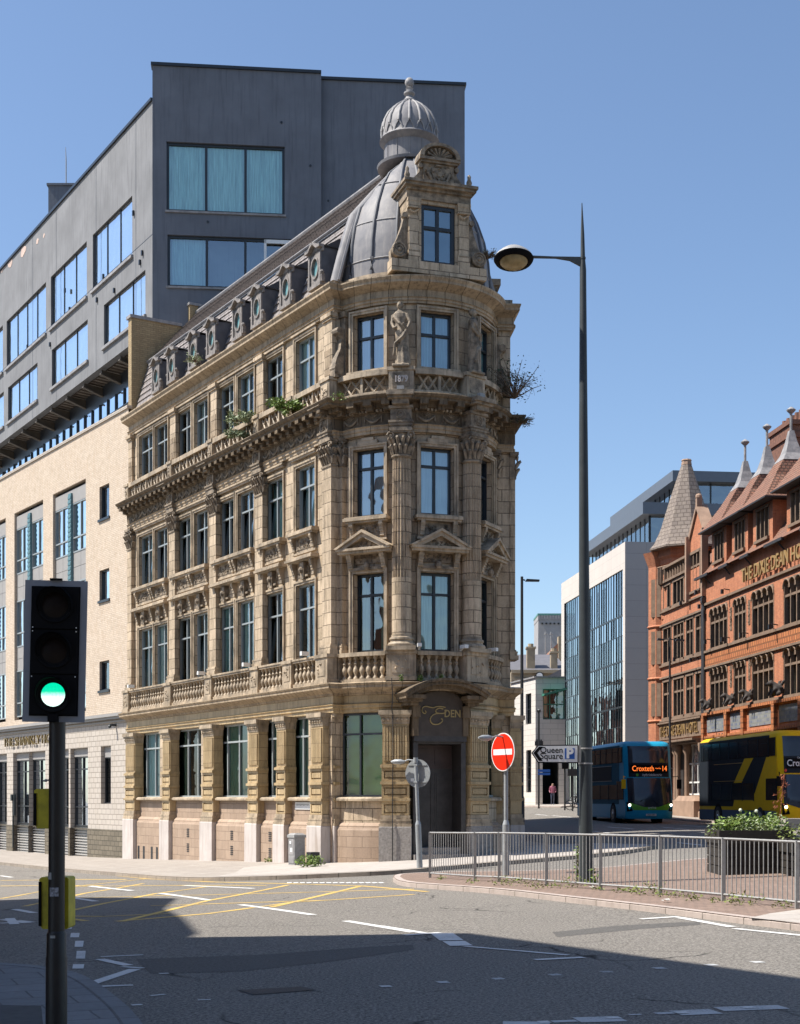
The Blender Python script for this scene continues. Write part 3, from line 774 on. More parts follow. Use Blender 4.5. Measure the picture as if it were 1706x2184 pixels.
def swag(F, c, w, z, d, mb):
    n = 9; pts = [F(c-w/2+w*k/n, d+.02, z-.16*math.sin(math.pi*k/n)) for k in range(n+1)]
    mb.tube(pts, [.018+.022*math.sin(math.pi*k/n) for k in range(n+1)], 5)
    for k in range(5):
        t = math.pi*(.2+.15*k); mb.rod(F(c, d+.01, z-.02), F(c+.13*math.cos(t), d+.02, z-.02-.0+.12*math.sin(t)), .012, 4)
    for q in (-1, 1): mb.rod(F(c+q*w/2, d+.02, z+.02), F(c+q*w/2, d+.02, z-.16), .02, 4)
a = AL+.7
while a < AE-.8: swag(LF, a, .55, 12.76, .13, sw); a += .62
for k in range(8):
    a = RB*R(-66+132*(k+.5)/8)
    if abs(abs(a)-RB*R(23)) > .35: swag(BF, a, .50, 12.76, .13, sw)
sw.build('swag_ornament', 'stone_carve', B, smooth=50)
def entab_block(F, a0, a1, d):
    mb = MB(); c = (a0+a1)/2
    for z0, z1, e in ((12.30, 12.38, 0), (12.38, 12.46, .03), (12.46, 12.52, .06), (12.52, 12.86, 0), (12.86, 12.94, .05)): mb.box(F, a0-e, a1+e, -.02, d+e, z0, z1)
    mb.box(F, c-.17, c+.17, d, d+.02, 12.55, 12.83)
    for r0 in (.13, .07): mb.tube([F(c+r0*math.cos(t), d+.03, 12.69+r0*math.sin(t)) for t in [k*math.pi/6 for k in range(13)]], .018, 5)
    for z0, z1, e in ((13.10, 13.17, .22), (13.17, 13.29, .3)): mb.box(F, a0-e*.3, a1+e*.3, -.02, d+e+.06, z0, z1)
    mb.box(F, a0+.06, a1-.06, d-.1, d+.2, 12.95, 13.10)
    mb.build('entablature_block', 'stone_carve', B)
for i, (a0, a1) in enumerate(PIL):
    if i in (0, 4): continue
    if i == 5: a0, a1 = AE-.52, AE+.02
    entab_block(LF, a0, a1, .26)
for q in (-23, 23): entab_block(bfr(PHC+q, RB-.02), -.30, .30, .50)

# --- windows of the upper floors with architraves, sills, consoles and hoods
def architrave(F, a0, a1, z0, z1, name='architrave_surround', step=False, parent=None, key=False):
    mb = MB(); W = .12
    for e0, e1, d in ((0, W*.55, .035), (W*.55, W, .065)):
        for q, x in ((-1, a0), (1, a1)):
            p, r_ = sorted((x+q*e0, x+q*e1)); mb.box(F, p, r_, -.02, d, z0, z1+e1)
        mb.box(F, a0-e0, a1+e0, -.02, d, z1+e0, z1+e1)
    if step:   # stepped head with a key
        c = (a0+a1)/2; mb.box(F, c-.32, c+.32, -.02, .075, z1+W, z1+W+.10); mb.box(F, c-.2, c+.2, -.02, .085, z1+W+.10, z1+W+.18)
    return mb.build(name, 'stone_plain', parent or B)
def console(mb, F, a, z1, h, d, w=.12):
    for k in range(6):
        t = k/6; dd = d*(1-t)**.6; mb.box(F, a-w/2, a+w/2, -.02, max(.04, dd), z1-h*(t+1/6), z1-h*t)
    mb.tube([F(a-w/2-.01, d*.75, z1-.07), F(a+w/2+.01, d*.75, z1-.07)], .06, 8)
    mb.tube([F(a-w/2-.01, d*.25+.02, z1-h+.04), F(a+w/2+.01, d*.25+.02, z1-h+.04)], .04, 8)
def carve(mb, F, a0, a1, z0, z1, d, n=None):
    n = n or int((a1-a0)*(z1-z0)*110)
    for _ in range(n):
        a, z = random.uniform(a0+.03, a1-.03), random.uniform(z0+.03, z1-.03)
        t = random.uniform(0, 6.3); L = random.uniform(.03, .07)
        mb.tube([F(a, d, z), F(a+L*math.cos(t), d+.02, z+L*math.sin(t)), F(a+L*math.cos(t)+L*math.cos(t+1.5), d+.01, z+L*math.sin(t)+L*math.sin(t+1.5))], [.012, .02, .01], 4)
def sill_group(F, a0, a1, cons, name='sill'):
    mb = MB(); e = .18
    for z0, z1, d in ((9.72, 9.78, .22), (9.78, 9.86, .27), (9.86, 9.90, .24)): mb.box(F, a0-e-(d-.22), a1+e+(d-.22), -.02, d, z0, z1)
    mb.box(F, a0-.1, a1+.1, -.02, .05, 9.26, 9.72); mb.box(F, a0-.14, a1+.14, -.02, .09, 9.20, 9.26)
    for c in cons: console(mb, F, c, 9.72, .42, .22)
    o = mb.build('window_sill', 'stone_plain', B)
    cv = MB(); cs = sorted(cons)
    for i in range(len(cs)-1):
        if cs[i+1]-cs[i] > .4: cv.box(F, cs[i]+.1, cs[i+1]-.1, .03, .07, 9.34, 9.66); carve(cv, F, cs[i]+.14, cs[i+1]-.14, 9.36, 9.64, .07)
    cv.build('carved_panel', 'stone_carve', o)
def hood_group(F, a0, a1, cons, keys):
    mb = MB(); e = .16
    for z0, z1, d in ((8.94, 8.98, .22), (8.98, 9.05, .30), (9.05, 9.10, .26)): mb.box(F, a0-e-(d-.22), a1+e+(d-.22), -.02, d, z0, z1)
    for c in cons: console(mb, F, c, 8.94, .48, .2)
    o = mb.build('window_hood', 'stone_plain', B)
    cv = MB()
    for k in keys:
        cv.taper(F, k, 8.40, 8.92, .09, .07, .14, .09, cd=.07); cv.ball(F(k, .17, 8.68), .085, 6, (1, 1, 1.2))
        carve(cv, F, k-.4, k+.4, 8.56, 8.90, .03, 22)
        cv.box(F, k-.3, k+.3, -.02, .10, 8.48, 8.54)
    cv.build('carved_keystone', 'stone_carve', o)
groups = [(0, 1), (2, 3), (4, 5), (6,), (7,)]
curs = ['full', 'sides', 'right', 'full', 'sides', 'left', 'full', 'right']
for gi, gr in enumerate(groups):
    a0, a1 = WA[gr[0]][0], WA[gr[-1]][1]
    for k in ('w1', 'w2', 'w3'):
        z0, z1 = LV[k]
        for i in gr:
            window(LF, WA[i][0], WA[i][1], z0, z1, -.15, B, vs=(.5,), hs=(.68 if k != 'w3' else .62,), fmat='frame_blue', glass='glass', cur=random.choice(['full', 'sides', 'right', 'full', None]) if k != 'w2' else random.choice(['left', 'right', 'full', 'full']),
                   cmat=random.choice(['curt', 'curt_w']), tilt=.10 if k == 'w2' or (k == 'w1' and i % 3 == 0) else 0)
            architrave(LF, WA[i][0], WA[i][1], z0, z1, key=True)
    ms = [(WA[gr[j]][1]+WA[gr[j+1]][0])/2 for j in range(len(gr)-1)]
    sill_group(LF, a0, a1, [a0+.0, a1-.0]+[m+q*.12 for m in ms for q in (-1, 1)])
    hood_group(LF, a0, a1, [a0+.0, a1-.0]+ms, [(WA[i][0]+WA[i][1])/2 for i in gr])
    s_ = MB()
    s_.box(LF, a0-.16, a1+.16, -.02, .12, 14.05, 14.14); s_.box(LF, a0-.12, a1+.12, -.02, .10, 5.90, 5.97); s_.build('window_sill', 'stone_plain', B)
    # deep string hood over second and third floor windows
    s_ = MB()
    s_.box(LF, a0-.2, a1+.2, -.02, .12, 12.12, 12.18); s_.box(LF, a0-.22, a1+.22, -.02, .16, 12.18, 12.24)
    s_.box(LF, a0-.2, a1+.2, -.02, .11, 15.97, 16.03)
    s_.build('hood_moulding', 'stone_plain', B)
wi = 0
for q in (-46, 0, 46):
    F = bfr(PHC+q, RB+.005); h = BW/2-.02
    F2 = bfr(PHC+q, RB)
    for k in ('w1', 'w2', 'w3'):
        z0, z1 = LV[k]
        cu = {('w1', -46): ('sides', 'curt_g'), ('w1', 0): ('full', 'curt'), ('w2', -46): ('full', 'curt_w'), ('w2', 0): ('full', 'curt_w'), ('w3', -46): ('full', 'curt_w'), ('w3', 0): ('full', 'curt'), ('w1', 46): ('sides', 'curt_g'), ('w3', 46): ('full', 'curt')}.get((k, q), (None, 'curt'))  # white curtains added behind upper bow panes as their pale sky reflection
        window(F, -h, h, z0+.01, z1-.01, -.24, B, vs=(.48,), hs=(.73 if k != 'w3' else .62,), fmat='frame_dark', glass='glass_ref' if k == 'w2' or (k == 'w3') else 'glass', cur=cu[0], cmat=cu[1], fw=.07)
        architrave(F, -BW/2, BW/2, z0, z1, step=(k == 'w2'))
        s_ = MB()
        if k == 'w3': s_.box(F, -BW/2-.16, BW/2+.16, -.1, .14, 14.06, 14.15)
        if k == 'w1': s_.box(F, -BW/2-.1, BW/2+.1, -.1, .12, 5.90, 5.98)
        s_.build('window_sill', 'stone_plain', B)
    sill_group(F, -BW/2+.02, BW/2-.02, [-BW/2+.02, BW/2-.02])
    # pediment
    p = MB(); W = .86
    p.box(F, -W, W, -.15, .34, 8.82, 8.90); p.box(F, -W-.03, W+.03, -.15, .40, 8.90, 8.97)
    for s1 in (-1, 1):
        p.prism(F, [(s1*(W+.05), 8.97), (s1*(W-.28), 8.97), (0, 9.27), (0, 9.43)], -.1, .38)
        p.prism(F, [(s1*(W+.08), 8.97), (s1*(W-.02), 8.955), (0, 9.40), (0, 9.48)], -.1, .44)
    p.prism(F, [(-W+.2, 8.97), (W-.2, 8.97), (0, 9.30)], -.1, .20)
    for c in (-.55, .55): console(p, F, c, 8.82, .42, .26, .14)
    o = p.build('pediment', 'stone_plain', B)
    cv = MB(); carve(cv, F, -.35, .35, 9.0, 9.15, .2, 16); carve(cv, F, -.42, .42, 8.58, 8.80, .03, 26)
    cv.box(F, -.42, .42, -.05, .03, 8.55, 8.82)
    cv.ball(F(0, .13, 8.46), .10, 8, (1, 1, 1.25)); cv.box(F, -.5, .5, -.02, .09, 8.36, 8.44)
    cv.build('carved_keystone', 'stone_carve', o)

# --- pierced parapet at third floor
def lattice(F, a0, a1, z0, z1, d):
    mb = MB(); n = max(1, round((a1-a0)/.62)); s = (a1-a0)/n
    for k in range(n):
        x0, x1 = a0+s*k+.05, a0+s*(k+1)-.05; m = (x0+x1)/2
        for (p, q) in (((x0, z0), (m, z1)), ((m, z1), (x1, z0)), ((x0, z1), (m, z0)), ((m, z0), (x1, z1))):
            mb.rod(F(p[0], d, p[1]), F(q[0], d, q[1]), .034, 5)
        for c in (x0+.03, x1-.03):
            mb.tube([F(c+.05*math.cos(t), d, z0+.05+.05*math.sin(t)) for t in [j*math.pi/4 for j in range(8)]], .02, 4)
        if k: mb.box(F, a0+s*k-.04, a0+s*k+.04, d-.06, d+.06, z0-.01, z1+.01)
    return mb.build('lattice_panel', 'stone_plain', B)
pp = [(AL, AL+.35)]+[((p[0]+p[1])/2-.17, (p[0]+p[1])/2+.17) for p in PIL[1:5]]+[(AE-.45, AE+.1)]
for p in pp: ped(LF, p[0], p[1], 13.32, 14.08, .02, .26)
for i in range(5):
    a0, a1 = pp[i][1], pp[i+1][0]
    lattice(LF, a0+.02, a1-.02, 13.47, 13.90, .14)
    r_ = MB(); r_.box(LF, a0, a1, .04, .24, 13.32, 13.46); r_.box(LF, a0, a1, .02, .26, 13.91, 14.06); r_.build('parapet_rail', 'stone_plain', B)
for q in (-23, 23):
    F = bfr(PHC+q, RB-.02); o = ped(F, -.36, .36, 13.32, 14.08, -.1, .40, panel=False); o['label'] = 'statue pedestal carved with 1879' if q < 0 else 'plain statue pedestal'
    m_ = MB(); m_.box(F, -.25, .25, .4, .412, 13.5, 13.92); m_.build('date_panel', 'stone_carve', o)
    if q < 0: text_mesh('1879', .25, .012, F, 0, .425, 13.72, 'granite', o, sx=.8, bold=.008)
    f_ = MB(); f_.box(F, -.1, .1, .55, .68, 13.36, 13.46); f_.rod(F(0, .62, 13.3), F(0, .62, 13.38), .02, 5); f_.build('floodlight', 'zinc', o)
for (a0, a1) in ((RB*R(-23)+.36, RB*R(23)-.36), (-RB*R(66), -RB*R(23)-.36), (RB*R(23)+.36, RB*R(66))):
    lattice(BF, a0+.04, a1-.04, 13.47, 13.90, .16)
    r_ = MB(); r_.box(BF, a0, a1, .04, .26, 13.32, 13.46, 8); r_.box(BF, a0, a1, .02, .30, 13.91, 14.06, 8); r_.build('parapet_rail', 'stone_plain', B)
for i, (a0, a1) in enumerate(PIL):   # third floor pilaster strips
    if i == 4: continue
    if i == 0: a0, a1 = AL+.02, AL+.40
    if i == 5: a0, a1 = AE-.50, AE+.02
    c = (a0+a1)/2; w_ = min(.5, a1-a0); a0, a1 = c-w_/2, c+w_/2
    mb = MB(); mb.box(LF, a0, a1, -.02, .12, 14.08, 15.95)
    n = 6
    for k in range(n): mb.box(LF, a0+.05+(w_-.1)*k/n+.012, a0+.05+(w_-.1)*(k+1)/n-.012, .12, .14, 14.2, 14.95)
    mb.box(LF, a0-.04, a1+.04, -.02, .17, 15.80, 15.88); mb.box(LF, a0-.07, a1+.07, -.02, .21, 15.88, 16.0)
    mb.build('pilaster', 'stone', B)
mb = MB()   # scrolled buttress between facade and bow
F = bfr(PHC-66.5, RB-.02)
for q, F in ((-1, bfr(PHC-66.5, RB-.02)), (1, bfr(PHC+66.5, RB-.02))):
    sb = MB(); sb.box(F, -.16, .16, -.05, .14, 14.06, 16.0); sb.box(F, -.2, .2, -.05, .2, 15.85, 16.0)
    sb.prism(frame(F(0, 0, 0)[:2], t=(F.n[0], F.n[1])), [(.1, 14.05), (.48, 14.05), (.5, 14.35), (.42, 14.6), (.28, 14.9), (.24, 15.2), (.36, 15.35), (.34, 15.5), (.1, 15.55)], -.11, .11)
    sb.tube([F(-.14, .32, 15.42), F(.14, .32, 15.42)], .11, 10); sb.tube([F(-.13, .34, 14.3), F(.13, .34, 14.3)], .17, 10)
    sb.build('scroll_buttress', 'stone_carve', B, smooth=30)
# --- top entablature
sweep([(.0, 16.0), (.10, 16.0), (.10, 16.06), (.14, 16.08), (.14, 16.14), (.18, 16.16), (.10, 16.18), (.10, 16.38), (.14, 16.40), (.26, 16.46), (.36, 16.50), (.40, 16.52), (.40, 16.58), (.45, 16.66), (.45, 16.70), (.30, 16.74), (.05, 16.80), (-.1, 16.80)], 'top_cornice', 'stone_band', B)
sweep([(.06, 16.76), (.06, 16.94), (-.12, 16.96)], 'parapet_kerb', 'stone_plain', B)
# --- statues
def statue(ph, turn, seed):
    rnd = random.Random(seed); F = bfr(ph, RB-.02); cd = .30
    G = lambda x, y, z: F(x*math.cos(turn)-y*math.sin(turn), cd+x*math.sin(turn)+y*math.cos(turn), z)
    mb = MB(); n = 28
    prof = [(0, .20, .18), (.06, .23, .20), (.35, .19, .17), (.7, .185, .165), (.95, .19, .16), (1.1, .165, .14), (1.22, .15, .125), (1.38, .20, .14), (1.5, .21, .125), (1.57, .13, .09), (1.60, .062, .06), (1.68, .055, .055)]
    rings = []
    for z, rx, ry in prof:
        sway = .05*math.sin(z*2.2+seed)
        fold = .10 if z < 1.15 else .03
        rings.append([G(sway+rx*math.cos(t)*(1+fold*math.sin(9*t+z*3+seed)), ry*math.sin(t)*(1+fold*math.sin(7*t-z*2)), 14.12+z) for t in [2*math.pi*k/n for k in range(n)]])
    for i in range(len(rings)-1):
        for k in range(n):
            j = (k+1) % n; mb.face([rings[i][k], rings[i][j], rings[i+1][j], rings[i+1][k]])
    mb.face(rings[0][::-1]); mb.face(rings[-1])
    sx = .05*math.sin(1.6*2.2+seed)
    mb.ball(G(sx, .02, 15.86), .10, 12, (.85, 1, 1.2)); mb.ball(G(sx, -.04, 15.89), .105, 10, (1, 1, 1.05)); mb.ball(G(sx, .12, 15.85), .02, 6)
    mb.tube([G(-.20+sx, 0, 15.60), G(-.27, .06, 15.35), G(-.16, .18, 15.18), G(-.06, .2, 15.2)], [.065, .055, .045, .035], 8)
    mb.tube([G(.20+sx, 0, 15.60), G(.28, .04, 15.35), G(.22, .16, 15.12), G(.12, .2, 15.3)], [.065, .055, .045, .035], 8)
    mb.tube([G(.2, .12, 15.1), G(.1, .18, 14.9), G(-.12, .18, 14.75), G(-.2, .12, 14.4)], [.05, .05, .045, .03], 8)
    mb.tube([G(-.2, .08, 15.55), G(0, .17, 15.3), G(.19, .12, 15.1)], [.04, .045, .04], 8)
    mb.box(lambda a, d, z: F(a, cd+d, z), -.25, .25, -.2, .24, 14.06, 14.14)
    o = mb.build('statue', 'stone_carve', B)
    md_ = o.modifiers.new('fuse', 'REMESH'); md_.mode = 'VOXEL'; md_.voxel_size = .017; md_.use_smooth_shade = True
    return o
o = statue(PHC-23, .25, 1); o['label'] = 'draped stone figure holding an object at the chest, head raised'
o = statue(PHC+23, -.5, 2); o['label'] = 'draped stone figure turned to the right, more weathered'

# --- mansard roof
rf = MB()
zb0, zb1, zr = 16.85, 19.0, 21.4
AG = AL+.05
def roofquad(F_, a0, a1, a2, a3, m=0, sg=1, ins=0):
    F = lambda a, d, z: F_(a, d-ins*(1 if d > -2.5 else 0), z)
    p0, p1 = F(a0, -.12, zb0), F(a1, -.12, zb0)
    q1, q0 = F(a2, -.72, zb1), F(a0, -.72, zb1)
    r1, r0 = F(a3, -2.8, zr), F(a0, -2.8, zr)
    h = math.hypot(.6, zb1-zb0); h2 = math.hypot(2.08, zr-zb1)
    def steps(A, B, C, D, n, th, off):
        N_ = (Vector(B)-Vector(A)).cross(Vector(D)-Vector(A)).normalized()
        if N_.z < 0: N_ = -N_
        lp = lambda P, Q, t: Vector(P)+(Vector(Q)-Vector(P))*t
        for k in range(n):
            t0, t1 = k/n, (k+1)/n; L0, R0, R1_, L1 = lp(A, D, t0)+N_*th, lp(B, C, t0)+N_*th, lp(B, C, t1), lp(A, D, t1)
            hh = math.dist(A, D); rf.face([L0, R0, R1_, L1], [(a0, off+hh*t0), (a1, off+hh*t0), (a2, off+hh*t1), (a0, off+hh*t1)], 0)
            rf.face([lp(A, D, t0), lp(B, C, t0), R0, L0], None, 0)
    steps(p0, p1, q1, q0, 8, .035, 0)
    rf.face([F(a0, -.66, zb1-.02), F(a2, -.66, zb1-.02), F(a2, -.66, zb1+.08), F(a0, -.66, zb1+.08)], None, 1)
    steps(F(a0, -.68, zb1+.06), F(a2, -.68, zb1+.06), r1, r0, 13, .04, h)
roofquad(LF, AG, .35, .25, .1)
n_ = len(rf.f)
roofquad(RF, ARE, -.35, -.2, .5, ins=.5)
rf.face([LF(AL+.06, -.12, zb0), LF(AL+.06, -.72, zb1), LF(AL+.06, -2.8, zr), LF(AL+.06, -5.4, zb0)], None, 0)
rf.build('mansard_roof', ['slate', 'lead_light'], B)
rg = MB(); rg.tube([LF(AG, -2.8, zr+.02), LF(-.3, -2.8, zr+.02)], .09, 8); rg.tube([LF(AG, -.66, zb1+.07), LF(.2, -.66, zb1+.07)], .05, 6)
rg.build('ridge_roll', 'lead', B)
# oval dormers
DX = [334, 367, 413, 452, 508, 549, 611, 673]
def dormer(a):
    zc = 17.72; w_, pd = .42, .22
    Fd = lambda x, d, z: LF(a+x*.90, d*.95-.10, 17.02+(z-17.0)*.84)
    mb = MB(); n = 20; ro, ri = (.30, .40), (.22, .33)
    # front slab with oval hole
    def outer(t):
        c, s_ = math.cos(t), math.sin(t); k = 1/max(abs(c)/w_, abs(s_)/.60); return (c*k, zc+s_*k)
    for k in range(n*2):
        t0, t1 = 2*math.pi*k/(2*n), 2*math.pi*(k+1)/(2*n)
        i0, i1 = (ri[0]*math.cos(t0), zc+ri[1]*math.sin(t0)), (ri[0]*math.cos(t1), zc+ri[1]*math.sin(t1)); o0, o1 = outer(t0), outer(t1)
        mb.face([Fd(i0[0], pd, i0[1]), Fd(o0[0], pd, o0[1]), Fd(o1[0], pd, o1[1]), Fd(i1[0], pd, i1[1])])
        mb.face([Fd(i0[0], pd, i0[1]), Fd(i1[0], pd, i1[1]), Fd(i1[0], pd-.1, i1[1]), Fd(i0[0], pd-.1, i0[1])])
        mb.prism(Fd, [(i0[0], i0[1]), (i1[0], i1[1]), (i1[0]*1.25, zc+(i1[1]-zc)*1.2), (i0[0]*1.25, zc+(i0[1]-zc)*1.2)], pd, pd+.04)
    for q in (-1, 1):
        x0, x1 = sorted((q*w_, q*(w_-.1))); mb.box(Fd, x0, x1, pd, pd+.05, 17.12, 18.2)
        x0, x1 = sorted((q*w_, q*(w_+.07))); mb.box(Fd, x0, x1, pd-.1, pd+.03, 17.12, 17.4); mb.ball(Fd(q*(w_+.05), pd, 17.45), .07, 6)
    # curved eyebrow head
    def head(x): return 18.32+.20*(math.cos(math.pi*min(1, abs(x)/(w_*.8)))*.5+.5)
    m = 14
    for k in range(m):
        x0, x1 = -w_-.1+(2*w_+.2)*k/m, -w_-.1+(2*w_+.2)*(k+1)/m
        mb.prism(Fd, [(x0, head(x0)), (x1, head(x1)), (x1, head(x1)+.10), (x0, head(x0)+.10)], pd-.05, pd+.14)
        mb.prism(Fd, [(x0, 18.2), (x1, 18.2), (x1, head(x1)), (x0, head(x0))], pd-.05, pd+.0)
    mb.box(Fd, -w_-.02, w_+.02, -.1, pd+.06, 17.0, 17.12)
    o = mb.build('oval_dormer', 'dorm', B, smooth=30)
    ck = MB()   # cheeks and lid running back into the roof
    for q in (-1, 1):
        x = q*w_; ck.face([Fd(x, pd, 17.0), Fd(x, -.15, 17.0), Fd(x, -.60, 18.9), Fd(x, -.55, 18.4), Fd(x, pd, 18.32)])
    for k in range(m):
        x0, x1 = -w_-.08+(2*w_+.16)*k/m, -w_-.08+(2*w_+.16)*(k+1)/m
        ck.face([Fd(x0, pd+.1, head(x0)+.1), Fd(x1, pd+.1, head(x1)+.1), Fd(x1, -.7, head(x1)+.05), Fd(x0, -.7, head(x0)+.05)])
    ck.build('dormer_cheek', 'lead_dark', o)
    gl = MB(); gl.face([Fd(ri[0]*math.cos(2*math.pi*k/n), pd-.06, zc+ri[1]*math.sin(2*math.pi*k/n)) for k in range(n)]); gl.build('pane', 'teal_glass', o)
    bk = MB(); bk.face([Fd(ri[0]*1.3*math.cos(2*math.pi*k/n), pd-.12, zc+ri[1]*1.3*math.sin(2*math.pi*k/n)) for k in range(n)]); bk.build('curtain', 'curt', o)
for x in DX: dormer(aD(LF, x, .1))

# --- dome, drum, cupola, finial
dcx, dcy = OX, OY
DM = lambda a, d, z: (dcx+a, dcy+d, z)
dp = [(2.46, 16.85), (2.46, 17.1), (2.44, 17.5), (2.40, 18.0), (2.28, 18.6), (2.07, 19.2), (1.77, 19.8), (1.40, 20.35), (1.04, 20.78), (.82, 21.0)]
def DMc(a, d, z):
    n, t = a*nL[0]+d*nL[1], a*tL[0]+d*tL[1]
    Dz = 2.68-.6*(z-16.85)/2.15 if z < 19 else 2.12-(z-19.06)*2.12/2.34
    lim = max(.3, Dz-.05)+max(0, t-.3)*.55
    if n > lim: a, d = a-(n-lim)*nL[0], d-(n-lim)*nL[1]
    return (dcx+a, dcy+d, z)
mb = MB(); mb.lathe(DMc, dp, 72); o = mb.build('dome', 'lead', B, smooth=50)
rb = MB()
for k in range(20):
    t = 2*math.pi*(k+.5)/20
    rb.tube([DMc((r+.01)*math.cos(t), (r+.01)*math.sin(t), z) for r, z in dp], .055, 6, cap=True)
rb.build('lead_roll', 'lead_dark', o, smooth=60)
sm = MB()
for i, (r, z) in enumerate(((2.44, 17.45), (2.27, 18.62), (1.69, 19.93))):
    sm.tube([DMc((r+.005)*math.cos(t), (r+.005)*math.sin(t), z) for k, t in [(k, 2*math.pi*k/80) for k in range(81)]], .022, 5)
sm.build('lead_seam', 'lead_light', o)
hp = MB()   # hips where the slates meet the dome
for F, sg in ((LF, 1), (lambda a, d, z: RF(a, d-.5, z), -1)):
    if sg < 0: F.t = RF.t
    pts = [F(sg*.36, -.02, 16.9), F(sg*.34, -.22, 17.6), F(sg*.28, -.48, 18.4), F(sg*.25, -.70, 19.0), F(sg*.28, -1.38, 19.8), F(sg*.22, -2.12, 20.6), F(sg*.1, -2.65, 21.2)]
    hp.tube(pts, [.16]*7, 6)
    hp.tube([Vector(p)+Vector((F.t[0]*sg*.2, F.t[1]*sg*.2, .02)) for p in pts], .05, 5)
hp.build('lead_hip', 'lead', B, smooth=60)
mb = MB(); mb.lathe(DM, [(.98, 20.98), (1.0, 21.06), (.86, 21.12), (.76, 21.16), (.76, 21.68), (.84, 21.74), (.88, 21.79), (.92, 21.82)], 32)
d2 = mb.build('drum', 'lead', B, smooth=40)
mb = MB()
for k in range(12):
    t = 2*math.pi*k/12; mb.rod(DM(.765*math.cos(t), .765*math.sin(t), 21.14), DM(.765*math.cos(t), .765*math.sin(t), 21.7), .014, 4)
mb.build('lead_seam', 'lead', d2)
cp_ = [(1.02, 22.0), (1.04, 22.06), (1.0, 22.12), (.97, 22.2), (.96, 22.5), (.90, 22.85), (.76, 23.18), (.56, 23.45), (.34, 23.65), (.20, 23.74)]
cp_ = [(r*.88, 21.80+(z-22.0)*.72) for r, z in cp_]
mb = MB(); mb.lathe(DM, cp_, 40); cu = mb.build('cupola', 'lead', B, smooth=50)
mb = MB()
for k in range(16):
    t = 2*math.pi*k/16
    mb.tube([DM((r+.015)*math.cos(t), (r+.015)*math.sin(t), z) for r, z in cp_[4:]], [.045, .045, .04, .035, .03, .025], 6)
    for q in (-1, 1):
        tt = t+q*math.pi/16*.85
        mb.tube([DM(cp_[4][0]*1.02*math.cos(t), cp_[4][0]*1.02*math.sin(t), cp_[4][1]+.02), DM(.865*math.cos(t+q*.1), .865*math.sin(t+q*.1), cp_[3][1]+.1), DM(.86*math.cos(tt), .86*math.sin(tt), cp_[3][1]-.08)], .024, 5)
mb.build('lead_roll', 'lead_light', cu, smooth=60)
zt0 = cp_[-1][1]-.02
mb = MB(); mb.lathe(DM, [(.20, zt0), (.22, zt0+.06), (.14, zt0+.14), (.10, zt0+.22), (.17, zt0+.28), (.17, zt0+.33), (.09, zt0+.38), (.09, zt0+.42), (.12, zt0+.46), (.07, zt0+.50), (.05, zt0+.52)], 16)
mb.ball(DM(0, 0, zt0+.64), .14, 14, (1, 1, 1.1))
mb.build('finial', 'lead_light', B, smooth=40)

# --- stone dormer on the nose
F = bfr(PHC, RB+.10)
mb = MB(); ww = .52
ops_ = [(-ww, ww, 17.15, 18.85)]
mb.wall(F, -.95, .95, 16.85, 19.0, ops_, .0, .3)
for q in (-1, 1):
    mb.face([F(q*.95, 0, 16.85), F(q*.95, -1.6, 16.85), F(q*.95, -1.6, 19.0), F(q*.95, 0, 19.0)], [(0, 16.85), (1.6, 16.85), (1.6, 19), (0, 19)])
mb.box(F, -1.45, 1.45, -.3, .12, 16.80, 17.14)
dmr = mb.build('stone_dormer', 'stone', B)
mb = MB()
for q in (-1, 1):
    c = q*.76
    mb.box(F, c-.18, c+.18, 0, .10, 17.14, 17.45); mb.box(F, c-.15, c+.15, 0, .07, 17.45, 18.45); mb.box(F, c-.20, c+.20, 0, .13, 18.85, 18.95)
    mb.box(F, c-.17, c+.17, 0, .10, 17.40, 17.46)
    for k in range(7): mb.rod(F(c-.14+.04*k, .08, 18.62-.08*math.sin(math.pi*k/6)), F(c-.14+.04*(k+1), .08, 18.62-.08*math.sin(math.pi*min(6, k+1)/6)), .025, 5)
    mb.box(F, c-.19, c+.19, 0, .12, 18.66, 18.85)
mb.build('dormer_pilaster', 'stone', dmr)
mb = MB()
mb.box(F, -.98, .98, -1.2, .06, 18.95, 19.22); mb.box(F, -1.0, 1.0, -1.2, .14, 19.18, 19.26); mb.box(F, -1.08, 1.08, -1.2, .26, 19.26, 19.34); mb.box(F, -1.12, 1.12, -1.2, .32, 19.34, 19.42)
mb.build('dormer_cornice', 'stone_carve', dmr)
mb = MB()
for q in (-1, 1):   # side scrolls
    poly = [(q*.95, 17.15), (q*1.42, 17.15), (q*1.44, 17.40), (q*1.25, 17.75), (q*1.10, 18.15), (q*1.02, 18.5), (q*.95, 18.6)]
    mb.prism(F, poly, -.22, -.02)
    for r0 in (.19, .12): mb.tube([F(q*1.22+r0*math.cos(t), .12, 17.40+r0*math.sin(t)) for t in [j*math.pi/8 for j in range(17)]], .03, 5)
    mb.tube([F(q*1.22, -.05, 17.40), F(q*1.22, .12, 17.40)], .21, 16); mb.ball(F(q*1.22, .12, 17.40), .06, 8)
    mb.tube([F(q*1.03, -.1, 18.45), F(q*1.03, .04, 18.45)], .08, 10)
    mb.lathe(lambda a, d, z: F(q*.95+a, .0+d, z), [(.12, 19.42), (.12, 19.5), (.07, 19.55), (.09, 19.62), (.05, 19.72), (.06, 19.8), (.02, 19.86)], 8)
mb.build('dormer_scroll', 'stone_carve', dmr, smooth=40)
mb = MB()
mb.box(F, -.47, .47, -.3, .04, 19.42, 20.02)
for q in (-1, 1):
    mb.prism(F, [(q*.47, 19.42), (q*.85, 19.42), (q*.72, 19.6), (q*.58, 19.75), (q*.54, 19.95), (q*.47, 20.0)], -.25, -.02)
    mb.tube([F(q*.55, -.05, 19.92), F(q*.55, .07, 19.92)], .07, 8)
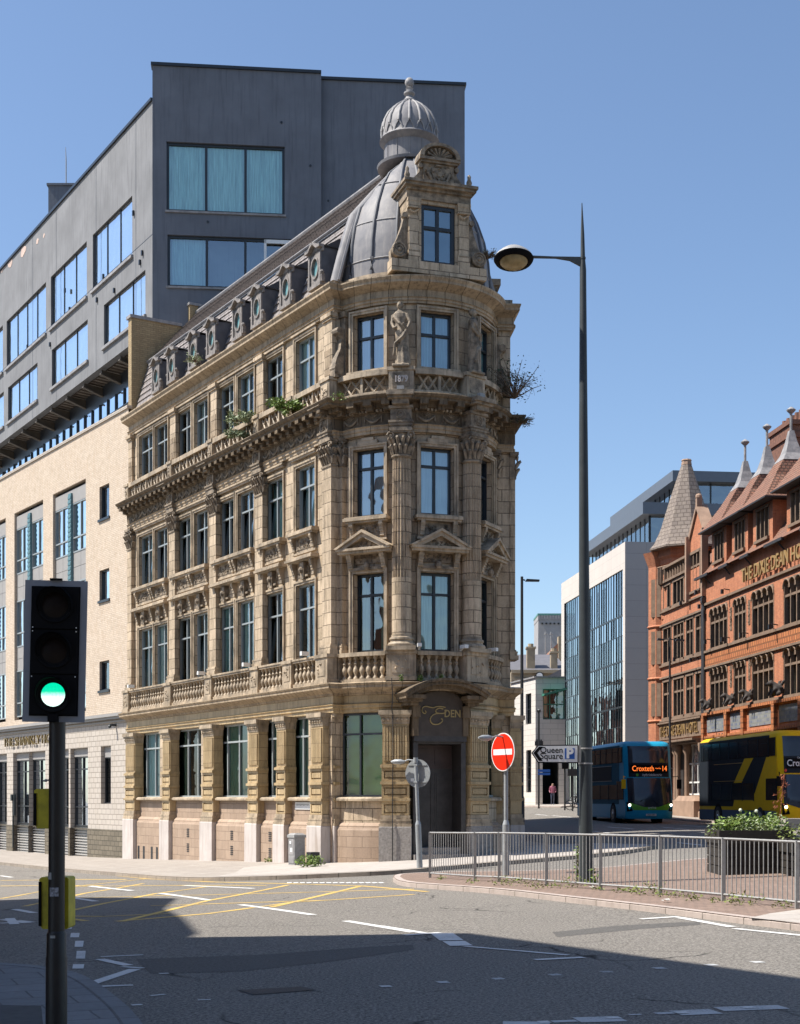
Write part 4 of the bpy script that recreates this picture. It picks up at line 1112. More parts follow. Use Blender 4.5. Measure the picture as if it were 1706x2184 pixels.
mb.box(F, -.56, .56, -.3, .12, 20.02, 20.08); mb.box(F, -.62, .62, -.3, .18, 20.08, 20.16)
K = 14
pa = [(.62*math.cos(math.pi*k/K), 20.16+.42*math.sin(math.pi*k/K)) for k in range(K+1)]
mb.prism(F, pa, -.3, .04)
for k in range(K):
    (x0, z0), (x1, z1) = pa[k], pa[k+1]; s_ = .8
    mb.prism(F, [(x0, z0), (x1, z1), (x1*s_, 20.16+(z1-20.16)*s_), (x0*s_, 20.16+(z0-20.16)*s_)], .04, .2)
for k in range(1, 8):
    t = math.pi*k/8; mb.tube([F(0, .06, 20.18), F(.4*math.cos(t), .1, 20.18+.28*math.sin(t))], [.015, .05], 5)
# shield and crown
mb.prism(F, [(0, 19.47), (.16, 19.56), (.22, 19.72), (.22, 19.88), (-.22, 19.88), (-.22, 19.72), (-.16, 19.56)], .04, .09)
mb.tube([F(-.34, .06, 19.75), F(-.22, .09, 19.52), F(0, .1, 19.45), F(.22, .09, 19.52), F(.34, .06, 19.75)], .045, 6)
for k in range(5): mb.ball(F(-.08+.04*k, .1, 19.96), .028, 5)
carve(mb, F, -.2, .2, 19.55, 19.86, .09, 14); carve(mb, F, -.45, .45, 19.45, 19.98, .05, 30)
mb.build('dormer_crest', 'stone_carve', dmr, smooth=30)
MT['deep_teal'] = M_plain('deep_teal_blind', (.03, .16, .20), .6, scale=1.5)
window(F, -ww+.01, ww-.01, 17.16, 18.84, -.11, B, vs=(.5,), hs=(.62,), fw=.09, fmat='frame_dark', glass='glass_ref', room='deep_teal', rd=.05)

# --- chimney at the far side, gable wall, small fixtures
mb = MB(); F = RF
mb.box(F, 1.6, 2.3, -.55, -.1, 16.7, 18.1); mb.box(F, 1.5, 2.4, -.65, .0, 18.1, 18.3)
mb.build('chimney', 'stone_carve', B)
mb = MB()
mb.box(LF, AL-.35, AL-.0, -2.15, -.02, 13.0, 20.75); mb.box(LF, AL-.35, AL, -3.6, -2.5, 13.0, 21.7); mb.box(LF, AL-.35, AL, -2.5, -2.15, 13.0, 20.75)
gw = mb.build('gable_wall', M_block('yellow_gable_brick', (.40, .30, .165), (.30, .215, .12), (.19, .145, .09), .23, .08, .008, .8, (.16, .12, .07), .5, tone=.3), B)
mb = MB(); mb.box(LF, AL-.42, AL+.06, -2.15, .05, 20.75, 20.87); mb.box(LF, AL-.42, AL+.06, -3.66, -2.45, 21.7, 21.8); mb.build('coping', 'lead_light', gw)
mb = MB()
for F, a, z in ((bfr(PHC-13, RB), 0, 6.05), (bfr(PHC+13, RB), 0, 6.05), (bfr(PHC+36, RB), 0, 6.05)):
    mb.box(F, a-.06, a+.06, .34, .62, z, z+.1); mb.rod(F(a, .3, z-.05), F(a, .45, z+.04), .03, 6)
for a in (PIL[0][1]+.2, PIL[2][0]-.1, PIL[3][0]-.1, PIL[5][0]-.3):
    mb.box(LF, a-.06, a+.06, .30, .55, 6.0, 6.12)
mb.build('security_camera', 'white', B)
mb = MB(); F = bfr(PHC-27.5, RB)
pts = [F(0, .62, 5.15), F(.02, .58, 4.6), F(-.01, .56, 4.3), F(0, .44, 4.1), F(.0, .44, 2.6), F(-.01, .44, 1.3), F(0, .50, .9), F(0, .50, -.1)]
mb.tube(pts, .015, 5); mb.build('cable', 'iron', B)
MT['spandrel_ink'] = M_plain('faded_ink', (.25, .25, .25), .6)
mb = MB(); a = aD(LF, (350+1278/2.437)/1.3587, .2); z = zD(LF, a, .2, (1900+1060/2.437)/1.3587)
mb.box(LF, a-.55, a+.45, .11, .15, z-.11, z+.11); sn = mb.build('street_name_plate', 'white', B)
mb = MB()
for k in range(11): mb.box(LF, a-.44+k*.075, a-.40+k*.075, .15, .152, z+.0+.01*(k % 3), z+.06)
mb.build('worn_lettering', 'spandrel_ink', sn)
# ================================================================ the hotel with cream brick street front and dark rendered upper block
MT['cream_brick'] = M_block('cream_brick', (.57, .475, .375), (.475, .385, .29), (.40, .325, .26), .225, .075, .012, .85, (.40, .28, .18), .5, 1.6, .5, tone=.14, fine=5)
MT['cream_block'] = M_block('cream_stone_block', (.47, .42, .365), (.43, .38, .33), (.22, .19, .16), .44, .215, .018, .8, (.36, .30, .23), .35, .5, .4, tone=.12)
MT['rock_block'] = M_block('rough_dark_block', (.20, .17, .125), (.14, .12, .09), (.05, .045, .035), .42, .20, .014, .9, None, 0, 1, 1.2, tone=.4)
MT['render_lt'] = M_plain('grey_render', (.215, .218, .228), .9, var=.16, scale=.5, bmp=.3, streak=((.11, .112, .12), .8))
MT['render_shaded'] = M_plain('shade_toned_grey_render', (.145, .16, .19), .9, var=.12, scale=.6, bmp=.6, streak=((.07, .078, .095), .6))  # darker, bluer copy of the grey render; shade put into its colour
MT['spandrel'] = M_plain('grey_spandrel', (.30, .285, .27), .6, var=.06)
MT['teal_strip'] = M_plain('teal_metal_strip', (.10, .20, .225), .5, var=.1, scale=8)
MT['soffit'] = M_plain('corrugated_soffit', (.17, .14, .115), .6, var=.2, scale=2)
MT['brown_steel'] = M_plain('brown_steel', (.10, .08, .06), .6, var=.2)
MT['louvre'] = M_plain('aluminium_louvre', (.45, .43, .40), .5, metal=.2, var=.05)
HO = (-10.73, 55.93)
SF = frame(HO, t=(.562, -.827))
H = thing('hotel_building', 'long cream brick hotel with a dark grey rendered block on top, behind the traffic light', 'building', (HO[0], HO[1], 0))
SA = -46.0
def sa(x, d=0): return aD(SF, x, d)
ZB, ZT = 5.05, 17.15
ops = []; wins = []
fl = ((6.0, 7.9), (9.5, 11.35), (12.75, 14.45))
fz = [(5.55, 7.75), (8.85, 11.05), (12.30, 14.45)]
# tall two-light bays
bays = [(113, 183), (30.7, 92)]
ba = [(sa(l), sa(r)) for l, r in bays]
per = ba[0][0]-ba[1][0]
bw = ba[0][1]-ba[0][0]
ba = [(ba[0][0]-per*k, ba[0][0]-per*k+bw) for k in range(9)]
for a0, a1 in ba: ops.append((a0, a1, 5.4, 15.2))
small = []
a_s = (sa(217, -.1), sa(233))
for z0, z1 in ((6.15, 7.35), (9.85, 11.1), (13.2, 14.55)): small.append((a_s[0], a_s[1], z0, z1))
ops += small
mb = MB(); mb.wall(SF, SA, 0.0, 5.05, ZT, ops, 0, .22)
wl = mb.build('wall', 'cream_brick', H)
mb = MB(); mb.box(SF, SA, .0, -.4, .06, ZT, ZT+.12); mb.build('parapet_coping', 'cream_block', H)
for a0, a1, z0, z1 in small:
    window(SF, a0, a1, z0, z1, -.15, H, vs=(), hs=(), fw=.06, fmat='frame_dark', glass='glass_ref')
    s_ = MB(); s_.box(SF, a0-.08, a1+.08, -.1, .06, z0-.1, z0); s_.build('window_sill', 'frame_dark', H)
for bi, (a0, a1) in enumerate(ba[:7]):
    m = (a0+a1)/2
    st_ = MB(); st_.box(SF, m-.17, m+.17, -.2, -.02, 5.4, 14.9)
    for k in range(46): st_.box(SF, m-.17, m+.17, -.02, .0, 5.45+k*.205, 5.55+k*.205)
    st_.build('teal_strip', 'teal_strip', H)
    sp = MB(); sp.box(SF, a0, a1, -.22, -.10, 14.45, 15.05)
    for z0, z1 in ((11.05, 12.30), (7.75, 8.85)):
        for x0, x1 in ((a0, m-.17), (m+.17, a1)):
            c = (x0+x1)/2
            for y0, y1 in ((z0, (z0+z1)/2-.01), ((z0+z1)/2+.01, z1)):
                sp.box(SF, x0, c-.01, -.22, -.13, y0, y1); sp.box(SF, c+.01, x1, -.22, -.13, y0, y1)
            sp.box(SF, x0, x1, -.22, -.15, z0, z1)
    sp.build('spandrel_panel', 'spandrel', H)
    for z0, z1 in fz:
        for x0, x1 in ((a0, m-.17), (m+.17, a1)):
            window(SF, x0, x1, z0, z1, -.16, H, vs=(.5,), hs=(.3,), fw=.06, fmat='frame_blue', glass='glass_ref' if random.random() < .5 else 'glass', cur=random.choice(['left', 'sides', None, 'full']), cmat='curt_g', tilt=0)
# downpipe line
# ground storey
gw = [(0, 16), (38, 63), (72, 98), (131, 148), (161, 189)]
gwa = [(sa(l, -.2), sa(r, 0)) for l, r in gw]
dper = gwa[2][0]-gwa[1][0]
gwa[3] = (gwa[2][0]+dper+.35, gwa[2][1]+dper+.3) if False else gwa[3]
gops = [(a, b, -1.6, 3.85) for a, b in gwa]
for k in range(1, 9): gops.append((gwa[0][0]-k*2.3-1.0, gwa[0][0]-k*2.3+.6, -1.6, 3.85))
so_ = (sa(224, -.15), sa(238), 1.50, 3.85)
mb = MB(); mb.wall(SF, SA, .0, .45, 5.05, gops+[so_], .03, .35); mb.build('ground_wall', 'cream_block', H)
mb = MB(); mb.wall(SF, SA, .0, -2.4, .45, [(o[0], o[1], -2.4, .45) for o in gops], .06, .35)
mb.box(SF, SA, .1, -.1, .075, .44, .46) if False else None
mb.build('plinth', 'rock_block', H)
mb = MB(); mb.box(SF, SA, .0, -.1, .10, 4.78, 4.84); mb.box(SF, SA, .0, -.1, .22, 4.90, 5.0); mb.box(SF, SA, .0, -.1, .30, 5.0, 5.12); mb.build('string_course', 'spandrel', H)
window(SF, so_[0], so_[1], 1.5, 3.4, -.2, H, vs=(), hs=(), fw=.05, fmat='frame_dark', glass='glass_dk')
s_ = MB(); s_.box(SF, so_[0], so_[1], -.2, -.12, 3.4, 3.84); s_.build('spandrel_panel', 'spandrel', H)
for i, (a0, a1, _, _) in enumerate(gops[:10]):
    s_ = MB(); s_.box(SF, a0, a1, -.22, -.13, 3.5, 3.84); s_.build('spandrel_panel', 'spandrel', H)
    window(SF, a0, a1, .52, 3.5, -.22, H, vs=(.45,), hs=(.28, .82), fw=.06, fmat='frame_dark', glass='glass_dk', cur=random.choice([None, 'sides', 'left']), cmat='curt')
    l_ = MB(); l_.box(SF, a0, a1, -.3, -.25, -2.0, .5)
    for k in range(20): l_.box(SF, a0+.02, a1-.02, -.25, -.15, -1.9+k*.12, -1.9+k*.12+.05)
    l_.build('louvre', 'louvre', H)
MT['gold_dk'] = M_plain('dull_bronze_letters', (.20, .14, .05), .4, metal=.4)
# gilt letters
a0, a1 = sa(14), sa(113)
tx = text_mesh('THE SHANKLY HOTEL', .58, .03, SF, 0, .10, 4.28, 'gold', H, sx=1.0, bold=.012)
bb = [((v.co.x+HO[0]-SF(0, 0, 0)[0])*SF.t[0]+(v.co.y+HO[1]-SF(0, 0, 0)[1])*SF.t[1]) for v in tx.data.vertices]
wid = max(bb)-min(bb)
bpy.data.objects.remove(tx)
ra = sa(133)
text_mesh('THE SHANKLY HOTEL', .60, .03, SF, (a0+ra)/2, .10, 4.36, 'gold_dk', H, sx=(ra-a0)/wid, bold=-.004)
# small wall lamps and pipe on the street front
m_ = MB(); a = sa(33); m_.rod(SF(a, .12, -.6), SF(a, .12, 1.6), .035, 6); m_.box(SF, a-.08, a+.08, .04, .22, 1.6, 1.9); m_.box(SF, a+.12, a+.2, .04, .14, .9, 1.9); m_.build('wall_pipe', 'pole', H)
m_ = MB(); a = sa(249); m_.box(SF, a-.05, a+.05, .03, .3, 4.62, 4.70); m_.ball(SF(a, .3, 4.6), .07, 8); m_.build('wall_lamp', 'pole', H)
# --- glazed strip under the overhang
EO = (at(325, 57.3), 57.3)
GF = frame(EO, t=(.5232, -.8522))
mb = MB()
mb.box(GF, SA, -.05, -1.1, -1.0, 19.85, 20.75)
for a in [SA+i*1.05 for i in range(44)]:
    mb.box(GF, a+.3-.035, a+.3+.035, -1.02, -.93, 16.9, 19.9)
mb.box(GF, SA, -.05, -1.02, -.93, 19.1, 19.16)
st_ = mb.build('strip_window', 'frame_dark', H)
mb = MB(); mb.face([GF(SA, -1, 16.9), GF(-.05, -1, 16.9), GF(-.05, -1, 19.9), GF(SA, -1, 19.9)]); mb.build('pane', 'glass_ref', st_)
mb = MB(); mb.face([GF(SA, -1.4, 16.9), GF(-.05, -1.4, 16.9), GF(-.05, -1.4, 19.95), GF(SA, -1.4, 19.95)]); mb.build('interior', 'room', st_)
mb = MB(); mb.face([SF(SA, -.4, 16.95), SF(.1, -.4, 16.95), SF(.1, -7, 16.95), SF(SA, -7, 16.95)]); mb.build('terrace', 'spandrel', H)
mb = MB(); mb.rod(SF(SA, -.5, 17.55), SF(-.35, -.5, 17.55), .03, 6)
for a in [SA+i*1.8 for i in range(26)]: mb.rod(SF(a, -.5, 17.0), SF(a, -.5, 17.55), .02, 5)
mb.build('handrail', 'frame_dark', H)
# soffit, sloping down and inwards, with steel brackets
mb = MB()
na = 230
for k in range(na):
    p, q = SA+(45.6)*k/na, SA+(45.6)*(k+1)/na; o0, o1 = (.07 if k % 2 else 0), (.07 if k % 2 else 0)
    mb.face([GF(p, -.38, 20.80-o0), GF(q, -.38, 20.80-o0), GF(q, -1.0, 20.75-o0), GF(p, -1.0, 20.75-o0)])
    mb.face([GF(p, -.38, 20.8), GF(p, -.38, 20.73), GF(p, -1.0, 20.68), GF(p, -1.0, 20.75)])
mb.build('soffit', 'soffit', H)
for i in range(16):
    b_ = MB(); a = -1.6-i*2.35
    b_.prism(frame(GF(a, 0, 0)[:2], t=GF.n), [(-1.0, 20.25), (-.1, 20.55), (-.1, 20.70), (-1.0, 20.60)], -.03, .03)
    b_.prism(frame(GF(a, 0, 0)[:2], t=GF.n), [(-1.0, 20.19), (-.05, 20.49), (-.05, 20.55), (-1.0, 20.25)], -.10, .10)
    b_.build('steel_bracket', 'brown_steel', H)
# --- grey rendered block, street face
def ga(x, d=0): return aD(GF, x, d)
rows = [((208, 282), (417, 545), 282, 3), ((118, 185), (512, 625), 185, 3), ((23, 98), (592, 710), 98, 4), ((-75, 6), (665, 780), 6, 4),
        ((232, 310), (575, 672), 310, 3), ((120, 187), (680, 770), 187, 3), ((26, 80), (762, 845), 80, 3), ((-60, 8), (815, 905), 8, 3)]
gops = []
for (l, r), (yt, yb), xr, n in rows:
    a0, a1 = ga(l, -.22), ga(r, 0); z1, z0 = zD(GF, ga(xr), 0, yt), zD(GF, ga(xr), 0, yb)
    gops.append([a0, a1, z0, z1, n])
ZR1, ZR2, ZO = 31.4, 29.97, 20.75
zt_top, zb_top = gops[0][3], gops[0][2]; zt_lo, zb_lo = gops[4][3], gops[4][2]
for i, o in enumerate(gops):
    o[2], o[3] = (zb_top, zt_top) if i < 4 else (zb_lo, zt_lo)
mb = MB(); mb.wall(GF, -45, 0, ZO, ZR2, [tuple(o[:4]) for o in gops], 0, .14); mb.face([GF(-45, -.0, ZO), GF(0, 0, ZO), GF(0, -.4, ZO+.05), GF(-45, -.4, ZO+.05)])
mb.build('street_render', 'render_lt', H)
for a0, a1, z0, z1, n in gops:
    window(GF, a0, a1, z0, z1, -.10, H, vs=tuple((k+1)/n for k in range(n-1)), hs=(), fw=.05, fmat='frame_dark', glass='glass_net', cur='full' if random.random() < .8 else 'sides', cmat='curt_w', fd=.02)
    s_ = MB(); s_.box(GF, a0-.12, a1+.12, -.1, .10, z0-.12, z0); s_.build('window_sill', 'lead_light', H)
mb = MB(); mb.box(GF, -45, 0, -.4, .08, ZR2, ZR2+.12); mb.build('roof_edge', 'frame_dark', H)
mb = MB()
for x, y in ((245, 620), (286, 455), (300, 560), (222, 590), (150, 470+190), (140, 620), (108, 735), (208, 640), (305, 540), (60, 740)):
    a = ga(x); z = zD(GF, a, 0, y); mb.box(GF, a-.05, a+.05, 0, .08, z-.1, z+.1)
mb.build('wall_fixing', 'frame_dark', H)
mb = MB()   # render joints, weep pipes and patches where the coat has come away
for x in (205, 120, 290, 70): a = ga(x); mb.box(GF, a-.012, a+.012, -.005, .006, ZO, ZR2)
mb.box(GF, -45, 0, -.005, .006, 24.55, 24.57); mb.build('render_joint', 'frame_dark', H)
MT['bare'] = M_plain('bare_pinkish_patch', (.55, .42, .36), .9)
rp = random.Random(5)
for x, y, s_ in ((6, 557, .55), (22, 552, .35), (50, 529, .4), (80, 508, .18), (-8, 575, .7), (94, 496, .12), (333*.8, 262, .16)):
    a, z = ga(x), zD(GF, ga(x), 0, y)-.15; mb = MB(); mb.prism(GF, [(a+s_*(1+.5*rp.random())*math.cos(t)*.9, min(ZR2-.05, z+s_*(.5+.5*rp.random())*math.sin(t))) for t in [k*math.pi/5 for k in range(10)]], .001, .012); mb.build('bare_patch', 'bare', H)

# --- the end face (two planes)
X1 = (at(685, 57.97), 57.97)
l1 = math.dist(EO, X1); EF = frame(EO, t=((X1[0]-EO[0])/l1, (X1[1]-EO[1])/l1))
X2a = (at(684, 58.25), 58.25); X2b = (at(991, 58.75), 58.75)
l2 = math.dist(X2a, X2b); EF2 = frame(X2a, t=((X2b[0]-X2a[0])/l2, (X2b[1]-X2a[1])/l2))
def ea(x): return aD(EF, x)
eo = [(ea(355), ea(607), zt(452, 57.5), zt(305, 57.5)), (ea(357), ea(622), zt(613, 57.5), zt(503, 57.5))]
mb = MB(); mb.wall(EF, 0, l1, 13, ZR1, eo, 0, .25)
mb.face([EF(l1, 0, 13), EF(l1, -.8, 13), EF(l1, -.8, ZR1), EF(l1, 0, ZR1)]); mb.face([EF(0, 0, 29), EF(0, -.4, 29), EF(0, -.4, ZR1), EF(0, 0, ZR1)])
mb.wall(EF2, 0, l2, 10, ZR1-.1, [], 0); 
q0, q1 = EF2(l2, 0, 0), EF2(l2, -9, 0)
BK = frame(X2b, t=(1, .07))
mb.box(BK, -5.4, -.04, -10, -.35, 18, ZR1-.12)
mb.box(BK, -9.0, -2.0, -26, -10.01, 0, 24.3)  # hidden rear block added, its height shaped to keep the buses shaded
mb.build('end_render_and_shade_block', 'render_shaded', H)
for x, y in ((662, 346), (600, 256), (443, 475), (700, 420)):
    mb = MB(); a, z = aD(EF, x), zt(y, 57.6); mb.tube([EF(a, .005, z), EF(a, .03, z)], .05, 10); mb.build('wall_fixing', 'frame_dark', H)
mb = MB(); mb.box(EF, -.06, l1, -.4, .07, ZR1, ZR1+.12); mb.box(EF2, 0, l2+.06, -.4, .07, ZR1-.1, ZR1+.02); mb.build('roof_edge', 'frame_dark', H)
w1 = eo[0]; window(EF, w1[0], w1[1], w1[2], w1[3], -.15, H, vs=(.333, .667), hs=(), fw=.10, fmat='frame_dark', glass='glass', cur='full', cmat='curt', rd=.8)
w1 = eo[1]; window(EF, w1[0], w1[1], w1[2], w1[3], -.15, H, vs=(.315, .625), hs=(), fw=.10, fmat='frame_dark', glass='glass_ref', cur='left', cmat='curt', rd=.8)
mb = MB(); a = ea(563)
mb.box(EF, a, a+.1, -.1, .0, eo[1][2], eo[1][3]-.05); mb.box(EF, a, eo[1][1], -.1, 0, eo[1][3]-.2, eo[1][3]-.05); mb.build('white_frame', 'white', H)
for w1 in eo:
    s_ = MB(); s_.box(EF, w1[0]-.05, w1[1]+.05, -.1, .07, w1[2]-.08, w1[2]); s_.build('window_sill', 'lead_light', H)
# body behind, roof, lift box and mast
mb = MB(); b0 = .6
def zprism(mb, pts, z0, z1):
    mb.face([(*p[:2], z1) for p in pts]); mb.face([(*p[:2], z0) for p in pts][::-1])
    for i in range(len(pts)):
        p, q = pts[i], pts[(i+1) % len(pts)]; mb.face([(*p[:2], z0), (*q[:2], z0), (*q[:2], z1), (*p[:2], z1)])
zprism(mb, [GF(-45, -.5, 0), GF(-.5, -.5, 0), EF(l1, -.6, 0), BK(-1.5, -1, 0), BK(-1.5, -9.5, 0), BK(-14, -9.5, 0), BK(-20, -20, 0), GF(-45, -18, 0)], 20.9, ZR2-.1)
zprism(mb, [SF(SA, -3.5, 0), SF(-1, -3.5, 0), BK(-6, -1, 0), BK(-6, -26, 0), SF(SA, -20, 0)], -2, 19.5); mb.build('body', 'render_lt', H)
bx = MB(); Ys = 80; x0, x1 = at(103, Ys), at(160, Ys)
bx.box(ID, x0, x1, Ys, Ys+4, 28.0, zt(396, Ys)); bx.box(ID, x0-.08, x1+.08, Ys-.08, Ys+4.08, zt(396, Ys), zt(396, Ys)+.12); bx.build('lift_housing', 'render_shaded', H)
ms = MB(); ms.tube([(at(141, Ys+1), Ys+1, zt(396, Ys)), (at(141, Ys+1), Ys+1, zt(325, Ys)), (at(140, Ys+1), Ys+1, zt(297, Ys))], [.035, .03, .012], 6); ms.build('mast', 'zinc', H)

# ================================================================ unseen buildings that shade the near road, block skylight and darken a reflection
MT['red_brick'] = M_block('common_red_brick', (.34, .15, .09), (.27, .11, .07), (.2, .16, .12), .225, .075, .01, .85, None, 0, 1, .4)
def block_building(name, label, poly, h, mat, rows_=5, group=None):
    t = thing(name, label, 'building', (poly[0][0], poly[0][1], 0), group=group)
    n = len(poly)
    wm = MB(); 
    for i in range(n):
        p, q = poly[i], poly[(i+1) % n]; L = math.dist(p, q); F = frame(p, t=((q[0]-p[0])/L, (q[1]-p[1])/L))
        ops = []; k = int(L/3.2)
        if L > 4:
            for c in range(k):
                a = (c+.5)*L/k
                for r in range(rows_): ops.append((a-.6, a+.6, 1+r*h/(rows_+.3), 1+r*h/(rows_+.3)+2.1))
        wm.wall(F, 0, L, -2, h, ops, 0, .2)
        for o in ops:
            pm = MB(); pm.face([F(o[0], -.2, o[2]), F(o[1], -.2, o[2]), F(o[1], -.2, o[3]), F(o[0], -.2, o[3])]); pm.build('window', 'glass_far', t)
    wm.face([(p[0], p[1], h) for p in poly]); wm.build('wall', mat, t)
    return t
MT['glass_far'] = M_plain('dark_window_glass', (.02, .03, .035), .08, var=.1)
sh = 1/math.tan(SUN_EL)
def caster(gx, gy, z): return (gx+S.x/S.z*(z-g(gx, gy)), gy+S.y/S.z*(z-g(gx, gy)))
HB = 16.0
c1 = caster(*gp(1000, 1990), HB); c2 = caster(*gp(350, 2034), HB); cR = caster(*gp(1706, 2085), HB)
dr_ = Vector((cR[0]-c1[0], cR[1]-c1[1])).normalized(); ee = (cR[0]+dr_.x*.8, cR[1]+dr_.y*.8)
c3 = caster(*gp(424, 1990), HB); c4 = caster(*gp(392, 1958), HB); c5 = caster(*gp(352, 1938), HB); c6 = caster(*gp(378, 1916), HB); c7 = caster(*gp(140, 1914), HB); c8 = caster(*gp(-60, 1938), HB)
block_building('brick_building', 'plain red brick building across the road from the hotel, beside the camera', [c1, c2, c3, c4, c5, c6, c7, c8, (c8[0]-2, c8[1]-8), (c1[0]-9, c1[1]-10), (ee[0]-9, ee[1]-8), (ee[0]-2.2, ee[1]-5.5), ee], HB, 'red_brick')

block_building('unseen_stone_block', 'unseen pale stone building added behind the camera', [(46, -20), (46, -34), (-14, -26), (-14, -11)], 19, 'cream_block', 5)  # unseen block added to cut skylight in the near shade
block_building('brick_building', 'unseen plain brick block added down the left side of the right-hand street, hidden behind the corner', [(-3.5, 104), (-10, 178), (-34, 178), (-28, 104)], 14.5, 'red_brick', 4)  # unseen block added to darken the lower office glass reflection

# ================================================================ stone and glass office block down the right-hand street
SD = (-.114, .9935)                     # the way the right-hand street runs, away from the camera
MT['office_stone'] = M_block('pale_office_stone', (.56, .51, .46), (.53, .485, .44), (.38, .35, .32), 1.25, .9, .012, .7, (.45, .40, .35), .3, .3, .15, tone=.06, offset=0)
MT['office_stone2'] = M_block('office_end_stone', (.40, .37, .35), (.385, .36, .34), (.25, .235, .22), 1.6, 1.15, .014, .7, None, 0, .3, .15, tone=.06, offset=.0)
MT['roof_blue'] = M_plain('blue_grey_roof_cladding', (.14, .155, .18), .4, metal=.3, var=.05)
OO = (at(1333, 103), 103.0)
OF = frame(OO, t=(-SD[0], -SD[1]))       # long glazed side; a runs towards the camera, so the block spans a < 0
O = thing('office_building', 'modern office block with pale stone frame and tall glass wall', 'building', (OO[0], OO[1], 0))
def oa(x, d=0): return aD(OF, x, d)
aL = oa(1197); zT = zt(1155, 103)
gl0, gl1 = oa(1203), oa(1328)
zg = zT-1.9
mb = MB()
mb.wall(OF, aL, 0, -1, zT, [(gl0, gl1, -1, zg)], 0, .2)
mb.build('stone_frame', 'office_stone', O)
NF = frame(OO, t=(-SD[1]*-1, SD[0]*-1*-1)); NF = frame(OO, t=(.9935, .114))
mb = MB(); mb.wall(NF, 0, 16, -1, zT, [], 0); mb.face([OF(aL, 0, zT), OF(0, 0, zT), NF(16, 0, zT), (OF(aL, 0, 0)[0]+16, OF(aL, 0, 0)[1]+1.8, zT)])
mb.build('end_wall', 'office_stone2', O)
gm = MB()
nb_ = 26; s_ = (gl1-gl0)/nb_
nfl = 6; fh = (zg-(-1))/nfl
for k in range(nb_+1): gm.box(OF, gl0+k*s_-.04, gl0+k*s_+.04, -.16, -.06, -1, zg)
fls = [zg-3.35*j for j in range(1, 7)]
for z in fls: gm.box(OF, gl0, gl1, -.16, -.07, z-.07, z+.07)
for z in fls: gm.box(OF, gl0, gl1, -.16, -.08, z-1.5, z-1.45)
cw = gm.build('curtain_wall', 'frame_dark', O)
pm = MB(); rnd = random.Random(3)
zz = [zg]+[v for z in fls for v in (z, z-1.5)]+[-1]
for k in range(nb_):
    for j in range(len(zz)-1):
        e0, e1 = rnd.uniform(-.008, .008), rnd.uniform(-.008, .008)
        pm.face([OF(gl0+k*s_, -.10+e0, zz[j+1]), OF(gl0+(k+1)*s_, -.10+e1, zz[j+1]), OF(gl0+(k+1)*s_, -.10+e1, zz[j]), OF(gl0+k*s_, -.10+e0, zz[j])])
pm.build('pane', 'glass_ref', cw)
rm_ = MB(); rm_.face([OF(gl0, -1.2, -1), OF(gl1, -1.2, -1), OF(gl1, -1.2, zg), OF(gl0, -1.2, zg)]); rm_.build('interior', 'room', cw)
for k in range(0, nb_, 1):
    for z in (fls[3]-1.4, fls[2]-.0-3.3+1.7):
        pass
cm = MB()
for zc0, zc1 in ((fls[3]-1.6, fls[3]-.1), (fls[4]-1.6, fls[4]-.1)):
    for k in range(nb_):
        if rnd.random() < .75: cm.face([OF(gl0+(k+.1)*s_, -.6, zc0), OF(gl0+(k+.45+rnd.random()*.3)*s_, -.6, zc0), OF(gl0+(k+.35+rnd.random()*.2)*s_, -.6, zc1), OF(gl0+(k+.1)*s_, -.6, zc1)])
cm.build('blind', 'curt', cw)
# set-back glazed top storeys with overhanging roofs
def penthouse(x0d, xld, Y, z0, z1, zr_, w_, ov, nm):
    P = (at(x0d, Y), Y); F1 = frame(P, t=(-SD[0], -SD[1])); F2 = frame(P, t=(.9935, .114)); La = aD(F1, xld)
    m = MB(); m.box(F1, La, ov, -w_, ov, z1, zr_)
    r = m.build('roof_slab', 'roof_blue', O)
    f = MB(); n = max(3, int(-La/1.2))
    for k in range(n+1): f.box(F1, La*(1-k/n)-.04, La*(1-k/n)+.04, -.1, .04, z0, z1)
    n2 = int(w_/2.2)
    for k in range(n2+1): f.box(F2, w_*k/n2-.06, w_*k/n2+.06, -.1, .04, z0, z1)
    f.box(F1, La, 0, -.1, .05, z0, z0+.12); f.box(F2, 0, w_, -.1, .05, z0, z0+.12)
    fo = f.build('glazed_storey', 'frame_dark', O)
    p = MB(); p.face([F1(La, 0, z0), F1(0, 0, z0), F1(0, 0, z1), F1(La, 0, z1)]); p.face([F2(0, 0, z0), F2(w_, 0, z0), F2(w_, 0, z1), F2(0, 0, z1)]); p.build('pane', 'glass_ref', fo)
    i_ = MB(); i_.box(F1, La+.3, -.5, -w_+.5, -.5, z0, z1-.01); i_.build('interior', 'room', fo)
Y1 = 104.5
penthouse(1385, 1256, Y1, zT, zt(1100, Y1), zt(1075, Y1), 18, .7, 1)
penthouse(1448, 1318, Y1+1, zt(1075, Y1), zt(1030, Y1+1), zt(1008, Y1+1), 17, .7, 2)

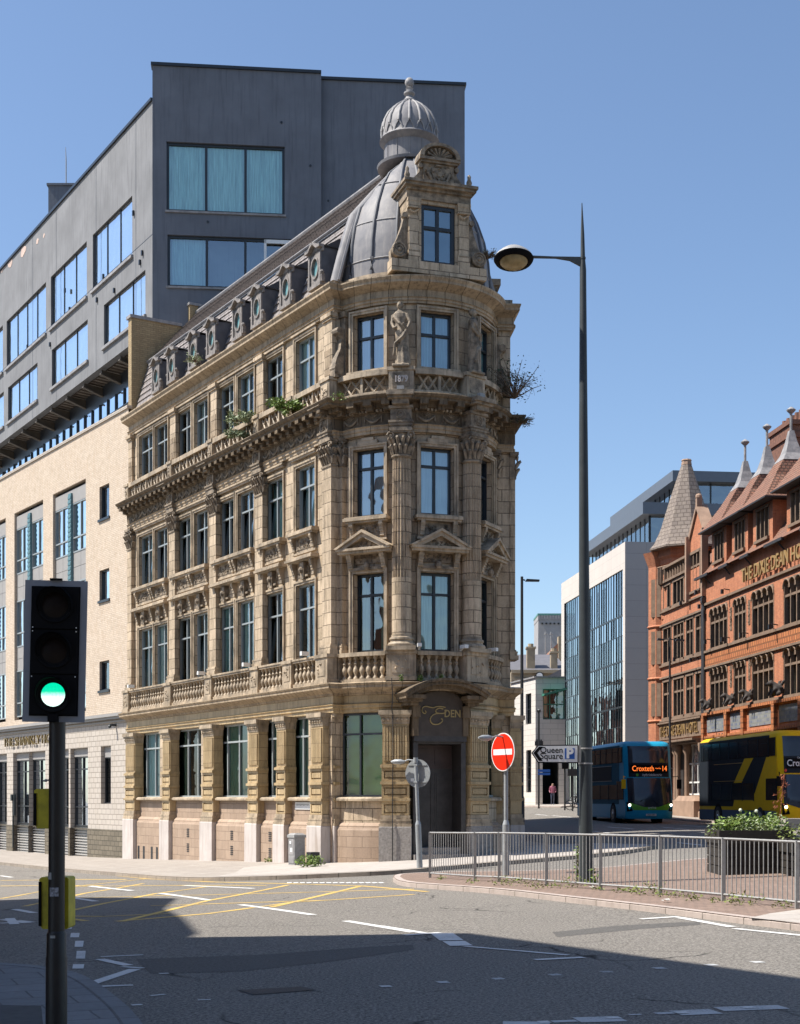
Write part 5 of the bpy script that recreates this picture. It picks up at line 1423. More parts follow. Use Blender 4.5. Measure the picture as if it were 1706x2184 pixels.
# ================================================================ far side of the square
MT['white_stone'] = M_block('white_stone_cladding', (.62, .58, .53), (.58, .545, .50), (.38, .36, .33), 1.2, .45, .02, .7, None, 0, .3, .2, tone=.08)
MT['far_slate'] = M_plain('distant_slate', (.15, .145, .155), .6, var=.12, scale=2)
MT['far_stone'] = M_plain('distant_sandstone', (.36, .29, .20), .85, var=.15, scale=1)
MT['tower_stone'] = M_plain('distant_grey_tower_stone', (.33, .32, .32), .9, var=.1, scale=.3, streak=((.22, .215, .22), .5))
MT['copper'] = M_plain('green_copper', (.10, .26, .22), .6, var=.1)
MT['green_steel'] = M_plain('green_steel', (.05, .22, .15), .5, var=.1)
Yw = 114.0
W_ = thing('shop_building', 'low white stone building with a dark open ground floor beyond the one way sign', 'building', (at(1155, Yw), Yw, 0))
P = (at(1137, Yw), Yw-2); F1 = frame(P, phi=4); F2 = frame(P, t=(.25, -.968))
L = aD(F1, 1205)
ztw = zt(1450, Yw)
o1 = (aD(F1, 1158), L-.0, zt(1537, Yw), zt(1473, Yw)); o2 = (aD(F1, 1157), aD(F1, 1192), 1.2, zt(1594, Yw))
mb = MB(); mb.wall(F1, 0, L, -1, ztw, [o1, o2], 0, .5)
Lw = 6.0
o3 = (-2.3, -1.0, zt(1545, Yw), zt(1480, Yw)); o4 = (-2.2, -1.0, zt(1690, Yw), zt(1600, Yw))
mb.wall(F2, -Lw, 0, -1, ztw, [o3, o4], 0, .3); mb.face([F1(0, 0, ztw), F1(L, 0, ztw), F1(L, -6, ztw), F2(-Lw, 0, ztw)])
mb.build('wall', 'white_stone', W_)
mb = MB(); mb.box(F1, 0, L, -.1, .12, ztw, ztw+.12); mb.box(F2, -Lw, 0, -.1, .12, ztw, ztw+.12); mb.build('coping', 'lead_light', W_)
window(F1, *o1, -.3, W_, vs=(.33, .66), hs=(.5,), fw=.09, fmat='green_steel', glass='glass', cur='sides', cmat='curt_g', rd=1.2)
window(F2, *o3, -.2, W_, vs=(.5,), hs=(.5,), fw=.08, fmat='frame_dark', glass='glass'); window(F2, *o4, -.2, W_, vs=(.5,), hs=(.3, .6), fw=.08, fmat='frame_dark', glass='glass_dk')
mb = MB(); mb.box(F1, o2[0]-.05, o2[1]+.05, -3.5, -3.4, 0, 6); mb.box(F1, o2[0]-.1, o2[0], -3.5, -.45, 0, 6); mb.box(F1, o2[1], o2[1]+.1, -3.5, -.45, 0, 6); mb.box(F1, o2[0], o2[1], -3.5, -.45, o2[3]+.01, o2[3]+.1); mb.build('shopfront_interior', 'room', W_)
mb = MB(); mb.prism(F1, [(o1[0]-.1, zt(1485, Yw)), (L, zt(1472, Yw)), (L, zt(1476, Yw)), (o1[0]-.1, zt(1489, Yw))], 0, 1.2); mb.build('canopy', 'green_steel', W_)
bm_ = MB()
for x in (1152, 1143): a = aD(F1, x); z = zt(1583, Yw); bm_.box(F1, a-.05, a+.05, 0, .5, z, z+.12); bm_.box(F1, a-.15, a+.15, .3, .5, z-.35, z)
bm_.build('wall_lamp', 'iron', W_)
F3 = frame((at(1192, Yw-1), Yw-1), phi=4)
mb = MB(); mb.box(F3, 0, .8, -1, 0, 0, zt(1600, Yw)); mb.build('white_pier', 'white', W_)
# houses with slate roof and chimneys behind
Yh = 150.0
HH = thing('slate_roof_building', 'sandstone building with grey slate roof and round clock, behind the white shop', 'building', (at(1160, Yh), Yh, 0))
mb = MB(); X0, X1 = at(1090, Yh), at(1215, Yh); mb.box(ID, X0, X1, Yh, Yh+12, -1, zt(1433, Yh)); mb.box(ID, X0, X1, Yh-.3, Yh, zt(1436, Yh), zt(1429, Yh)); mb.box(ID, X0, X1, Yh-.15, Yh, zt(1452, Yh), zt(1447, Yh)); mb.build('wall', 'far_stone', HH)
mb = MB(); ze, zr_ = zt(1430, Yh), zt(1396, Yh+6)
mb.face([(X0, Yh-.2, ze), (X1, Yh-.2, ze), (X1-1, Yh+6, zr_), (X0-1, Yh+6, zr_)]); mb.face([(X0, Yh+12, ze), (X1, Yh+12, ze), (X1-1, Yh+6, zr_), (X0-1, Yh+6, zr_)]); mb.build('roof', 'far_slate', HH)
for (l, r, t_, b_) in ((1125, 1142, 1378, 1420), (1176, 1190, 1388, 1432)):
    m = MB(); m.box(ID, at(l, Yh), at(r, Yh), Yh+.5, Yh+1.6, zt(b_+6, Yh), zt(t_+4, Yh)); m.box(ID, at(l-2, Yh), at(r+2, Yh), Yh+.4, Yh+1.7, zt(t_+4, Yh), zt(t_, Yh)); m.rod((at((l+r)/2, Yh), Yh+1, zt(t_, Yh)), (at((l+r)/2, Yh), Yh+1, zt(t_-7, Yh)), .3, 8); m.build('chimney', 'far_stone', HH)
m = MB(); c = (at(1150, Yh), Yh-.2, zt(1442, Yh)); m.tube([(c[0], c[1]-.15, c[2]), (c[0], c[1]+.1, c[2])], .42, 20)
ck = m.build('clock', 'iron', HH); m = MB(); m.tube([(c[0], c[1]-.17, c[2]), (c[0], c[1]-.15, c[2])], .33, 20); m.build('clock_face', 'white', ck)
m = MB(); m.prism(ID, [(at(1150, Yh-2), zt(1452, Yh-2)), (at(1200, Yh-2), zt(1425, Yh-2)), (at(1200, Yh-2), zt(1452, Yh-2))], Yh-2.2, Yh-1.9); m.build('gable', 'far_slate', HH)
Yr = 170.0
RH = thing('brick_gable_house', 'brick gable with cream chimney behind the slate roof', 'building', (at(1190, Yr), Yr, 0))
m = MB(); m.prism(ID, [(at(1160, Yr), 0), (at(1215, Yr), 0), (at(1215, Yr), zt(1360, Yr)), (at(1196, Yr), zt(1366, Yr)), (at(1176, Yr), zt(1385, Yr)), (at(1160, Yr), zt(1425, Yr))], Yr, Yr+8); m.build('wall', 'red_brick', RH)
m = MB(); m.box(ID, at(1190, Yr), at(1199, Yr), Yr-.5, Yr+1, zt(1420, Yr), zt(1358, Yr)); m.build('chimney', 'far_stone', RH)
m = MB()
for x, t_, b_ in ((1165, 1345, 1398), (1177, 1345, 1400)):
    m.rod((at(x, Yr), Yr+1, zt(b_, Yr)), (at(x, Yr), Yr+1, zt(t_, Yr)), .06, 5); m.rod((at(x-3, Yr), Yr+1, zt(t_+6, Yr)), (at(x+4, Yr), Yr+1, zt(t_+5, Yr)), .05, 4)
m.build('aerial', 'zinc', RH)
Yt = 420.0
T = thing('stone_tower', 'tall grey square ventilation tower with green top on the skyline', 'tower', (at(1180, Yt), Yt, 0))
m = MB(); F = frame((at(1153, Yt), Yt), phi=0)
wt = at(1240, Yt)-at(1153, Yt)
m.taper(ID, (at(1150, Yt)+at(1240, Yt))/2, -5, zt(1322, Yt), 7.0, 7.0, 6.5, 6.5, cd=Yt+7)
cx_ = (at(1150, Yt)+at(1240, Yt))/2
m.box(ID, cx_-6.6, cx_+6.6, Yt+.4, Yt+13.6, zt(1322, Yt), zt(1312, Yt)); 
for k in range(16): m.box(ID, cx_-6.4+k*.84, cx_-6.1+k*.84, Yt+.2, Yt+.45, zt(1320, Yt), zt(1312, Yt))
m.build('shaft', 'tower_stone', T)
m = MB(); m.box(ID, cx_-6.7, cx_+6.7, Yt+.3, Yt+13.7, zt(1312, Yt), zt(1308, Yt)); m.build('parapet', 'copper', T)
m = MB()
for k in range(10): m.box(ID, cx_-5.6+k*1.2, cx_-5.1+k*1.2, Yt+.05, Yt+.4, zt(1331, Yt), zt(1328, Yt))
m.build('opening', 'room', T)
# ================================================================ red brick gothic hotel on the right
MT['orange_brick'] = M_block('orange_red_brick', (.56, .215, .105), (.40, .14, .07), (.36, .21, .15), .225, .075, .012, .85, (.27, .09, .045), .6, .6, .5, tone=.25, fine=5)
MT['orange_tc'] = M_block('moulded_red_terracotta', (.52, .20, .08), (.40, .13, .055), (.14, .06, .03), .30, .30, .045, .8, (.22, .09, .04), .4, .8, 1.2, tone=.3)
MT['dark_brick'] = M_plain('sooty_brick', (.22, .10, .065), .85, scale=6, c2=(.10, .05, .035))
MT['gold_brick'] = M_plain('tarnished_gilt_letters', (.33, .21, .08), .6)
MT['brown_stone'] = M_plain('brown_sandstone', (.235, .16, .11), .85, var=.2, scale=2.5, bmp=.4)
MT['light_brown'] = M_plain('pinkish_sandstone', (.36, .24, .17), .85, var=.15, scale=2, bmp=.4)
MT['dark_lead'] = M_plain('black_gutter_lead', (.035, .032, .034), .6, var=.2)
MT['red_tile'] = M_block('red_roof_tiles', (.33, .155, .10), (.24, .12, .085), (.05, .03, .025), .22, .16, .03, .8, (.20, .16, .12), .6, 1, 1.2, tone=.3)
MT['stone_tile'] = M_block('stone_roof_slates', (.27, .225, .19), (.20, .165, .145), (.09, .07, .06), .42, .26, .022, .8, (.2, .16, .12), .4, 1, 1.1, tone=.3)
MT['panel_blue'] = M_block('blue_white_patterned_tiles', (.28, .28, .27), (.09, .11, .20), (.20, .21, .19), .22, .20, .03, .5, None, 0, 1, .3)
MT['win_dark'] = M_glass('leaded_glass', (.68, .70, .66), .08, (.7, .75, .75), .06, .05)
MT['net'] = M_fabric('grey_net', (.62, .60, .52))
DO = (16.4, 91.0)
DX = frame(DO, t=(.114, -.9935))
D = thing('gothic_hotel', 'orange red brick gothic hotel with stone mullioned windows, spired dormers and cone roofed corner turret', 'building', (DO[0], DO[1], 0))
D['label'] = 'orange brick gothic hotel with spired dormers and a cone roofed corner turret'
def da(x, d=0): return aD(DX, x, d)
def dz(x, y, d=0): return zD(DX, da(x, d), d, y)
AE_ = 34.0; A5 = da(1505)
r1, r2 = (6.75, 9.0), (10.2, 12.35)
wl_ = []   # a0, a1, z0, z1, lights, arched
for l, r, n in ((1419, 1432, 2), (1441, 1458.6, 3), (1468, 1479, 2), (1488.6, 1501.6, 2)):
    for z0, z1 in (r1, r2): wl_.append((da(l, -.12), da(r), z0, z1, n, False))
for l, r, n in ((1419, 1430, 2), (1440, 1458.5, 3)): wl_.append((da(l, -.12), da(r), 13.6, 15.0, n, False))
wl_.append((da(1475, -.12), da(1493), 13.9, 16.1, 3, False))
for l, r, n in ((1520, 1552, 4), (1571, 1591.5, 3), (1610, 1651, 4), (1678, 1712, 3), (1745, 1800, 5)):
    for z0, z1 in (r1, r2): wl_.append((da(l, -.12), da(r), z0, z1, n, True))
gl_ = [(da(1468, -.3), da(1493), 1.9, 4.9), (da(1447, -.3), da(1461), 0, 4.9), (da(1420, -.3), da(1438), 1.6, 4.9)]
arches = [(da(1528, -.3), da(1560)), (da(1592, -.3), da(1624)), (da(1655, -.3), da(1690)), (da(1730), da(1780))]
mb = MB()
zmain = 14.45
mb.wall(DX, .9, A5, 5.1, 15.2, [w[:4] for w in wl_ if w[3] < 15.2], 0, .22)
gb0, gb1 = da(1472), A5
mb.wall(DX, gb0, gb1, 15.2, 16.9, [wl_[10][:4]] if False else [(wl_[10][0], wl_[10][1], 15.2, 16.1)], .0, .22)
mb.prism(DX, [(gb0, 16.9), (gb1, 16.9), ((gb0+gb1)/2, 18.6)], -.5, 0)
mb.wall(DX, A5, AE_, 5.1, zmain, [w[:4] for w in wl_ if w[0] > A5], .03, .22)
dw = mb.build('wall', 'orange_brick', D)
wl_[10] = (*wl_[10][:4], 3, False)
mb = MB(); mb.wall(DX, .5, A5, -1, 5.1, gl_, -.02, .35); mb.build('ground_wall', 'light_brown', D)
mb = MB()
mb.wall(DX, A5, AE_, -1, 5.1, [(a, b, -1, 3.7) for a, b in arches], .03, .4); mb.build('ground_wall', 'orange_brick', D)
def goth(a0, a1, z0, z1, n, arched):
    F = DX; mb = MB(); w = (a1-a0)/n; t = .055
    mb.box(F, a0-.09, a0+t, -.2, .03, z0, z1); mb.box(F, a1-t, a1+.09, -.2, .03, z0, z1)
    for k in range(1, n): mb.box(F, a0+k*w-t, a0+k*w+t, -.2, .0, z0, z1)
    zt_ = z0+(z1-z0)*.66
    if z1-z0 > 1.6: mb.box(F, a0, a1, -.18, -.01, zt_-.06, zt_+.06)
    mb.box(F, a0-.12, a1+.12, -.2, .10, z0-.14, z0)
    if arched:
        for k in range(n):
            x0, x1 = a0+k*w, a0+(k+1)*w; c = (x0+x1)/2; r = w/2
            pts = [(x0, z1+.12), (x0, z1-r)]+[(c-r*math.cos(q), z1-r+r*math.sin(q)) for q in [math.pi*j/8 for j in range(1, 8)]]+[(x1, z1-r), (x1, z1+.12)]
            mb.prism(F, pts, -.2, .04)
            mb.tube([F(c-(r+.06)*math.cos(q), .06, z1-r+(r+.06)*math.sin(q)) for q in [math.pi*j/8 for j in range(9)]], .05, 5)
    else: mb.box(F, a0-.12, a1+.12, -.2, .05, z1-.02, z1+.14)
    o = mb.build('window', 'brown_stone', D)
    p = MB(); e = -.19
    zs = [z0, zt_, z1+.0] if z1-z0 > 1.6 else [z0, z1]
    for k in range(n):
        for j in range(len(zs)-1):
            j1 = random.uniform(-.01, .01); p.face([F(a0+k*w, e, zs[j]), F(a0+(k+1)*w, e+j1, zs[j]), F(a0+(k+1)*w, e+j1, zs[j+1]), F(a0+k*w, e, zs[j+1])])
    p.build('pane', 'win_dark', o)
    c = MB()
    for k in range(n):
        for q in (0, 1):
            if random.random() < .8:
                x0 = a0+k*w+.05+q*w*.55; c.face([F(x0, -.26, z0), F(x0+w*.3, -.26, z0), F(x0+w*.24, -.26, z1), F(x0, -.26, z1)])
    c.build('curtain', 'net', o)
    r = MB(); r.face([F(a0, -.6, z0), F(a1, -.6, z0), F(a1, -.6, z1), F(a0, -.6, z1)])
    for (x0, y0), (x1, y1) in (((a0, z0), (a0, z1)), ((a1, z0), (a1, z1)), ((a0, z1), (a1, z1)), ((a0, z0), (a1, z0))): r.face([F(x0, -.21, y0), F(x0, -.6, y0), F(x1, -.6, y1), F(x1, -.21, y1)])
    r.build('interior', 'room', o)
for wv in wl_: goth(*wv)
# string courses, relief band, moulded panels
def band(z0, z1, d, a0, a1, mat, nm='string_course'):
    m = MB(); m.box(DX, a0, a1, -.05, d, z0, z1); return m.build(nm, mat, D)
for z in (12.72, 10.0): band(z, z+.13, .16, A5+.02, AE_, 'brown_stone')
for z in (13.36, 12.5, 9.95, 9.2, 6.5): band(z, z+.11, .13, .9, A5, 'brown_stone')
band(9.22, 9.98, .07, A5+.02, AE_, 'orange_tc', 'relief_band'); band(9.08, 9.2, .14, A5+.02, AE_, 'brown_stone'); band(6.42, 6.58, .26, A5, AE_, 'orange_tc'); band(6.58, 6.72, .16, A5, AE_, 'brown_stone')
band(5.1, 5.24, .2, A5, AE_, 'orange_tc')
m = MB(); m.box(DX, A5-.35, A5-.05, 0, .16, 4, 14.0)
m.rod(DX(A5+.05, .12, 5), DX(A5+.05, .12, 15), .07, 8); m.box(DX, A5-.1, A5+.2, 0, .3, 12.9, 13.2); m.build('downpipe', 'dark_lead', D)
for i, (l, r) in enumerate(((1510, 1549), (1560, 1583), (1600, 1652), (1664, 1706))):
    m = MB(); m.box(DX, da(l), da(r), -.02, .07, 5.45, 6.3); m.build('tile_panel', 'panel_blue', D)
for x in (1506, 1555, 1591, 1657, 1715):
    m = MB(); a = da(x); m.box(DX, a-.2, a+.2, -.02, .25, 0, 6.42); m.build('brick_buttress', 'orange_tc', D)
for a, b in arches:
    m = MB(); c, r = (a+b)/2, (b-a)/2
    for q, rr, dd in ((0, .0, .0), (1, .16, .08), (2, .34, .14)):
        m.tube([DX(c-(r*.8+rr)*math.cos(t), dd, 3.7+(r*.6+rr)*math.sin(t)) for t in [math.pi*j/14 for j in range(15)]], .09, 6)
    m.build('arch_moulding', 'light_brown', D)
    m = MB(); m.box(DX, a, b, -.4, -.35, -.5, 3.7); m.build('door', 'room', D)
    m = MB()
    for t in [math.pi*(j+.5)/12 for j in range(12)]: m.box(DX, c+(r*.8+.55)*math.cos(t)-.08, c+(r*.8+.55)*math.cos(t)+.08, 0, .06, 3.7+(r*.6+.55)*math.sin(t)-.1, 3.7+(r*.6+.55)*math.sin(t)+.1)
    m.build('arch_tile', 'brown_stone', D)
# relief carved strips between the windows
for x, y0, y1 in ((1560.5, 1295, 1344), (1599.5, 1280, 1332), (1560.5, 1420, 1465), (1600, 1405, 1450)):
    m = MB(); a = da(x); z1, z0 = dz(x, y0), dz(x, y1); m.box(DX, a-.14, a+.14, 0, .06, z0, z1); carve(m, DX, a-.14, a+.14, z0, z1, .06, 30); m.build('carved_panel', 'brown_stone', D)
# little lantern brackets on the front
for x, y in ((1467, 1283), (1500, 1260), (1520, 1365), (1557, 1400-40), (1453, 1403), (1489, 1404), (1507, 1290), (1597, 1351), (1660, 1333), (1557, 1258)):
    m = MB(); a, z = da(x), dz(x, y); m.rod(DX(a, 0, z), DX(a, .35, z+.05), .03, 5); m.box(DX, a-.07, a+.07, .38, .52, z-.22, z+.02); m.build('wall_lamp', 'iron', D)
# lettering
text_mesh('THE DIXIE DEAN HOTEL', 1.0, .05, DX, (da(1573)+da(1573)+11.6)/2, .16, 13.42, 'gold_brick', D, sx=.86, bold=.012)
m = MB(); m.box(DX, .9, A5-.3, 0, .12, 5.35, 6.35); m.box(DX, .7, A5-.2, -.1, .75, 5.08, 5.2); m.box(DX, .8, A5-.25, -.1, .5, 4.95, 5.08); m.box(DX, .9, A5-.3, -.1, .25, 6.35, 6.45)
fs = m.build('fascia', 'brown_stone', D)
text_mesh('THE DIXIE DEAN HOTEL', .92, .03, DX, (1.1+A5-.4)/2, .16, 5.83, 'gold_brick', fs, sx=.74, bold=-.01)
# balustrade, gable coping
m = MB(); m.box(DX, .9, gb0, -.3, .15, 15.2, 15.35); m.box(DX, .9, gb0, -.3, .18, 16.05, 16.2); m.box(DX, .9, gb0, -.9, -.8, 15.2, 16.0)
n = 12
for k in range(n): a = .9+(gb0-.9)*(k+.5)/n; m.lathe(lambda x, y, z: DX(a+x, y-.05, z), [(.10, 15.35), (.10, 15.9), (.16, 16.05)], 8)
m.build('balustrade', 'brown_stone', D)
m = MB(); c = (gb0+gb1)/2
for q in (-1, 1): m.prism(DX, [(c, 18.6), (c, 18.85), (c+q*(gb1-gb0)*.62, 16.95), (c+q*(gb1-gb0)*.5, 16.9)], -.55, .12)
m.box(DX, c-.14, c+.14, -.2, .1, 18.6, 19.2); m.ball(DX(c, -.05, 19.3), .2, 8)
for q in (gb0-.05, gb1+.02): m.box(DX, q-.13, q+.13, -.1, .28, 13.3, 17.2)
m.build('gable_coping', 'light_brown', D)
# corner turret
tc = (at(1464, 89.4), 89.4)
TF = lambda a, d, z: (tc[0]+a, tc[1]+d, z)
m = MB(); m.lathe(TF, [(1.6, 13.0), (1.6, 16.4), (1.65, 16.42), (1.65, 16.7), (1.8, 16.9), (1.8, 17.3), (2.0, 17.6)], 8); m.build('turret', 'orange_brick', D)
m = MB(); m.lathe(TF, [(1.83, 16.2), (1.86, 16.25), (1.83, 16.3)], 8)
for k in range(24): t = 2*math.pi*k/24; m.box(lambda a, d, z: TF(1.72*math.cos(t)+a, 1.72*math.sin(t)+d, z), -.09, .09, -.09, .09, 15.2, 16.2)
m.build('turret_arcade', 'brown_stone', D)
m = MB(); m.lathe(TF, [(2.30, 17.45), (2.05, 17.75), (1.66, 18.6), (1.08, 20.5), (.38, 22.6), (.28, 22.85)], 8); m.lathe(TF, [(2.33, 17.35), (2.32, 17.46)], 8); cone = m.build('cone_roof', 'stone_tile', D)
m = MB(); m.lathe(TF, [(.34, 22.75), (.30, 23.0), (.34, 23.02), (.30, 23.1)], 8); m.build('cone_cap', 'light_brown', cone)
CF = frame(DX(.45, 0, 0)[:2], phi=-40)
m = MB(); m.lathe(lambda a, d, z: DX(.55+a, -.35+d, z), [(.95, -1), (.95, 5.1), (1.0, 5.2), (.95, 5.3), (.95, 6.5), (1.05, 6.6), (.95, 6.7), (.95, 9.2), (1.05, 9.3), (.95, 9.4), (.95, 12.5), (1.05, 12.6), (.95, 12.7), (.95, 16.4), (1.3, 17.3)], 8)
ct = m.build('corner_pier', 'orange_brick', D)
for z0, z1 in ((6.9, 9.0), (10.2, 12.3), (13.2, 15.6)):
    m = MB(); Fc = frame(DX(.55, -.35, 0)[:2], phi=-38); m.box(Fc, -.34, .34, .80, .93, z0, z1); m.build('window', 'brown_stone', D)
# main roof with bell-cast eaves, dormers with spires
m = MB()
for (d0, z0), (d1, z1) in (((.38, 14.40), (.0, 14.75)), ((.0, 14.75), (-1.2, 16.4)), ((-1.2, 16.4), (-5, 20.6)), ((-5, 20.6), (-10, 14.5))):
    h = math.hypot(d1-d0, z1-z0); L0 = d0*-1.3
    m.face([DX(A5-.3, d0, z0), DX(AE_, d0, z0), DX(AE_, d1, z1), DX(A5-.3, d1, z1)], [(A5, z0), (AE_, z0), (AE_, z0+h), (A5, z0+h)])
m.face([DX(A5-.3, 0, 14.75), DX(A5-.3, -5, 20.6), DX(A5-.3, -10, 14.5)])
m.face([DX(.9, -.9, 15.3), DX(A5-.3, -.9, 15.3), DX(A5-.3, -4.5, 19.2), DX(2.5, -4.5, 18.4)])
m.build('main_roof', 'red_tile', D)
dms = [(1520, 1551), (1563, 1597), (1608, 1650), (1680, 1728)]
cuts = [A5-.3]
for l, r in dms: cuts += [da(l)-.25, da(r)+.25]
cuts.append(AE_)
for k in range(0, len(cuts), 2):
    m = MB(); m.box(DX, cuts[k]-.5, cuts[k+1]+.5 if k+1 < len(cuts) else AE_, .30, .44, 14.28, 14.42); m.build('gutter', 'dark_lead', D)
for i, (l, r) in enumerate(dms):
    a0, a1 = da(l), da(r); c, hw_ = (a0+a1)/2, (a1-a0)/2; bk = 1.45
    m = MB(); zs_, ze_ = 14.95, 16.45
    w0, w1 = c-hw_*.62, c+hw_*.62
    m.wall(DX, a0, a1, 14.2, 16.9, [(w0, w1, zs_, ze_)], .05, .2)
    for q in (a0, a1): m.face([DX(q, .05, 14.2), DX(q, -2.6, 14.2), DX(q, -2.6, 16.9), DX(q, .05, 16.9)], [(0, 13), (2.9, 13), (2.9, 16.9), (0, 16.9)])
    pass
    dd = m.build('brick_dormer', 'orange_brick', D)
    F0 = frame(DX(0, .07, 0)[:2], t=DX.t)
    m = MB(); n = 3; w = (w1-w0)/n
    for k in range(n+1): m.box(F0, w0+k*w-.05, w0+k*w+.05, -.18, .0, zs_, ze_)
    m.box(F0, w0-.1, w1+.1, -.18, .12, zs_-.15, zs_); m.box(F0, w0-.05, w1+.05, -.18, .05, ze_, ze_+.12); m.build('window', 'brown_stone', dd)
    m = MB(); m.face([F0(w0, -.15, zs_), F0(w1, -.15, zs_), F0(w1, -.15, ze_), F0(w0, -.15, ze_)]); m.build('pane', 'win_dark', dd)
    m = MB(); m.face([F0(w0, -.35, zs_), F0(w1, -.35, zs_), F0(w1, -.35, ze_), F0(w0, -.35, ze_)]); m.build('interior', 'net' if i % 2 else 'room', dd)
    m = MB(); pr = [(hw_+.55, 2.1, 16.75), (hw_+.25, 1.85, 17.05), (hw_*.55+.1, 1.15, 18.1), (.62, .62, 18.95)]
    for k in range(3):
        (x0, y0, z0), (x1, y1, z1) = pr[k], pr[k+1]
        for q in range(4):
            sx, sy = [(-1, 1), (1, 1), (1, -1), (-1, -1)][q]; tx_, ty = [(-1, 1), (1, 1), (1, -1), (-1, -1)][(q+1) % 4]
            m.face([DX(c+sx*x0, -bk+sy*y0, z0), DX(c+tx_*x0, -bk+ty*y0, z0), DX(c+tx_*x1, -bk+ty*y1, z1), DX(c+sx*x1, -bk+sy*y1, z1)])
    m.build('hipped_roof', 'red_tile', dd)
    m = MB(); m.box(DX, c-hw_-.57, c+hw_+.57, -bk-2.4, -bk+2.12, 16.68, 16.76); m.build('gutter', 'dark_lead', dd)
    m = MB(); Fp = lambda a, d, z: DX(c+a, -bk+d, z)
    rr = [(.66, 18.9), (.42, 19.3), (.24, 19.9), (.12, 20.5)]
    for (x0, z0), (x1, z1) in zip(rr, rr[1:]): m.taper(Fp, 0, z0, z1, x0, x0, x1, x1)
    m.rod(Fp(0, 0, 20.4), Fp(0, 0, 21.5), .07, 8); m.lathe(Fp, [(.10, 21.4), (.22, 21.52), (.24, 21.58), (.12, 21.68), (.02, 21.74)], 10)
    m.build('lead_spire', 'lead_light', dd)
    br_ = MB(); br_.rod(DX(a0-.3, .05, 13.9), DX(a0-.3, .42, 14.3), .04, 5); br_.build('gutter_bracket', 'iron', dd)
m = MB(); ac = da(1683, -4); m.box(DX, ac-1.4, ac+1.6, -5, -3.4, 17, 22.4); m.box(DX, ac-1.55, ac+1.75, -5.1, -3.3, 21.5, 21.8); m.box(DX, ac-1.55, ac+1.75, -5.1, -3.3, 22.2, 22.45)
for k in range(5): m.lathe(lambda x, y, z: DX(ac-1.1+k*.6+x, -4.2+y, z), [(.2, 22.4), (.17, 23.1)], 8)
m.build('chimney', 'dark_brick', D)
# white sash window, door and columns on the left ground floor
g0 = gl_[0]
window(DX, g0[0], g0[1], g0[2], g0[3], -.25, D, vs=(.33, .66), hs=(.25, .62), fw=.09, fmat='white', glass='glass_dk')
m = MB(); m.box(DX, g0[0]-.5, g0[1]+.35, -.1, .5, -.5, 1.55); m.taper(DX, (g0[0]+g0[1])/2, 1.55, 1.85, (g0[1]-g0[0])/2+.42, .25, (g0[1]-g0[0])/2, .1, cd=.22); m.build('window_bay_base', 'light_brown', D)
m = MB(); m.box(DX, gl_[1][0], gl_[1][1], -.4, -.35, 0, 4.9); m.build('door', 'door', D)
window(DX, *gl_[2], -.25, D, vs=(.5,), hs=(.6,), fmat='frame_dark', glass='glass_dk')
for x in (1440, 1445, 1463.5, 1496, 1501):
    m = MB(); a = da(x, .2); m.lathe(lambda u, v, z: DX(a+u, .16+v, z), [(.24, -.2), (.24, .9), (.15, 1.0), (.14, 4.3), (.24, 4.5), (.26, 4.9)], 12); m.build('stone_column', 'light_brown', D, smooth=40)
# carved beasts on the fascia of the right part
for x, y, s_ in ((1502, 1512, .62), (1550, 1503, .66), (1589, 1496, .66), (1651, 1485, .78)):
    a, z = da(x, .5), 6.72; m = MB(); F = lambda u, v, w_: DX(a+u*s_, .35+v*s_, z+w_*s_)
    m.ball(F(0, 0, .42), .36*s_, 10, (1, .9, 1.15)); m.ball(F(-.12, .42, .80), .22*s_, 10, (.9, 1.2, .9)); m.ball(F(-.15, .66, .72), .11*s_, 8); m.tube([F(0, .05, .5), F(-.08, .25, .75), F(-.12, .4, .85)], [.3*s_, .22*s_, .18*s_], 8)
    for q in (-1, 1):
        m.tube([F(q*.22, .2, .45), F(q*.26, .42, .25), F(q*.22, .5, .02)], [.11*s_, .09*s_, .08*s_], 7); m.tube([F(q*.3, -.1, .25), F(q*.34, .12, .1), F(q*.3, .2, .02)], [.14*s_, .12*s_, .08*s_], 7)
        m.tube([F(q*.15, -.15, .6), F(q*.35, -.3, .95), F(q*.3, -.42, 1.05)], [.12*s_, .10*s_, .03*s_], 7); m.tube([F(-.12+q*.12, .36, .95), F(-.12+q*.16, .34, 1.08)], [.06*s_, .02*s_], 5)
    m.tube([F(.1, -.3, .2), F(.3, -.35, .35), F(.38, -.2, .6)], [.07*s_, .06*s_, .04*s_], 6)
    o = m.build('carved_beast', 'beast', D); r = o.modifiers.new('fuse', 'REMESH'); r.mode = 'VOXEL'; r.voxel_size = .05; r.use_smooth_shade = True

# ================================================================ buses
MT['bus_blue'] = M_plain('bus_turquoise_blue', (.015, .30, .50), .4, spec=.25, var=.05)
MT['bus_navy'] = M_plain('bus_dark_teal', (.012, .10, .16), .6, spec=.06, var=.05)
MT['bus_green'] = M_plain('bus_lime_green', (.12, .40, .035), .4, var=.05)
MT['bus_yellow'] = M_plain('bus_yellow', (.74, .46, .012), .5, spec=.1, var=.05)
MT['bus_grey'] = M_plain('bus_dark_grey', (.022, .027, .035), .6, spec=.06, var=.05)
MT['bus_skirt'] = M_plain('bus_blue_grey_skirt', (.09, .13, .19), .6, spec=.06, var=.05)
MT['bus_glass'] = M_plain('bus_tinted_glass', (.014, .02, .026), .2, var=.4, scale=.8, spec=.2)
MT['bus_screen'] = M_glass('bus_windscreen', (.45, .52, .55), .12, (.8, .9, 1.0), .02, .01)
MT['bus_screen2'] = M_plain('bus_windscreen_glass', (.035, .045, .065), .1, var=.3, scale=.7, spec=.6)  # pale bluish reflection put into the opaque windscreen colour
MT['led'] = M_emit('amber_led', (1.0, .20, .03), .85)
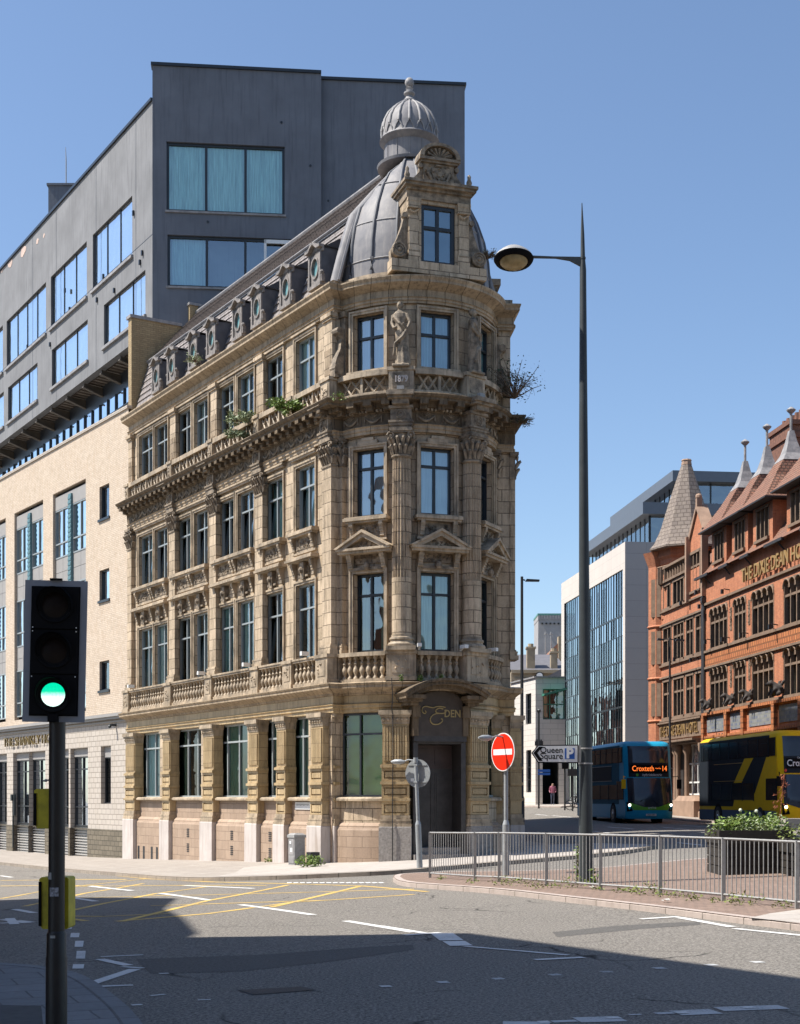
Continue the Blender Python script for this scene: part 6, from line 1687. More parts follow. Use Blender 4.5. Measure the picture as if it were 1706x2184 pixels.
MT['headlamp'] = M_emit('lit_headlamp', (1.0, .97, .85), 4.0)
MT['plate'] = M_plain('number_plate', (.6, .6, .58), .5, var=.02)
MT['bus_white'] = M_plain('white_lettering', (.62, .64, .66), .5, var=.02)
MT['red'] = M_plain('red_paint', (.55, .035, .02), .5, var=.06)
MT['seat'] = M_plain('bus_seat_cloth', (.06, .09, .14), .9, var=.2)
HWB = 1.26
def foff(z):
    P = [(.25, .12), (.5, .03), (.9, .0), (1.35, .04), (2.5, .30), (2.75, .34), (3.0, .36), (3.9, .50), (4.12, .60), (4.25, .78), (4.3, 1.1)]
    for (a, b), (c, d) in zip(P, P[1:]):
        if z <= c: return b+(d-b)*max(0, (z-a))/(c-a)
    return P[-1][1]
def fbul(x): u = min(1, abs(x)/HWB); return .10*u*u+.30*u**6
def fy(x, z): return foff(z)+fbul(x)
def frontpatch(name, mat, root, fn, z0, z1, nz=6, nx=14, out=.012, smooth=None, uv=None):
    """a skin on the curved bus front; fn(z) gives the left and right x"""
    mb = MB()
    for j in range(nz):
        za, zb = z0+(z1-z0)*j/nz, z0+(z1-z0)*(j+1)/nz
        (l0, r0), (l1, r1_) = fn(za), fn(zb)
        for k in range(nx):
            P = []
            for (l, r, z, q) in ((l0, r0, za, k), (l0, r0, za, k+1), (l1, r1_, zb, k+1), (l1, r1_, zb, k)):
                x = l+(r-l)*q/nx; P.append((x, fy(x, z)-out, z))
            mb.face(P)
    return mb.build(name, mat, root, smooth=40, world=False)
def bus(kind, label, loc, rz, L=10.9):
    root = thing('double_decker_bus', label, 'bus', loc, rz, 'double decker buses on the right-hand street')
    body, low, sidec = ('bus_blue', 'bus_blue', 'bus_navy') if kind == 'blue' else ('bus_yellow', 'bus_grey', 'bus_grey')
    prof = [.25, .34, .5, .9, 1.35, 2.0, 2.5, 2.75, 3.0, 3.5, 3.9, 4.12, 4.22, 4.29]
    def outline(z):
        ins = 0 if z < 4.0 else {4.12: .03, 4.22: .12, 4.29: .28}.get(z, 0)
        if z < .3: ins = .05
        w_ = HWB-ins; pts = []
        for k in range(-8, 9): x = w_*k/8; pts.append((x, fy(x, z)+ins*.3))
        rr = .12; yb = L-ins*.6
        pts += [(w_, L*.25), (w_, L*.5), (w_, L*.75), (w_, yb-rr), (w_-.04, yb-.04), (w_-rr, yb), (-w_+rr, yb), (-w_+.04, yb-.04), (-w_, yb-rr), (-w_, L*.75), (-w_, L*.5), (-w_, L*.25)]
        return pts
    mb = MB(); O_ = [outline(z) for z in prof]; n = len(O_[0])
    for i in range(len(prof)-1):
        for k in range(n):
            j = (k+1) % n; mb.face([(*O_[i][k], prof[i]), (*O_[i][j], prof[i]), (*O_[i+1][j], prof[i+1]), (*O_[i+1][k], prof[i+1])])
    mb.face([(*p, prof[-1]) for p in O_[-1]]); mb.face([(*p, prof[0]) for p in O_[0][::-1]])
    mb.build('body', body, root, smooth=35, world=False)
    # sides
    for sg in (-1, 1):
        def SP(y0, y1, z0, z1, name, mat, par=root, out=.012, poly=None, lab=None):
            m = MB(); x = sg*(HWB+out); xi = sg*(HWB-.01)
            P = poly or [(y0, z0), (y1, z0), (y1, z1), (y0, z1)]
            m.face([(x, y, z) for y, z in P])
            for i in range(len(P)):
                (a, b), (c, d) = P[i], P[(i+1) % len(P)]; m.face([(xi, a, b), (xi, c, d), (x, c, d), (x, a, b)])
            o = m.build(name, mat, par, world=False)
            if lab: o['label'] = lab
            return o
        if kind == 'blue':
            SP(1.6, L-.15, 2.05, 4.08, 'side_panel', 'bus_navy', out=.008); SP(1.6, L-.15, 1.0, 2.1, 'side_panel', 'bus_navy', out=.006)
            SP(2.0, L-.1, .3, 1.0, 'skirt_panel', 'bus_blue', out=.006)
            SP(3.1, L-.6, 2.25, 3.0, 'advert_panel', 'bus_grey', out=.02)
            for z in (2.22, 3.02): SP(3.0, L-.5, z, z+.03, 'trim_strip', 'zinc', out=.03)
        else:
            SP(1.7, L-.1, .95, 4.1, 'side_panel', 'bus_grey', out=.006)
            SP(.9, L-.1, .28, .78, 'skirt_panel', 'bus_skirt', out=.01)
            SP(0, 0, 0, 0, 'colour_flash', 'bus_yellow', out=.016, poly=[(1.6, .80), (6.3, .80), (5.9, 1.55), (3.4, 1.55), (2.0, 3.15), (.8, 3.1), (.8, 1.0)])
            SP(0, 0, 0, 0, 'colour_flash', 'bus_yellow', out=.018, poly=[(5.1, 2.05), (6.1, 2.05), (4.7, 3.15), (3.6, 3.15)])
            SP(3.8, 8.9, 2.15, 2.95, 'advert_panel', 'bus_grey', out=.012)
            for z in (2.13, 2.95): SP(4.9, 8.9, z, z+.025, 'trim_strip', 'gold', out=.022)
        # upper and lower windows
        m = SP(1.0, L-.35, 3.18, 3.98, 'window_band', 'bus_glass', out=.022)
        pm = MB()
        ys = [1.0, 1.75]+[1.75+(L-2.4)*k/7 for k in range(1, 8)]
        for y in ys: pm.box(ID, *sorted((sg*(HWB+.022), sg*(HWB+.034))), y-.035, y+.035, 3.18, 3.98)
        for y in ys[1:-1]: pm.box(ID, *sorted((sg*(HWB+.022), sg*(HWB+.032))), y+.05, y+.9, 3.74, 3.765)
        pm.build('window_pillar', 'bus_grey', m, world=False)
        z0, z1 = 1.2, 2.02
        y0 = 2.3 if sg > 0 else 1.9
        m = SP(y0 if kind == 'blue' else 3.5, L-1.9, z0+.05, z1, 'window_band', 'bus_glass', out=.022)
        pm = MB(); k0 = y0 if kind == 'blue' else 3.5
        for k in range(5): y = k0+(L-1.9-k0)*k/4; pm.box(ID, *sorted((sg*(HWB+.022), sg*(HWB+.034))), y-.04, y+.04, z0, z1+.02)
        pm.build('window_pillar', 'bus_grey', m, world=False)
        if sg < 0 and kind == 'blue': pass
        m = SP(.75, 2.05, .42 if sg > 0 else 1.25, 2.2, 'door' if sg > 0 else 'cab_window', 'bus_glass', out=.024)
        # wheels
        for yw in (2.75, L-2.9):
            w_ = MB(); w_.tube([(sg*(HWB-.32), yw, .48), (sg*(HWB+.015), yw, .48)], .60, 28); ar = w_.build('wheel_arch', 'black', root, world=False)
            t = MB(); t.tube([(sg*(HWB-.28), yw, .47), (sg*(HWB+.02), yw, .47)], [.47, .47], 28); t.tube([(sg*(HWB+.02), yw, .47), (sg*(HWB+.03), yw, .47)], [.47, .42], 28)
            wh = t.build('wheel', 'tyre', root, smooth=40, world=False)
            r = MB(); r.tube([(sg*(HWB+.028), yw, .47), (sg*(HWB+.036), yw, .47)], [.28, .25], 20); r.tube([(sg*(HWB+.03), yw, .47), (sg*(HWB+.08), yw, .47)], [.11, .09], 12)
            for q in range(8): tt = q*math.pi/4; r.tube([(sg*(HWB+.03), yw+.18*math.cos(tt), .47+.18*math.sin(tt)), (sg*(HWB+.055), yw+.18*math.cos(tt), .47+.18*math.sin(tt))], .022, 6)
            r.build('rim', 'rim', wh, world=False)
    # front
    up = frontpatch('upper_windscreen', 'bus_screen2', root, lambda z: (-HWB*.85, HWB*.85), 3.15, 4.02, out=.02)
    frontpatch('destination_surround', 'bus_grey', root, lambda z: (-HWB*.85, HWB*.85), 2.42, 3.16, out=.018)
    dp_ = frontpatch('destination_display', 'black', root, lambda z: (-HWB*.78, HWB*.78), 2.62, 3.05, nz=2, out=.03)
    ws = frontpatch('windscreen', 'bus_screen2', root, lambda z: (-HWB*.92, HWB*.92), 1.12, 2.36, nz=8, out=.02)
    frontpatch('windscreen_lower', 'bus_screen2', ws, lambda z: (-HWB*(.92-1.0*(1.12-z)/.32*.75), HWB*(.92-1.0*(1.12-z)/.32*.75)), .86, 1.121, nz=6, out=.0205)
    TFr = lambda a, d, z: (a, fy(a, z)-.034-d, z)
    if kind == 'blue':
        frontpatch('green_panel', 'bus_green', root, lambda z: (-.85-(z-.6)*.6, .85+(z-.6)*.6), .70, 1.0, out=.014)
        frontpatch('green_panel', 'bus_green', root, lambda z: (-1.08, 1.08), 1.0, 1.08, nz=1, out=.013)
        text_mesh('Croxteth', .40, .004, TFr, -.33, 0, 2.84, 'led', dp_, sx=.76, bold=0, world=False)
        text_mesh('View Way', .09, .004, TFr, .46, 0, 2.86, 'led', dp_, sx=.8, world=False)
        text_mesh('14', .40, .004, TFr, .80, 0, 2.84, 'led', dp_, sx=.8, bold=0, world=False)
        text_mesh('hybridelectric', .20, .003, TFr, .12, -.0, 2.52, 'bus_white', root, sx=.95, shear=.2, world=False)
        m = MB(); m.tube([(-.66, fy(.66, 2.52)-.03, 2.52), (-.66, fy(.66, 2.52)-.045, 2.52)], .07, 14); m.build('round_badge', 'bus_green', root, world=False)
        text_mesh('arriva', .19, .004, TFr, .04, -.01, .83, 'bus_white', root, sx=1.0, world=False)
    else:
        text_mesh('Croxteth', .40, .004, TFr, -.36, 0, 2.84, 'bus_white', dp_, sx=.8, bold=.006, world=False)
        text_mesh('19', .31, .004, TFr, .75, 0, 2.86, 'bus_white', dp_, sx=.85, bold=.006, world=False)
        text_mesh('City Centre', .12, .004, TFr, -.3, 0, 3.08, 'bus_white', dp_, sx=.8, world=False)
        m = MB(); x = -1.02; m.taper(lambda a, d, z: (x+a, fy(x, 2.5)-.03-d, z), 0, 2.46, 2.53, .01, .008, .08, .008); m.taper(lambda a, d, z: (x+a, fy(x, 2.5)-.03-d, z), 0, 2.53, 2.60, .08, .008, .01, .008); m.build('diamond_badge', 'red', root, world=False)
    m = MB(); m.box(ID, -.27, .27, fy(0, .45)-.035, fy(0, .45)-.0, .40, .51); pl = m.build('number_plate', 'plate', root, world=False)
    if kind == 'blue': text_mesh('SN66 CZH', .10, .002, lambda a, d, z: (a, fy(0, .45)-.04-d, z), 0, 0, .455, 'black', pl, sx=.85, world=False)
    for sg in (-1, 1):
        h = MB(); F = lambda a, d, z: (a, fy(a, z)-d, z)
        h.prism(F, [(sg*.95, .66), (sg*1.20, .62), (sg*1.22, 1.12), (sg*1.08, 1.10)], -.03, .03); hl = h.build('headlamp_housing', 'black', root, world=False)
        l_ = MB(); l_.tube([(sg*1.10, fy(1.1, .95)-.03, .96), (sg*1.10, fy(1.1, .95)-.06, .96)], .065, 14); l_.build('headlamp', 'headlamp', hl, world=False)
        mm = MB(); x = sg*(HWB+.0); mm.tube([(x, .5, 2.42), (x+sg*.18, .1, 2.45), (x+sg*.2, .0, 2.3)], .022, 6); mm.box(ID, *sorted((x+sg*.10, x+sg*.32)), -.06, .05, 1.80 if kind == 'blue' else 1.85, 2.28)
        mm.build('mirror', 'black' if not (kind == 'blue' and sg < 0) else 'bus_yellow', root, world=False)
    wp = MB()
    for sg in (-1, 1): wp.tube([(sg*.35, fy(.35, 1.0)-.035, 1.0), (sg*.1-.2, fy(.1, 1.5)-.035, 1.35), (-.6+.0*sg, fy(.6, 1.2)-.04, 1.15)], .012, 5)
    wp.build('wiper', 'black', root, world=False)
    return root
rz = math.asin(.114)
p = (at(1389, 72.9), 72.9)
bus('blue', 'turquoise blue double decker bus showing Croxteth 14 on its amber display', (p[0], p[1], g(*p)), rz)
pf2 = (at(1682, 58.6), 58.6); 
bx = (at(1665, 60.6)+1.3, 60.4)
bus('yellow', 'yellow and dark grey double decker bus behind the wooden planter', (bx[0], bx[1], g(*bx)-.02), rz, 11.2)
# ================================================================ ground, road, pavements, markings
def M_asphalt():
    m, nt, b = nodes('asphalt'); pos = wpos(nt)
    a = noise(nt, pos, 30, 4, .9); c = mix(nt, ramp(nt, a, .38, .62), (.05, .046, .041), (.35, .322, .285))
    p = noise(nt, vmul(nt, pos, (.5, .25, 1)), .9, 4); c = mix(nt, ramp(nt, p, .4, .65, 0, .3), c, (.24, .22, .195))
    v = nt.nodes.new('ShaderNodeTexVoronoi'); v.feature = 'DISTANCE_TO_EDGE'; v.inputs['Scale'].default_value = .28
    va = nt.nodes.new('ShaderNodeVectorMath'); va.operation = 'MULTIPLY_ADD'; va.inputs[1].default_value = (1.6, 1.6, 0)
    nn = nt.nodes.new('ShaderNodeTexNoise'); nn.inputs['Scale'].default_value = .8; nn.inputs['Detail'].default_value = 5; nt.links.new(pos, nn.inputs['Vector'])
    nt.links.new(nn.outputs['Color'], va.inputs[0]); nt.links.new(pos, va.inputs[2]); nt.links.new(va.outputs[0], v.inputs['Vector'])
    ck = ramp(nt, v.outputs['Distance'], .0, .008, 1, 0); g2 = noise(nt, pos, .35, 2); k = nt.nodes.new('ShaderNodeMath'); k.operation = 'MULTIPLY'
    nt.links.new(ck, k.inputs[0]); nt.links.new(ramp(nt, g2, .5, .6), k.inputs[1])
    c = mix(nt, k.outputs[0], c, (.03, .029, .028)); nt.links.new(c, b.inputs['Base Color'])
    b.inputs['Roughness'].default_value = .85; b.inputs['Specular IOR Level'].default_value = .12; bump(nt, b, a, .9, .02); return m
MT['asphalt'] = M_asphalt()
MT['asphalt_patch'] = M_plain('asphalt_patch', (.135, .126, .114), .9, var=.3, scale=30, bmp=.6)
MT['flag'] = M_block('pale_paving_flags', (.43, .39, .35), (.38, .345, .31), (.22, .19, .165), .9, .6, .012, .85, (.30, .26, .22), .5, .5, .3, tone=.2)
MT['flag_old'] = M_block('worn_paving_flags', (.36, .32, .28), (.31, .275, .24), (.17, .15, .13), .75, .6, .014, .9, (.22, .185, .155), .6, .6, .4, tone=.25)
MT['flag_near'] = M_block('grey_paving_flags', (.20, .205, .21), (.165, .17, .175), (.07, .07, .07), .6, .45, .010, .85, (.12, .12, .12), .5, .8, .4, tone=.2)
MT['paver'] = M_block('red_brown_pavers', (.27, .19, .15), (.21, .15, .12), (.11, .09, .075), .20, .10, .008, .9, (.15, .10, .07), .55, .8, .6, tone=.3)
MT['kerb'] = M_block('pinkish_granite_kerb', (.44, .37, .33), (.38, .32, .285), (.14, .12, .10), .95, 5, .014, .85, (.22, .18, .15), .5, .8, .4, offset=0, tone=.25)
MT['kerb_old'] = M_block('old_stone_kerb', (.33, .28, .225), (.28, .235, .19), (.10, .09, .07), .8, 5, .016, .9, (.15, .125, .10), .6, .8, .5, offset=0, tone=.3)
MT['tactile'] = M_plain('tactile_paving', (.06, .062, .065), .85, var=.2, scale=10)
def M_paint(name, c, wear=.4):
    m, nt, b = nodes(name); pos = wpos(nt); a = noise(nt, pos, 38, 3, .8); q = noise(nt, pos, 1.4, 3)
    f = nt.nodes.new('ShaderNodeMath'); f.operation = 'ADD'; nt.links.new(a, f.inputs[0]); nt.links.new(q, f.inputs[1])
    nt.links.new(mix(nt, ramp(nt, f.outputs[0], 1.02, 1.25, 0, wear), c, (.12, .115, .105)), b.inputs['Base Color']); b.inputs['Roughness'].default_value = .8; bump(nt, b, a, .4, .01); return m
MT['paint_w'] = M_paint('white_road_paint', (.62, .61, .58)); MT['paint_y'] = M_paint('yellow_road_paint', (.60, .40, .10), .75); MT['paint_old'] = M_paint('worn_white_paint', (.46, .46, .45), .8)
# base sheet
xs = [-600, -300, -160, -90, -60]+[-40+2*i for i in range(5)]+[-30+i for i in range(61)]+[32, 36, 42, 60, 90, 160, 300, 600]
ys = [-200, -60, -20, -5, 2]+[4+i for i in range(96)]+[104+4*i for i in range(16)]+[180, 220, 280, 360, 480, 700, 1100, 1800, 3000]
mb = MB()
def gz(x, y): return g(x, min(y, 170))
for j in range(len(ys)-1):
    for i in range(len(xs)-1):
        P = [(xs[i], ys[j]), (xs[i+1], ys[j]), (xs[i+1], ys[j+1]), (xs[i], ys[j+1])]
        mb.face([(x, y, gz(x, y)) for x, y in P], P)
tag(mb.build('road', 'asphalt', smooth=80), kind='structure')
def drape(name, poly, off, mat, kerb=None, kmat='kerb', parent=None, uvrot=0.0, step=1.0, kw=.15):
    """lay a polygon on the ground, following its slope; kerb gives the face height"""
    bm = bmesh.new(); vs = [bm.verts.new((x, y, 0)) for x, y in poly]; bm.faces.new(vs)
    bmesh.ops.triangulate(bm, faces=bm.faces[:])
    x0, x1 = min(p[0] for p in poly), max(p[0] for p in poly); y0, y1 = min(p[1] for p in poly), max(p[1] for p in poly)
    for k in range(int(math.ceil(x0/step)), int(x1/step)+1): bmesh.ops.bisect_plane(bm, geom=bm.verts[:]+bm.edges[:]+bm.faces[:], plane_co=(k*step, 0, 0), plane_no=(1, 0, 0))
    for k in range(int(math.ceil(y0/step)), int(y1/step)+1): bmesh.ops.bisect_plane(bm, geom=bm.verts[:]+bm.edges[:]+bm.faces[:], plane_co=(0, k*step, 0), plane_no=(0, 1, 0))
    mb = MB(); cr, sr = math.cos(uvrot), math.sin(uvrot)
    for f in bm.faces:
        P = [(v.co.x, v.co.y, g(v.co.x, v.co.y)+off) for v in f.verts]; mb.face(P, [(p[0]*cr+p[1]*sr, -p[0]*sr+p[1]*cr) for p in P])
    bm.free(); o = mb.build(name, mat, parent, smooth=60); 
    if parent is None: o['kind'] = 'structure'
    return o
def off_line(pts, w_):
    out = []
    for i, p in enumerate(pts):
        a = pts[max(0, i-1)]; b = pts[min(len(pts)-1, i+1)]; dx, dy = b[0]-a[0], b[1]-a[1]; L = math.hypot(dx, dy) or 1
        out.append((p[0]-dy/L*w_, p[1]+dx/L*w_))
    return out
def densify(pts, s=.5):
    out = []
    for a, b in zip(pts, pts[1:]):
        n = max(1, int(math.dist(a, b)/s)); out += [(a[0]+(b[0]-a[0])*k/n, a[1]+(b[1]-a[1])*k/n) for k in range(n)]
    return out+[pts[-1]]
def smoothline(pts, it=2):
    for _ in range(it):
        q = [pts[0]]
        for a, b in zip(pts, pts[1:]): q += [(a[0]*.75+b[0]*.25, a[1]*.75+b[1]*.25), (a[0]*.25+b[0]*.75, a[1]*.25+b[1]*.75)]
        pts = q+[pts[-1]]
    return pts
def kerbline(name, pts, h, w_, mat):
    """kerb stones along a line (road on the right of travel): top and face"""
    pts = densify(pts); inn = off_line(pts, w_); mb = MB(); L = 0
    for i in range(len(pts)-1):
        l2 = L+math.dist(pts[i], pts[i+1]); P, Q, U, V = pts[i], pts[i+1], inn[i+1], inn[i]
        zz = lambda p, o: (p[0], p[1], g(*p)+o)
        mb.face([zz(P, -.1), zz(Q, -.1), zz(Q, h-.02), zz(P, h-.02)], [(L, 0), (l2, 0), (l2, .2), (L, .2)])
        mid = lambda a, b: (a[0]*.85+b[0]*.15, a[1]*.85+b[1]*.15)
        mb.face([zz(P, h-.02), zz(Q, h-.02), zz(mid(Q, U), h+.002), zz(mid(P, V), h+.002)], [(L, .2), (l2, .2), (l2, .25), (L, .25)])
        mb.face([zz(mid(P, V), h+.002), zz(mid(Q, U), h+.002), zz(U, h+.002), zz(V, h+.002)], [(L, .25), (l2, .25), (l2, .4), (L, .4)]); L = l2
    return tag(mb.build(name, mat, smooth=40), kind='structure')
def mark(pts, w_, mat='paint_w', off=.004, name='road_marking', raw=False):
    P = pts if raw else [gp(x, y) for x, y in pts]
    a, b = off_line(P, w_/2), off_line(P, -w_/2); return drape(name, a+b[::-1], off, mat)

# pavement in front of the hotel and round the nose
KH = .10
kd = [(-420, 1815), (-120, 1833), (0, 1844), (104, 1855.5), (207, 1865), (300, 1873), (362, 1877.7), (430, 1880), (466, 1879.5), (540, 1878), (611, 1876), (700, 1872), (839, 1866), (960, 1855), (1050, 1847), (1161, 1838), (1270, 1829), (1340, 1821), (1385, 1813)]
kp = [gp(x, y, .0) for x, y in kd]
tipx, tipy = kp[-1]
kp2 = smoothline(kp[:-1]+[kp[-1], (tipx+.5, tipy+.8), (tipx+.2, tipy+2.2), (tipx-1.2, tipy+5), (4.9, 47), (3.9, 60), (1.8, 84), (-.2, 105)], 2)
poly = kp2+[(-6, 105), (-60, 100), (-60, 70)]
drape('pavement', poly, KH, 'flag_old', uvrot=.97)
kerbline('kerb', kp2[::1], KH, .14, 'kerb_old')
nose = smoothline([gp(x, y, .0) for x, y in [(455, 1878.5), (611, 1875), (700, 1871), (839, 1865), (960, 1854), (1050, 1846), (1161, 1837), (1270, 1828), (1340, 1820), (1380, 1813)]], 1)
np_ = [(p[0]+.0, p[1]+.16) for p in nose]
drape('nose_pavement', np_+[(tipx+.2, tipy+1.8), (tipx-1.1, tipy+5), (4.2, 46), (2, 46), (-4, 42.5), gp(520, 1850, .1), gp(500, 1862, .1)], KH+.004, 'flag', uvrot=.5)
# central island behind the guard rail
fr = smoothline([gp(x, y) for x, y in [(838, 1880), (850, 1889), (900, 1895), (1067, 1907), (1177, 1921), (1300, 1935), (1420, 1949), (1560, 1968), (1706, 1986), (2000, 2024), (2500, 2080)]], 2)
rr_ = smoothline([gp(x, y) for x, y in [(838, 1880), (842, 1873), (900, 1869), (1000, 1867), (1130, 1866), (1267, 1861), (1366, 1851), (1480, 1840), (1530, 1838), (1706, 1829), (1900, 1824), (2500, 1815)]], 2)
drape('island_paving', fr+rr_[::-1], KH, 'paver', uvrot=.6)
kerbline('kerb', fr, KH, .16, 'kerb'); kerbline('kerb', rr_[::-1], KH, .16, 'kerb')
cr = [gp(x, y, KH) for x, y in [(1600, 1958), (1706, 1969), (1990, 2000), (1990, 1960), (1706, 1940), (1640, 1949)]]
drape('crossing_paving', cr, KH+.006, 'flag', uvrot=.3)
# near pavement corner
nk = smoothline([gp(x, y) for x, y in [(-250, 2062), (0, 2079), (90, 2087), (150, 2106), (200, 2146), (245, 2190), (300, 2290), (330, 2420)]], 2)
drape('near_pavement', nk+[(-3.0, 3.0), (-12, 3.0), (-12, 12)], KH, 'flag_near', uvrot=.4)
kerbline('kerb', nk, KH, .16, 'flag_near')
tc_ = drape('tactile_paving', [gp(x, y, KH) for x, y in [(-80, 2143), (88, 2146), (96, 2230), (-80, 2230)]], KH+.005, 'tactile')
# far pavements
drape('far_pavement', [(13.5, 96), (15.6, 91.2), (19.4, 66), (21.5, 45), (24, 45), (22, 67), (16.3, 110), (13, 110)], KH, 'flag_old')
kerbline('kerb', [(21.4, 45), (19.1, 60), (17.6, 66), (16.2, 74), (15.2, 82), (13.6, 96), (13.2, 110)][::-1], KH, .16, 'kerb')
drape('far_pavement', [(19.2, 60), (17.7, 66), (16.3, 74), (15.3, 82), (13.7, 96), (15.6, 91.2), (19.4, 60.1)], KH+.002, 'flag_old')
drape('square_pavement', [gp(x, y) for x, y in [(1090, 1722), (1196, 1722), (1260, 1716), (1310, 1712)]]+[(30, 150), (-4, 150)], KH, 'flag')
kerbline('kerb', [gp(x, y) for x, y in [(1090, 1722.5), (1196, 1722.5), (1260, 1716.5), (1310, 1712.5)]], KH, .18, 'kerb')

# markings read off the photograph
def z1(*p): return [(x/1.9317, 1766.4+y/1.9317) for x, y in p]
def z2(*p): return [(809.6+x/1.9031, 1729.6+y/1.9031) for x, y in p]
for p in (z1((500, 385), (850, 300), (1185, 235)), z1((1120, 325), (1300, 283), (1480, 240)), z1((268, 345), (430, 310), (640, 270), (860, 240)), z1((100, 322), (350, 268), (590, 228)),
          z1((480, 384), (860, 352), (1200, 306), (1706, 273)), z1((0, 291), (160, 262), (300, 240), (620, 207)),
          z1((-200, 128), (200, 165), (600, 208), (880, 222), (1500, 239), (1760, 262)), z1((265, 290), (620, 279), (860, 275), (1350, 262), (1706, 251)), z1((620, 320), (900, 311), (1350, 297)),
          z1((265, 362), (420, 364), (560, 358), (700, 352)), z1((240, 366), (300, 375), (356, 382)), z1((0, 215), (300, 211), (520, 212)), z1((0, 238), (200, 236), (420, 237)), z1((300, 240), (700, 236), (1100, 236))):
    mark(p, .13, 'paint_y', .004+.001*random.random())
for p in (z1((370, 239), (545, 258)), z1((270, 283), (395, 302)), z1((660, 269), (860, 297)), z1((760, 237), (1045, 249)), z1((990, 316), (1290, 358)), z1((1425, 383), (1706, 430)), z1((0, 196), (50, 203)), z1((60, 335), (140, 350)),
          z1((0, 393), (90, 387)), z1((10, 377), (110, 391)), z1((40, 372), (60, 397)), z1((70, 382), (130, 389))): mark(p, .15, 'paint_w', .007)
for p, w_ in ((z2((0, 468), (180, 497)), .12), (z2((100, 506), (245, 495)), .12), (z2((252, 498), (292, 527)), .30), (z2((300, 530), (332, 549)), .28), (z2((345, 551), (765, 587)), .09), (z2((630, 606), (828, 596)), .12),
          (z2((1060, 440), (1215, 430)), .13), (z2((1215, 434), (1430, 472)), .15), (z2((1440, 479), (1706, 506), (2000, 530)), .13)): mark(p, w_, 'paint_w', .008)
for x, y in ((25, 713), (257, 696), (482, 682), (712, 666), (920, 654), (1135, 639), (1347, 626), (1533, 614)): mark(z2((x-22, y+1), (x+22, y-1)), .13, 'paint_old', .005)
for x, y in ((570, 575), (645, 600)): pass
for p, w_ in ((z1((542, 731), (585, 728)), .07), (z1((620, 692), (680, 686)), .05), (z1((815, 710), (868, 708)), .05), (z1((1567, 654), (1612, 652)), .08), (z1((655, 601), (695, 599)), .07), (z1((415, 531), (590, 523)), .09), (z1((412, 541), (530, 567)), .12), (z1((500, 572), (590, 578)), .08), (z1((556, 582), (372, 643)), .13), (z1((318, 657), (548, 648)), .09)): mark(p, w_, 'paint_w', .006)
for x0, x1, y, h in ((270, 298, 411, 10), (289, 328, 442, 18), (307, 345, 478, 25), (313, 353, 523, 32), (298, 347, 571, 18), (276, 327, 614, 24)):
    P = [gp(*q) for q in z1((x0+3, y-h/2), (x1, y-h/2), (x1-3, y+h/2), (x0, y+h/2))]; drape('road_marking', P, .006, 'paint_w')
for p, w_ in ((z2((500, 862), (690, 864)), .16), (z2((800, 850), (985, 845)), .26), (z2((700, 857), (800, 853)), .10), (z2((1120, 824), (1200, 820)), .10), (z2((1200, 822), (1365, 815)), .26), (z2((1375, 806), (1640, 797)), .22), (z2((1010, 829), (1060, 827)), .06)): mark(p, w_, 'paint_old', .005)
for x0, x1, y in ((645, 690, 861), (920, 975, 843), (1200, 1250, 822), (1470, 1520, 801)): mark(z2((x0, y), (x1, y-2)), .10, 'paint_w', .009)
# zebra-like blocks of the give way line before the nose
for k in range(15):
    x = 612+k*14; mark([(x, 1883.5+.0*k), (x+10, 1883.0)], .42, 'paint_w', .009)
# lane lines under and beyond the buses
def zz7(*p): return [(1067.2+x/2.67, 1177.6+y/2.67) for x, y in p]
for p in (zz7((200, 1493), (270, 1500)), zz7((295, 1500), (420, 1512)), zz7((610, 1565), (760, 1577)), zz7((925, 1567), (1075, 1580)), zz7((1020, 1555), (1180, 1566)), zz7((750, 1530), (900, 1540)), zz7((1160, 1592), (1230, 1600)),
          zz7((530, 1590), (560, 1592)), zz7((590, 1597), (620, 1600)), zz7((640, 1606), (680, 1610)), zz7((1010, 1655), (1150, 1670)), zz7((720, 1680), (760, 1690), (850, 1690))): mark(p, .14, 'paint_w', .006)
# drain cover, patches of newer asphalt
ir = [gp(*q) for q in z1((985, 668), (1240, 655), (1295, 668), (1045, 687))]
mc = drape('manhole_cover', ir, .005, 'iron_rust') if 'iron_rust' in MT else None
MT['iron_rust'] = M_plain('rusty_iron', (.075, .06, .05), .7, var=.3, scale=30, bmp=.6)
mc = drape('manhole_cover', ir, .006, 'iron_rust'); del mc['kind']; tag(mc, 'rectangular rusty manhole cover in the shaded road', 'manhole cover')
c0 = [(sum(p[0] for p in ir)/4), (sum(p[1] for p in ir)/4)]
drape('drain_recess', [(c0[0]+(p[0]-c0[0])*1.06, c0[1]+(p[1]-c0[1])*1.10) for p in ir], .004, 'tactile')
drape('asphalt_patch', [gp(*q) for q in z1((560, 540), (1100, 520), (1500, 490), (1700, 480), (1706, 500), (1400, 545), (1000, 590), (620, 600))], .002, 'asphalt_patch')
drape('asphalt_patch', [gp(*q) for q in z2((700, 492), (960, 466), (1220, 452), (1300, 452), (1300, 462), (1050, 480), (720, 512))], .002, 'asphalt_patch')

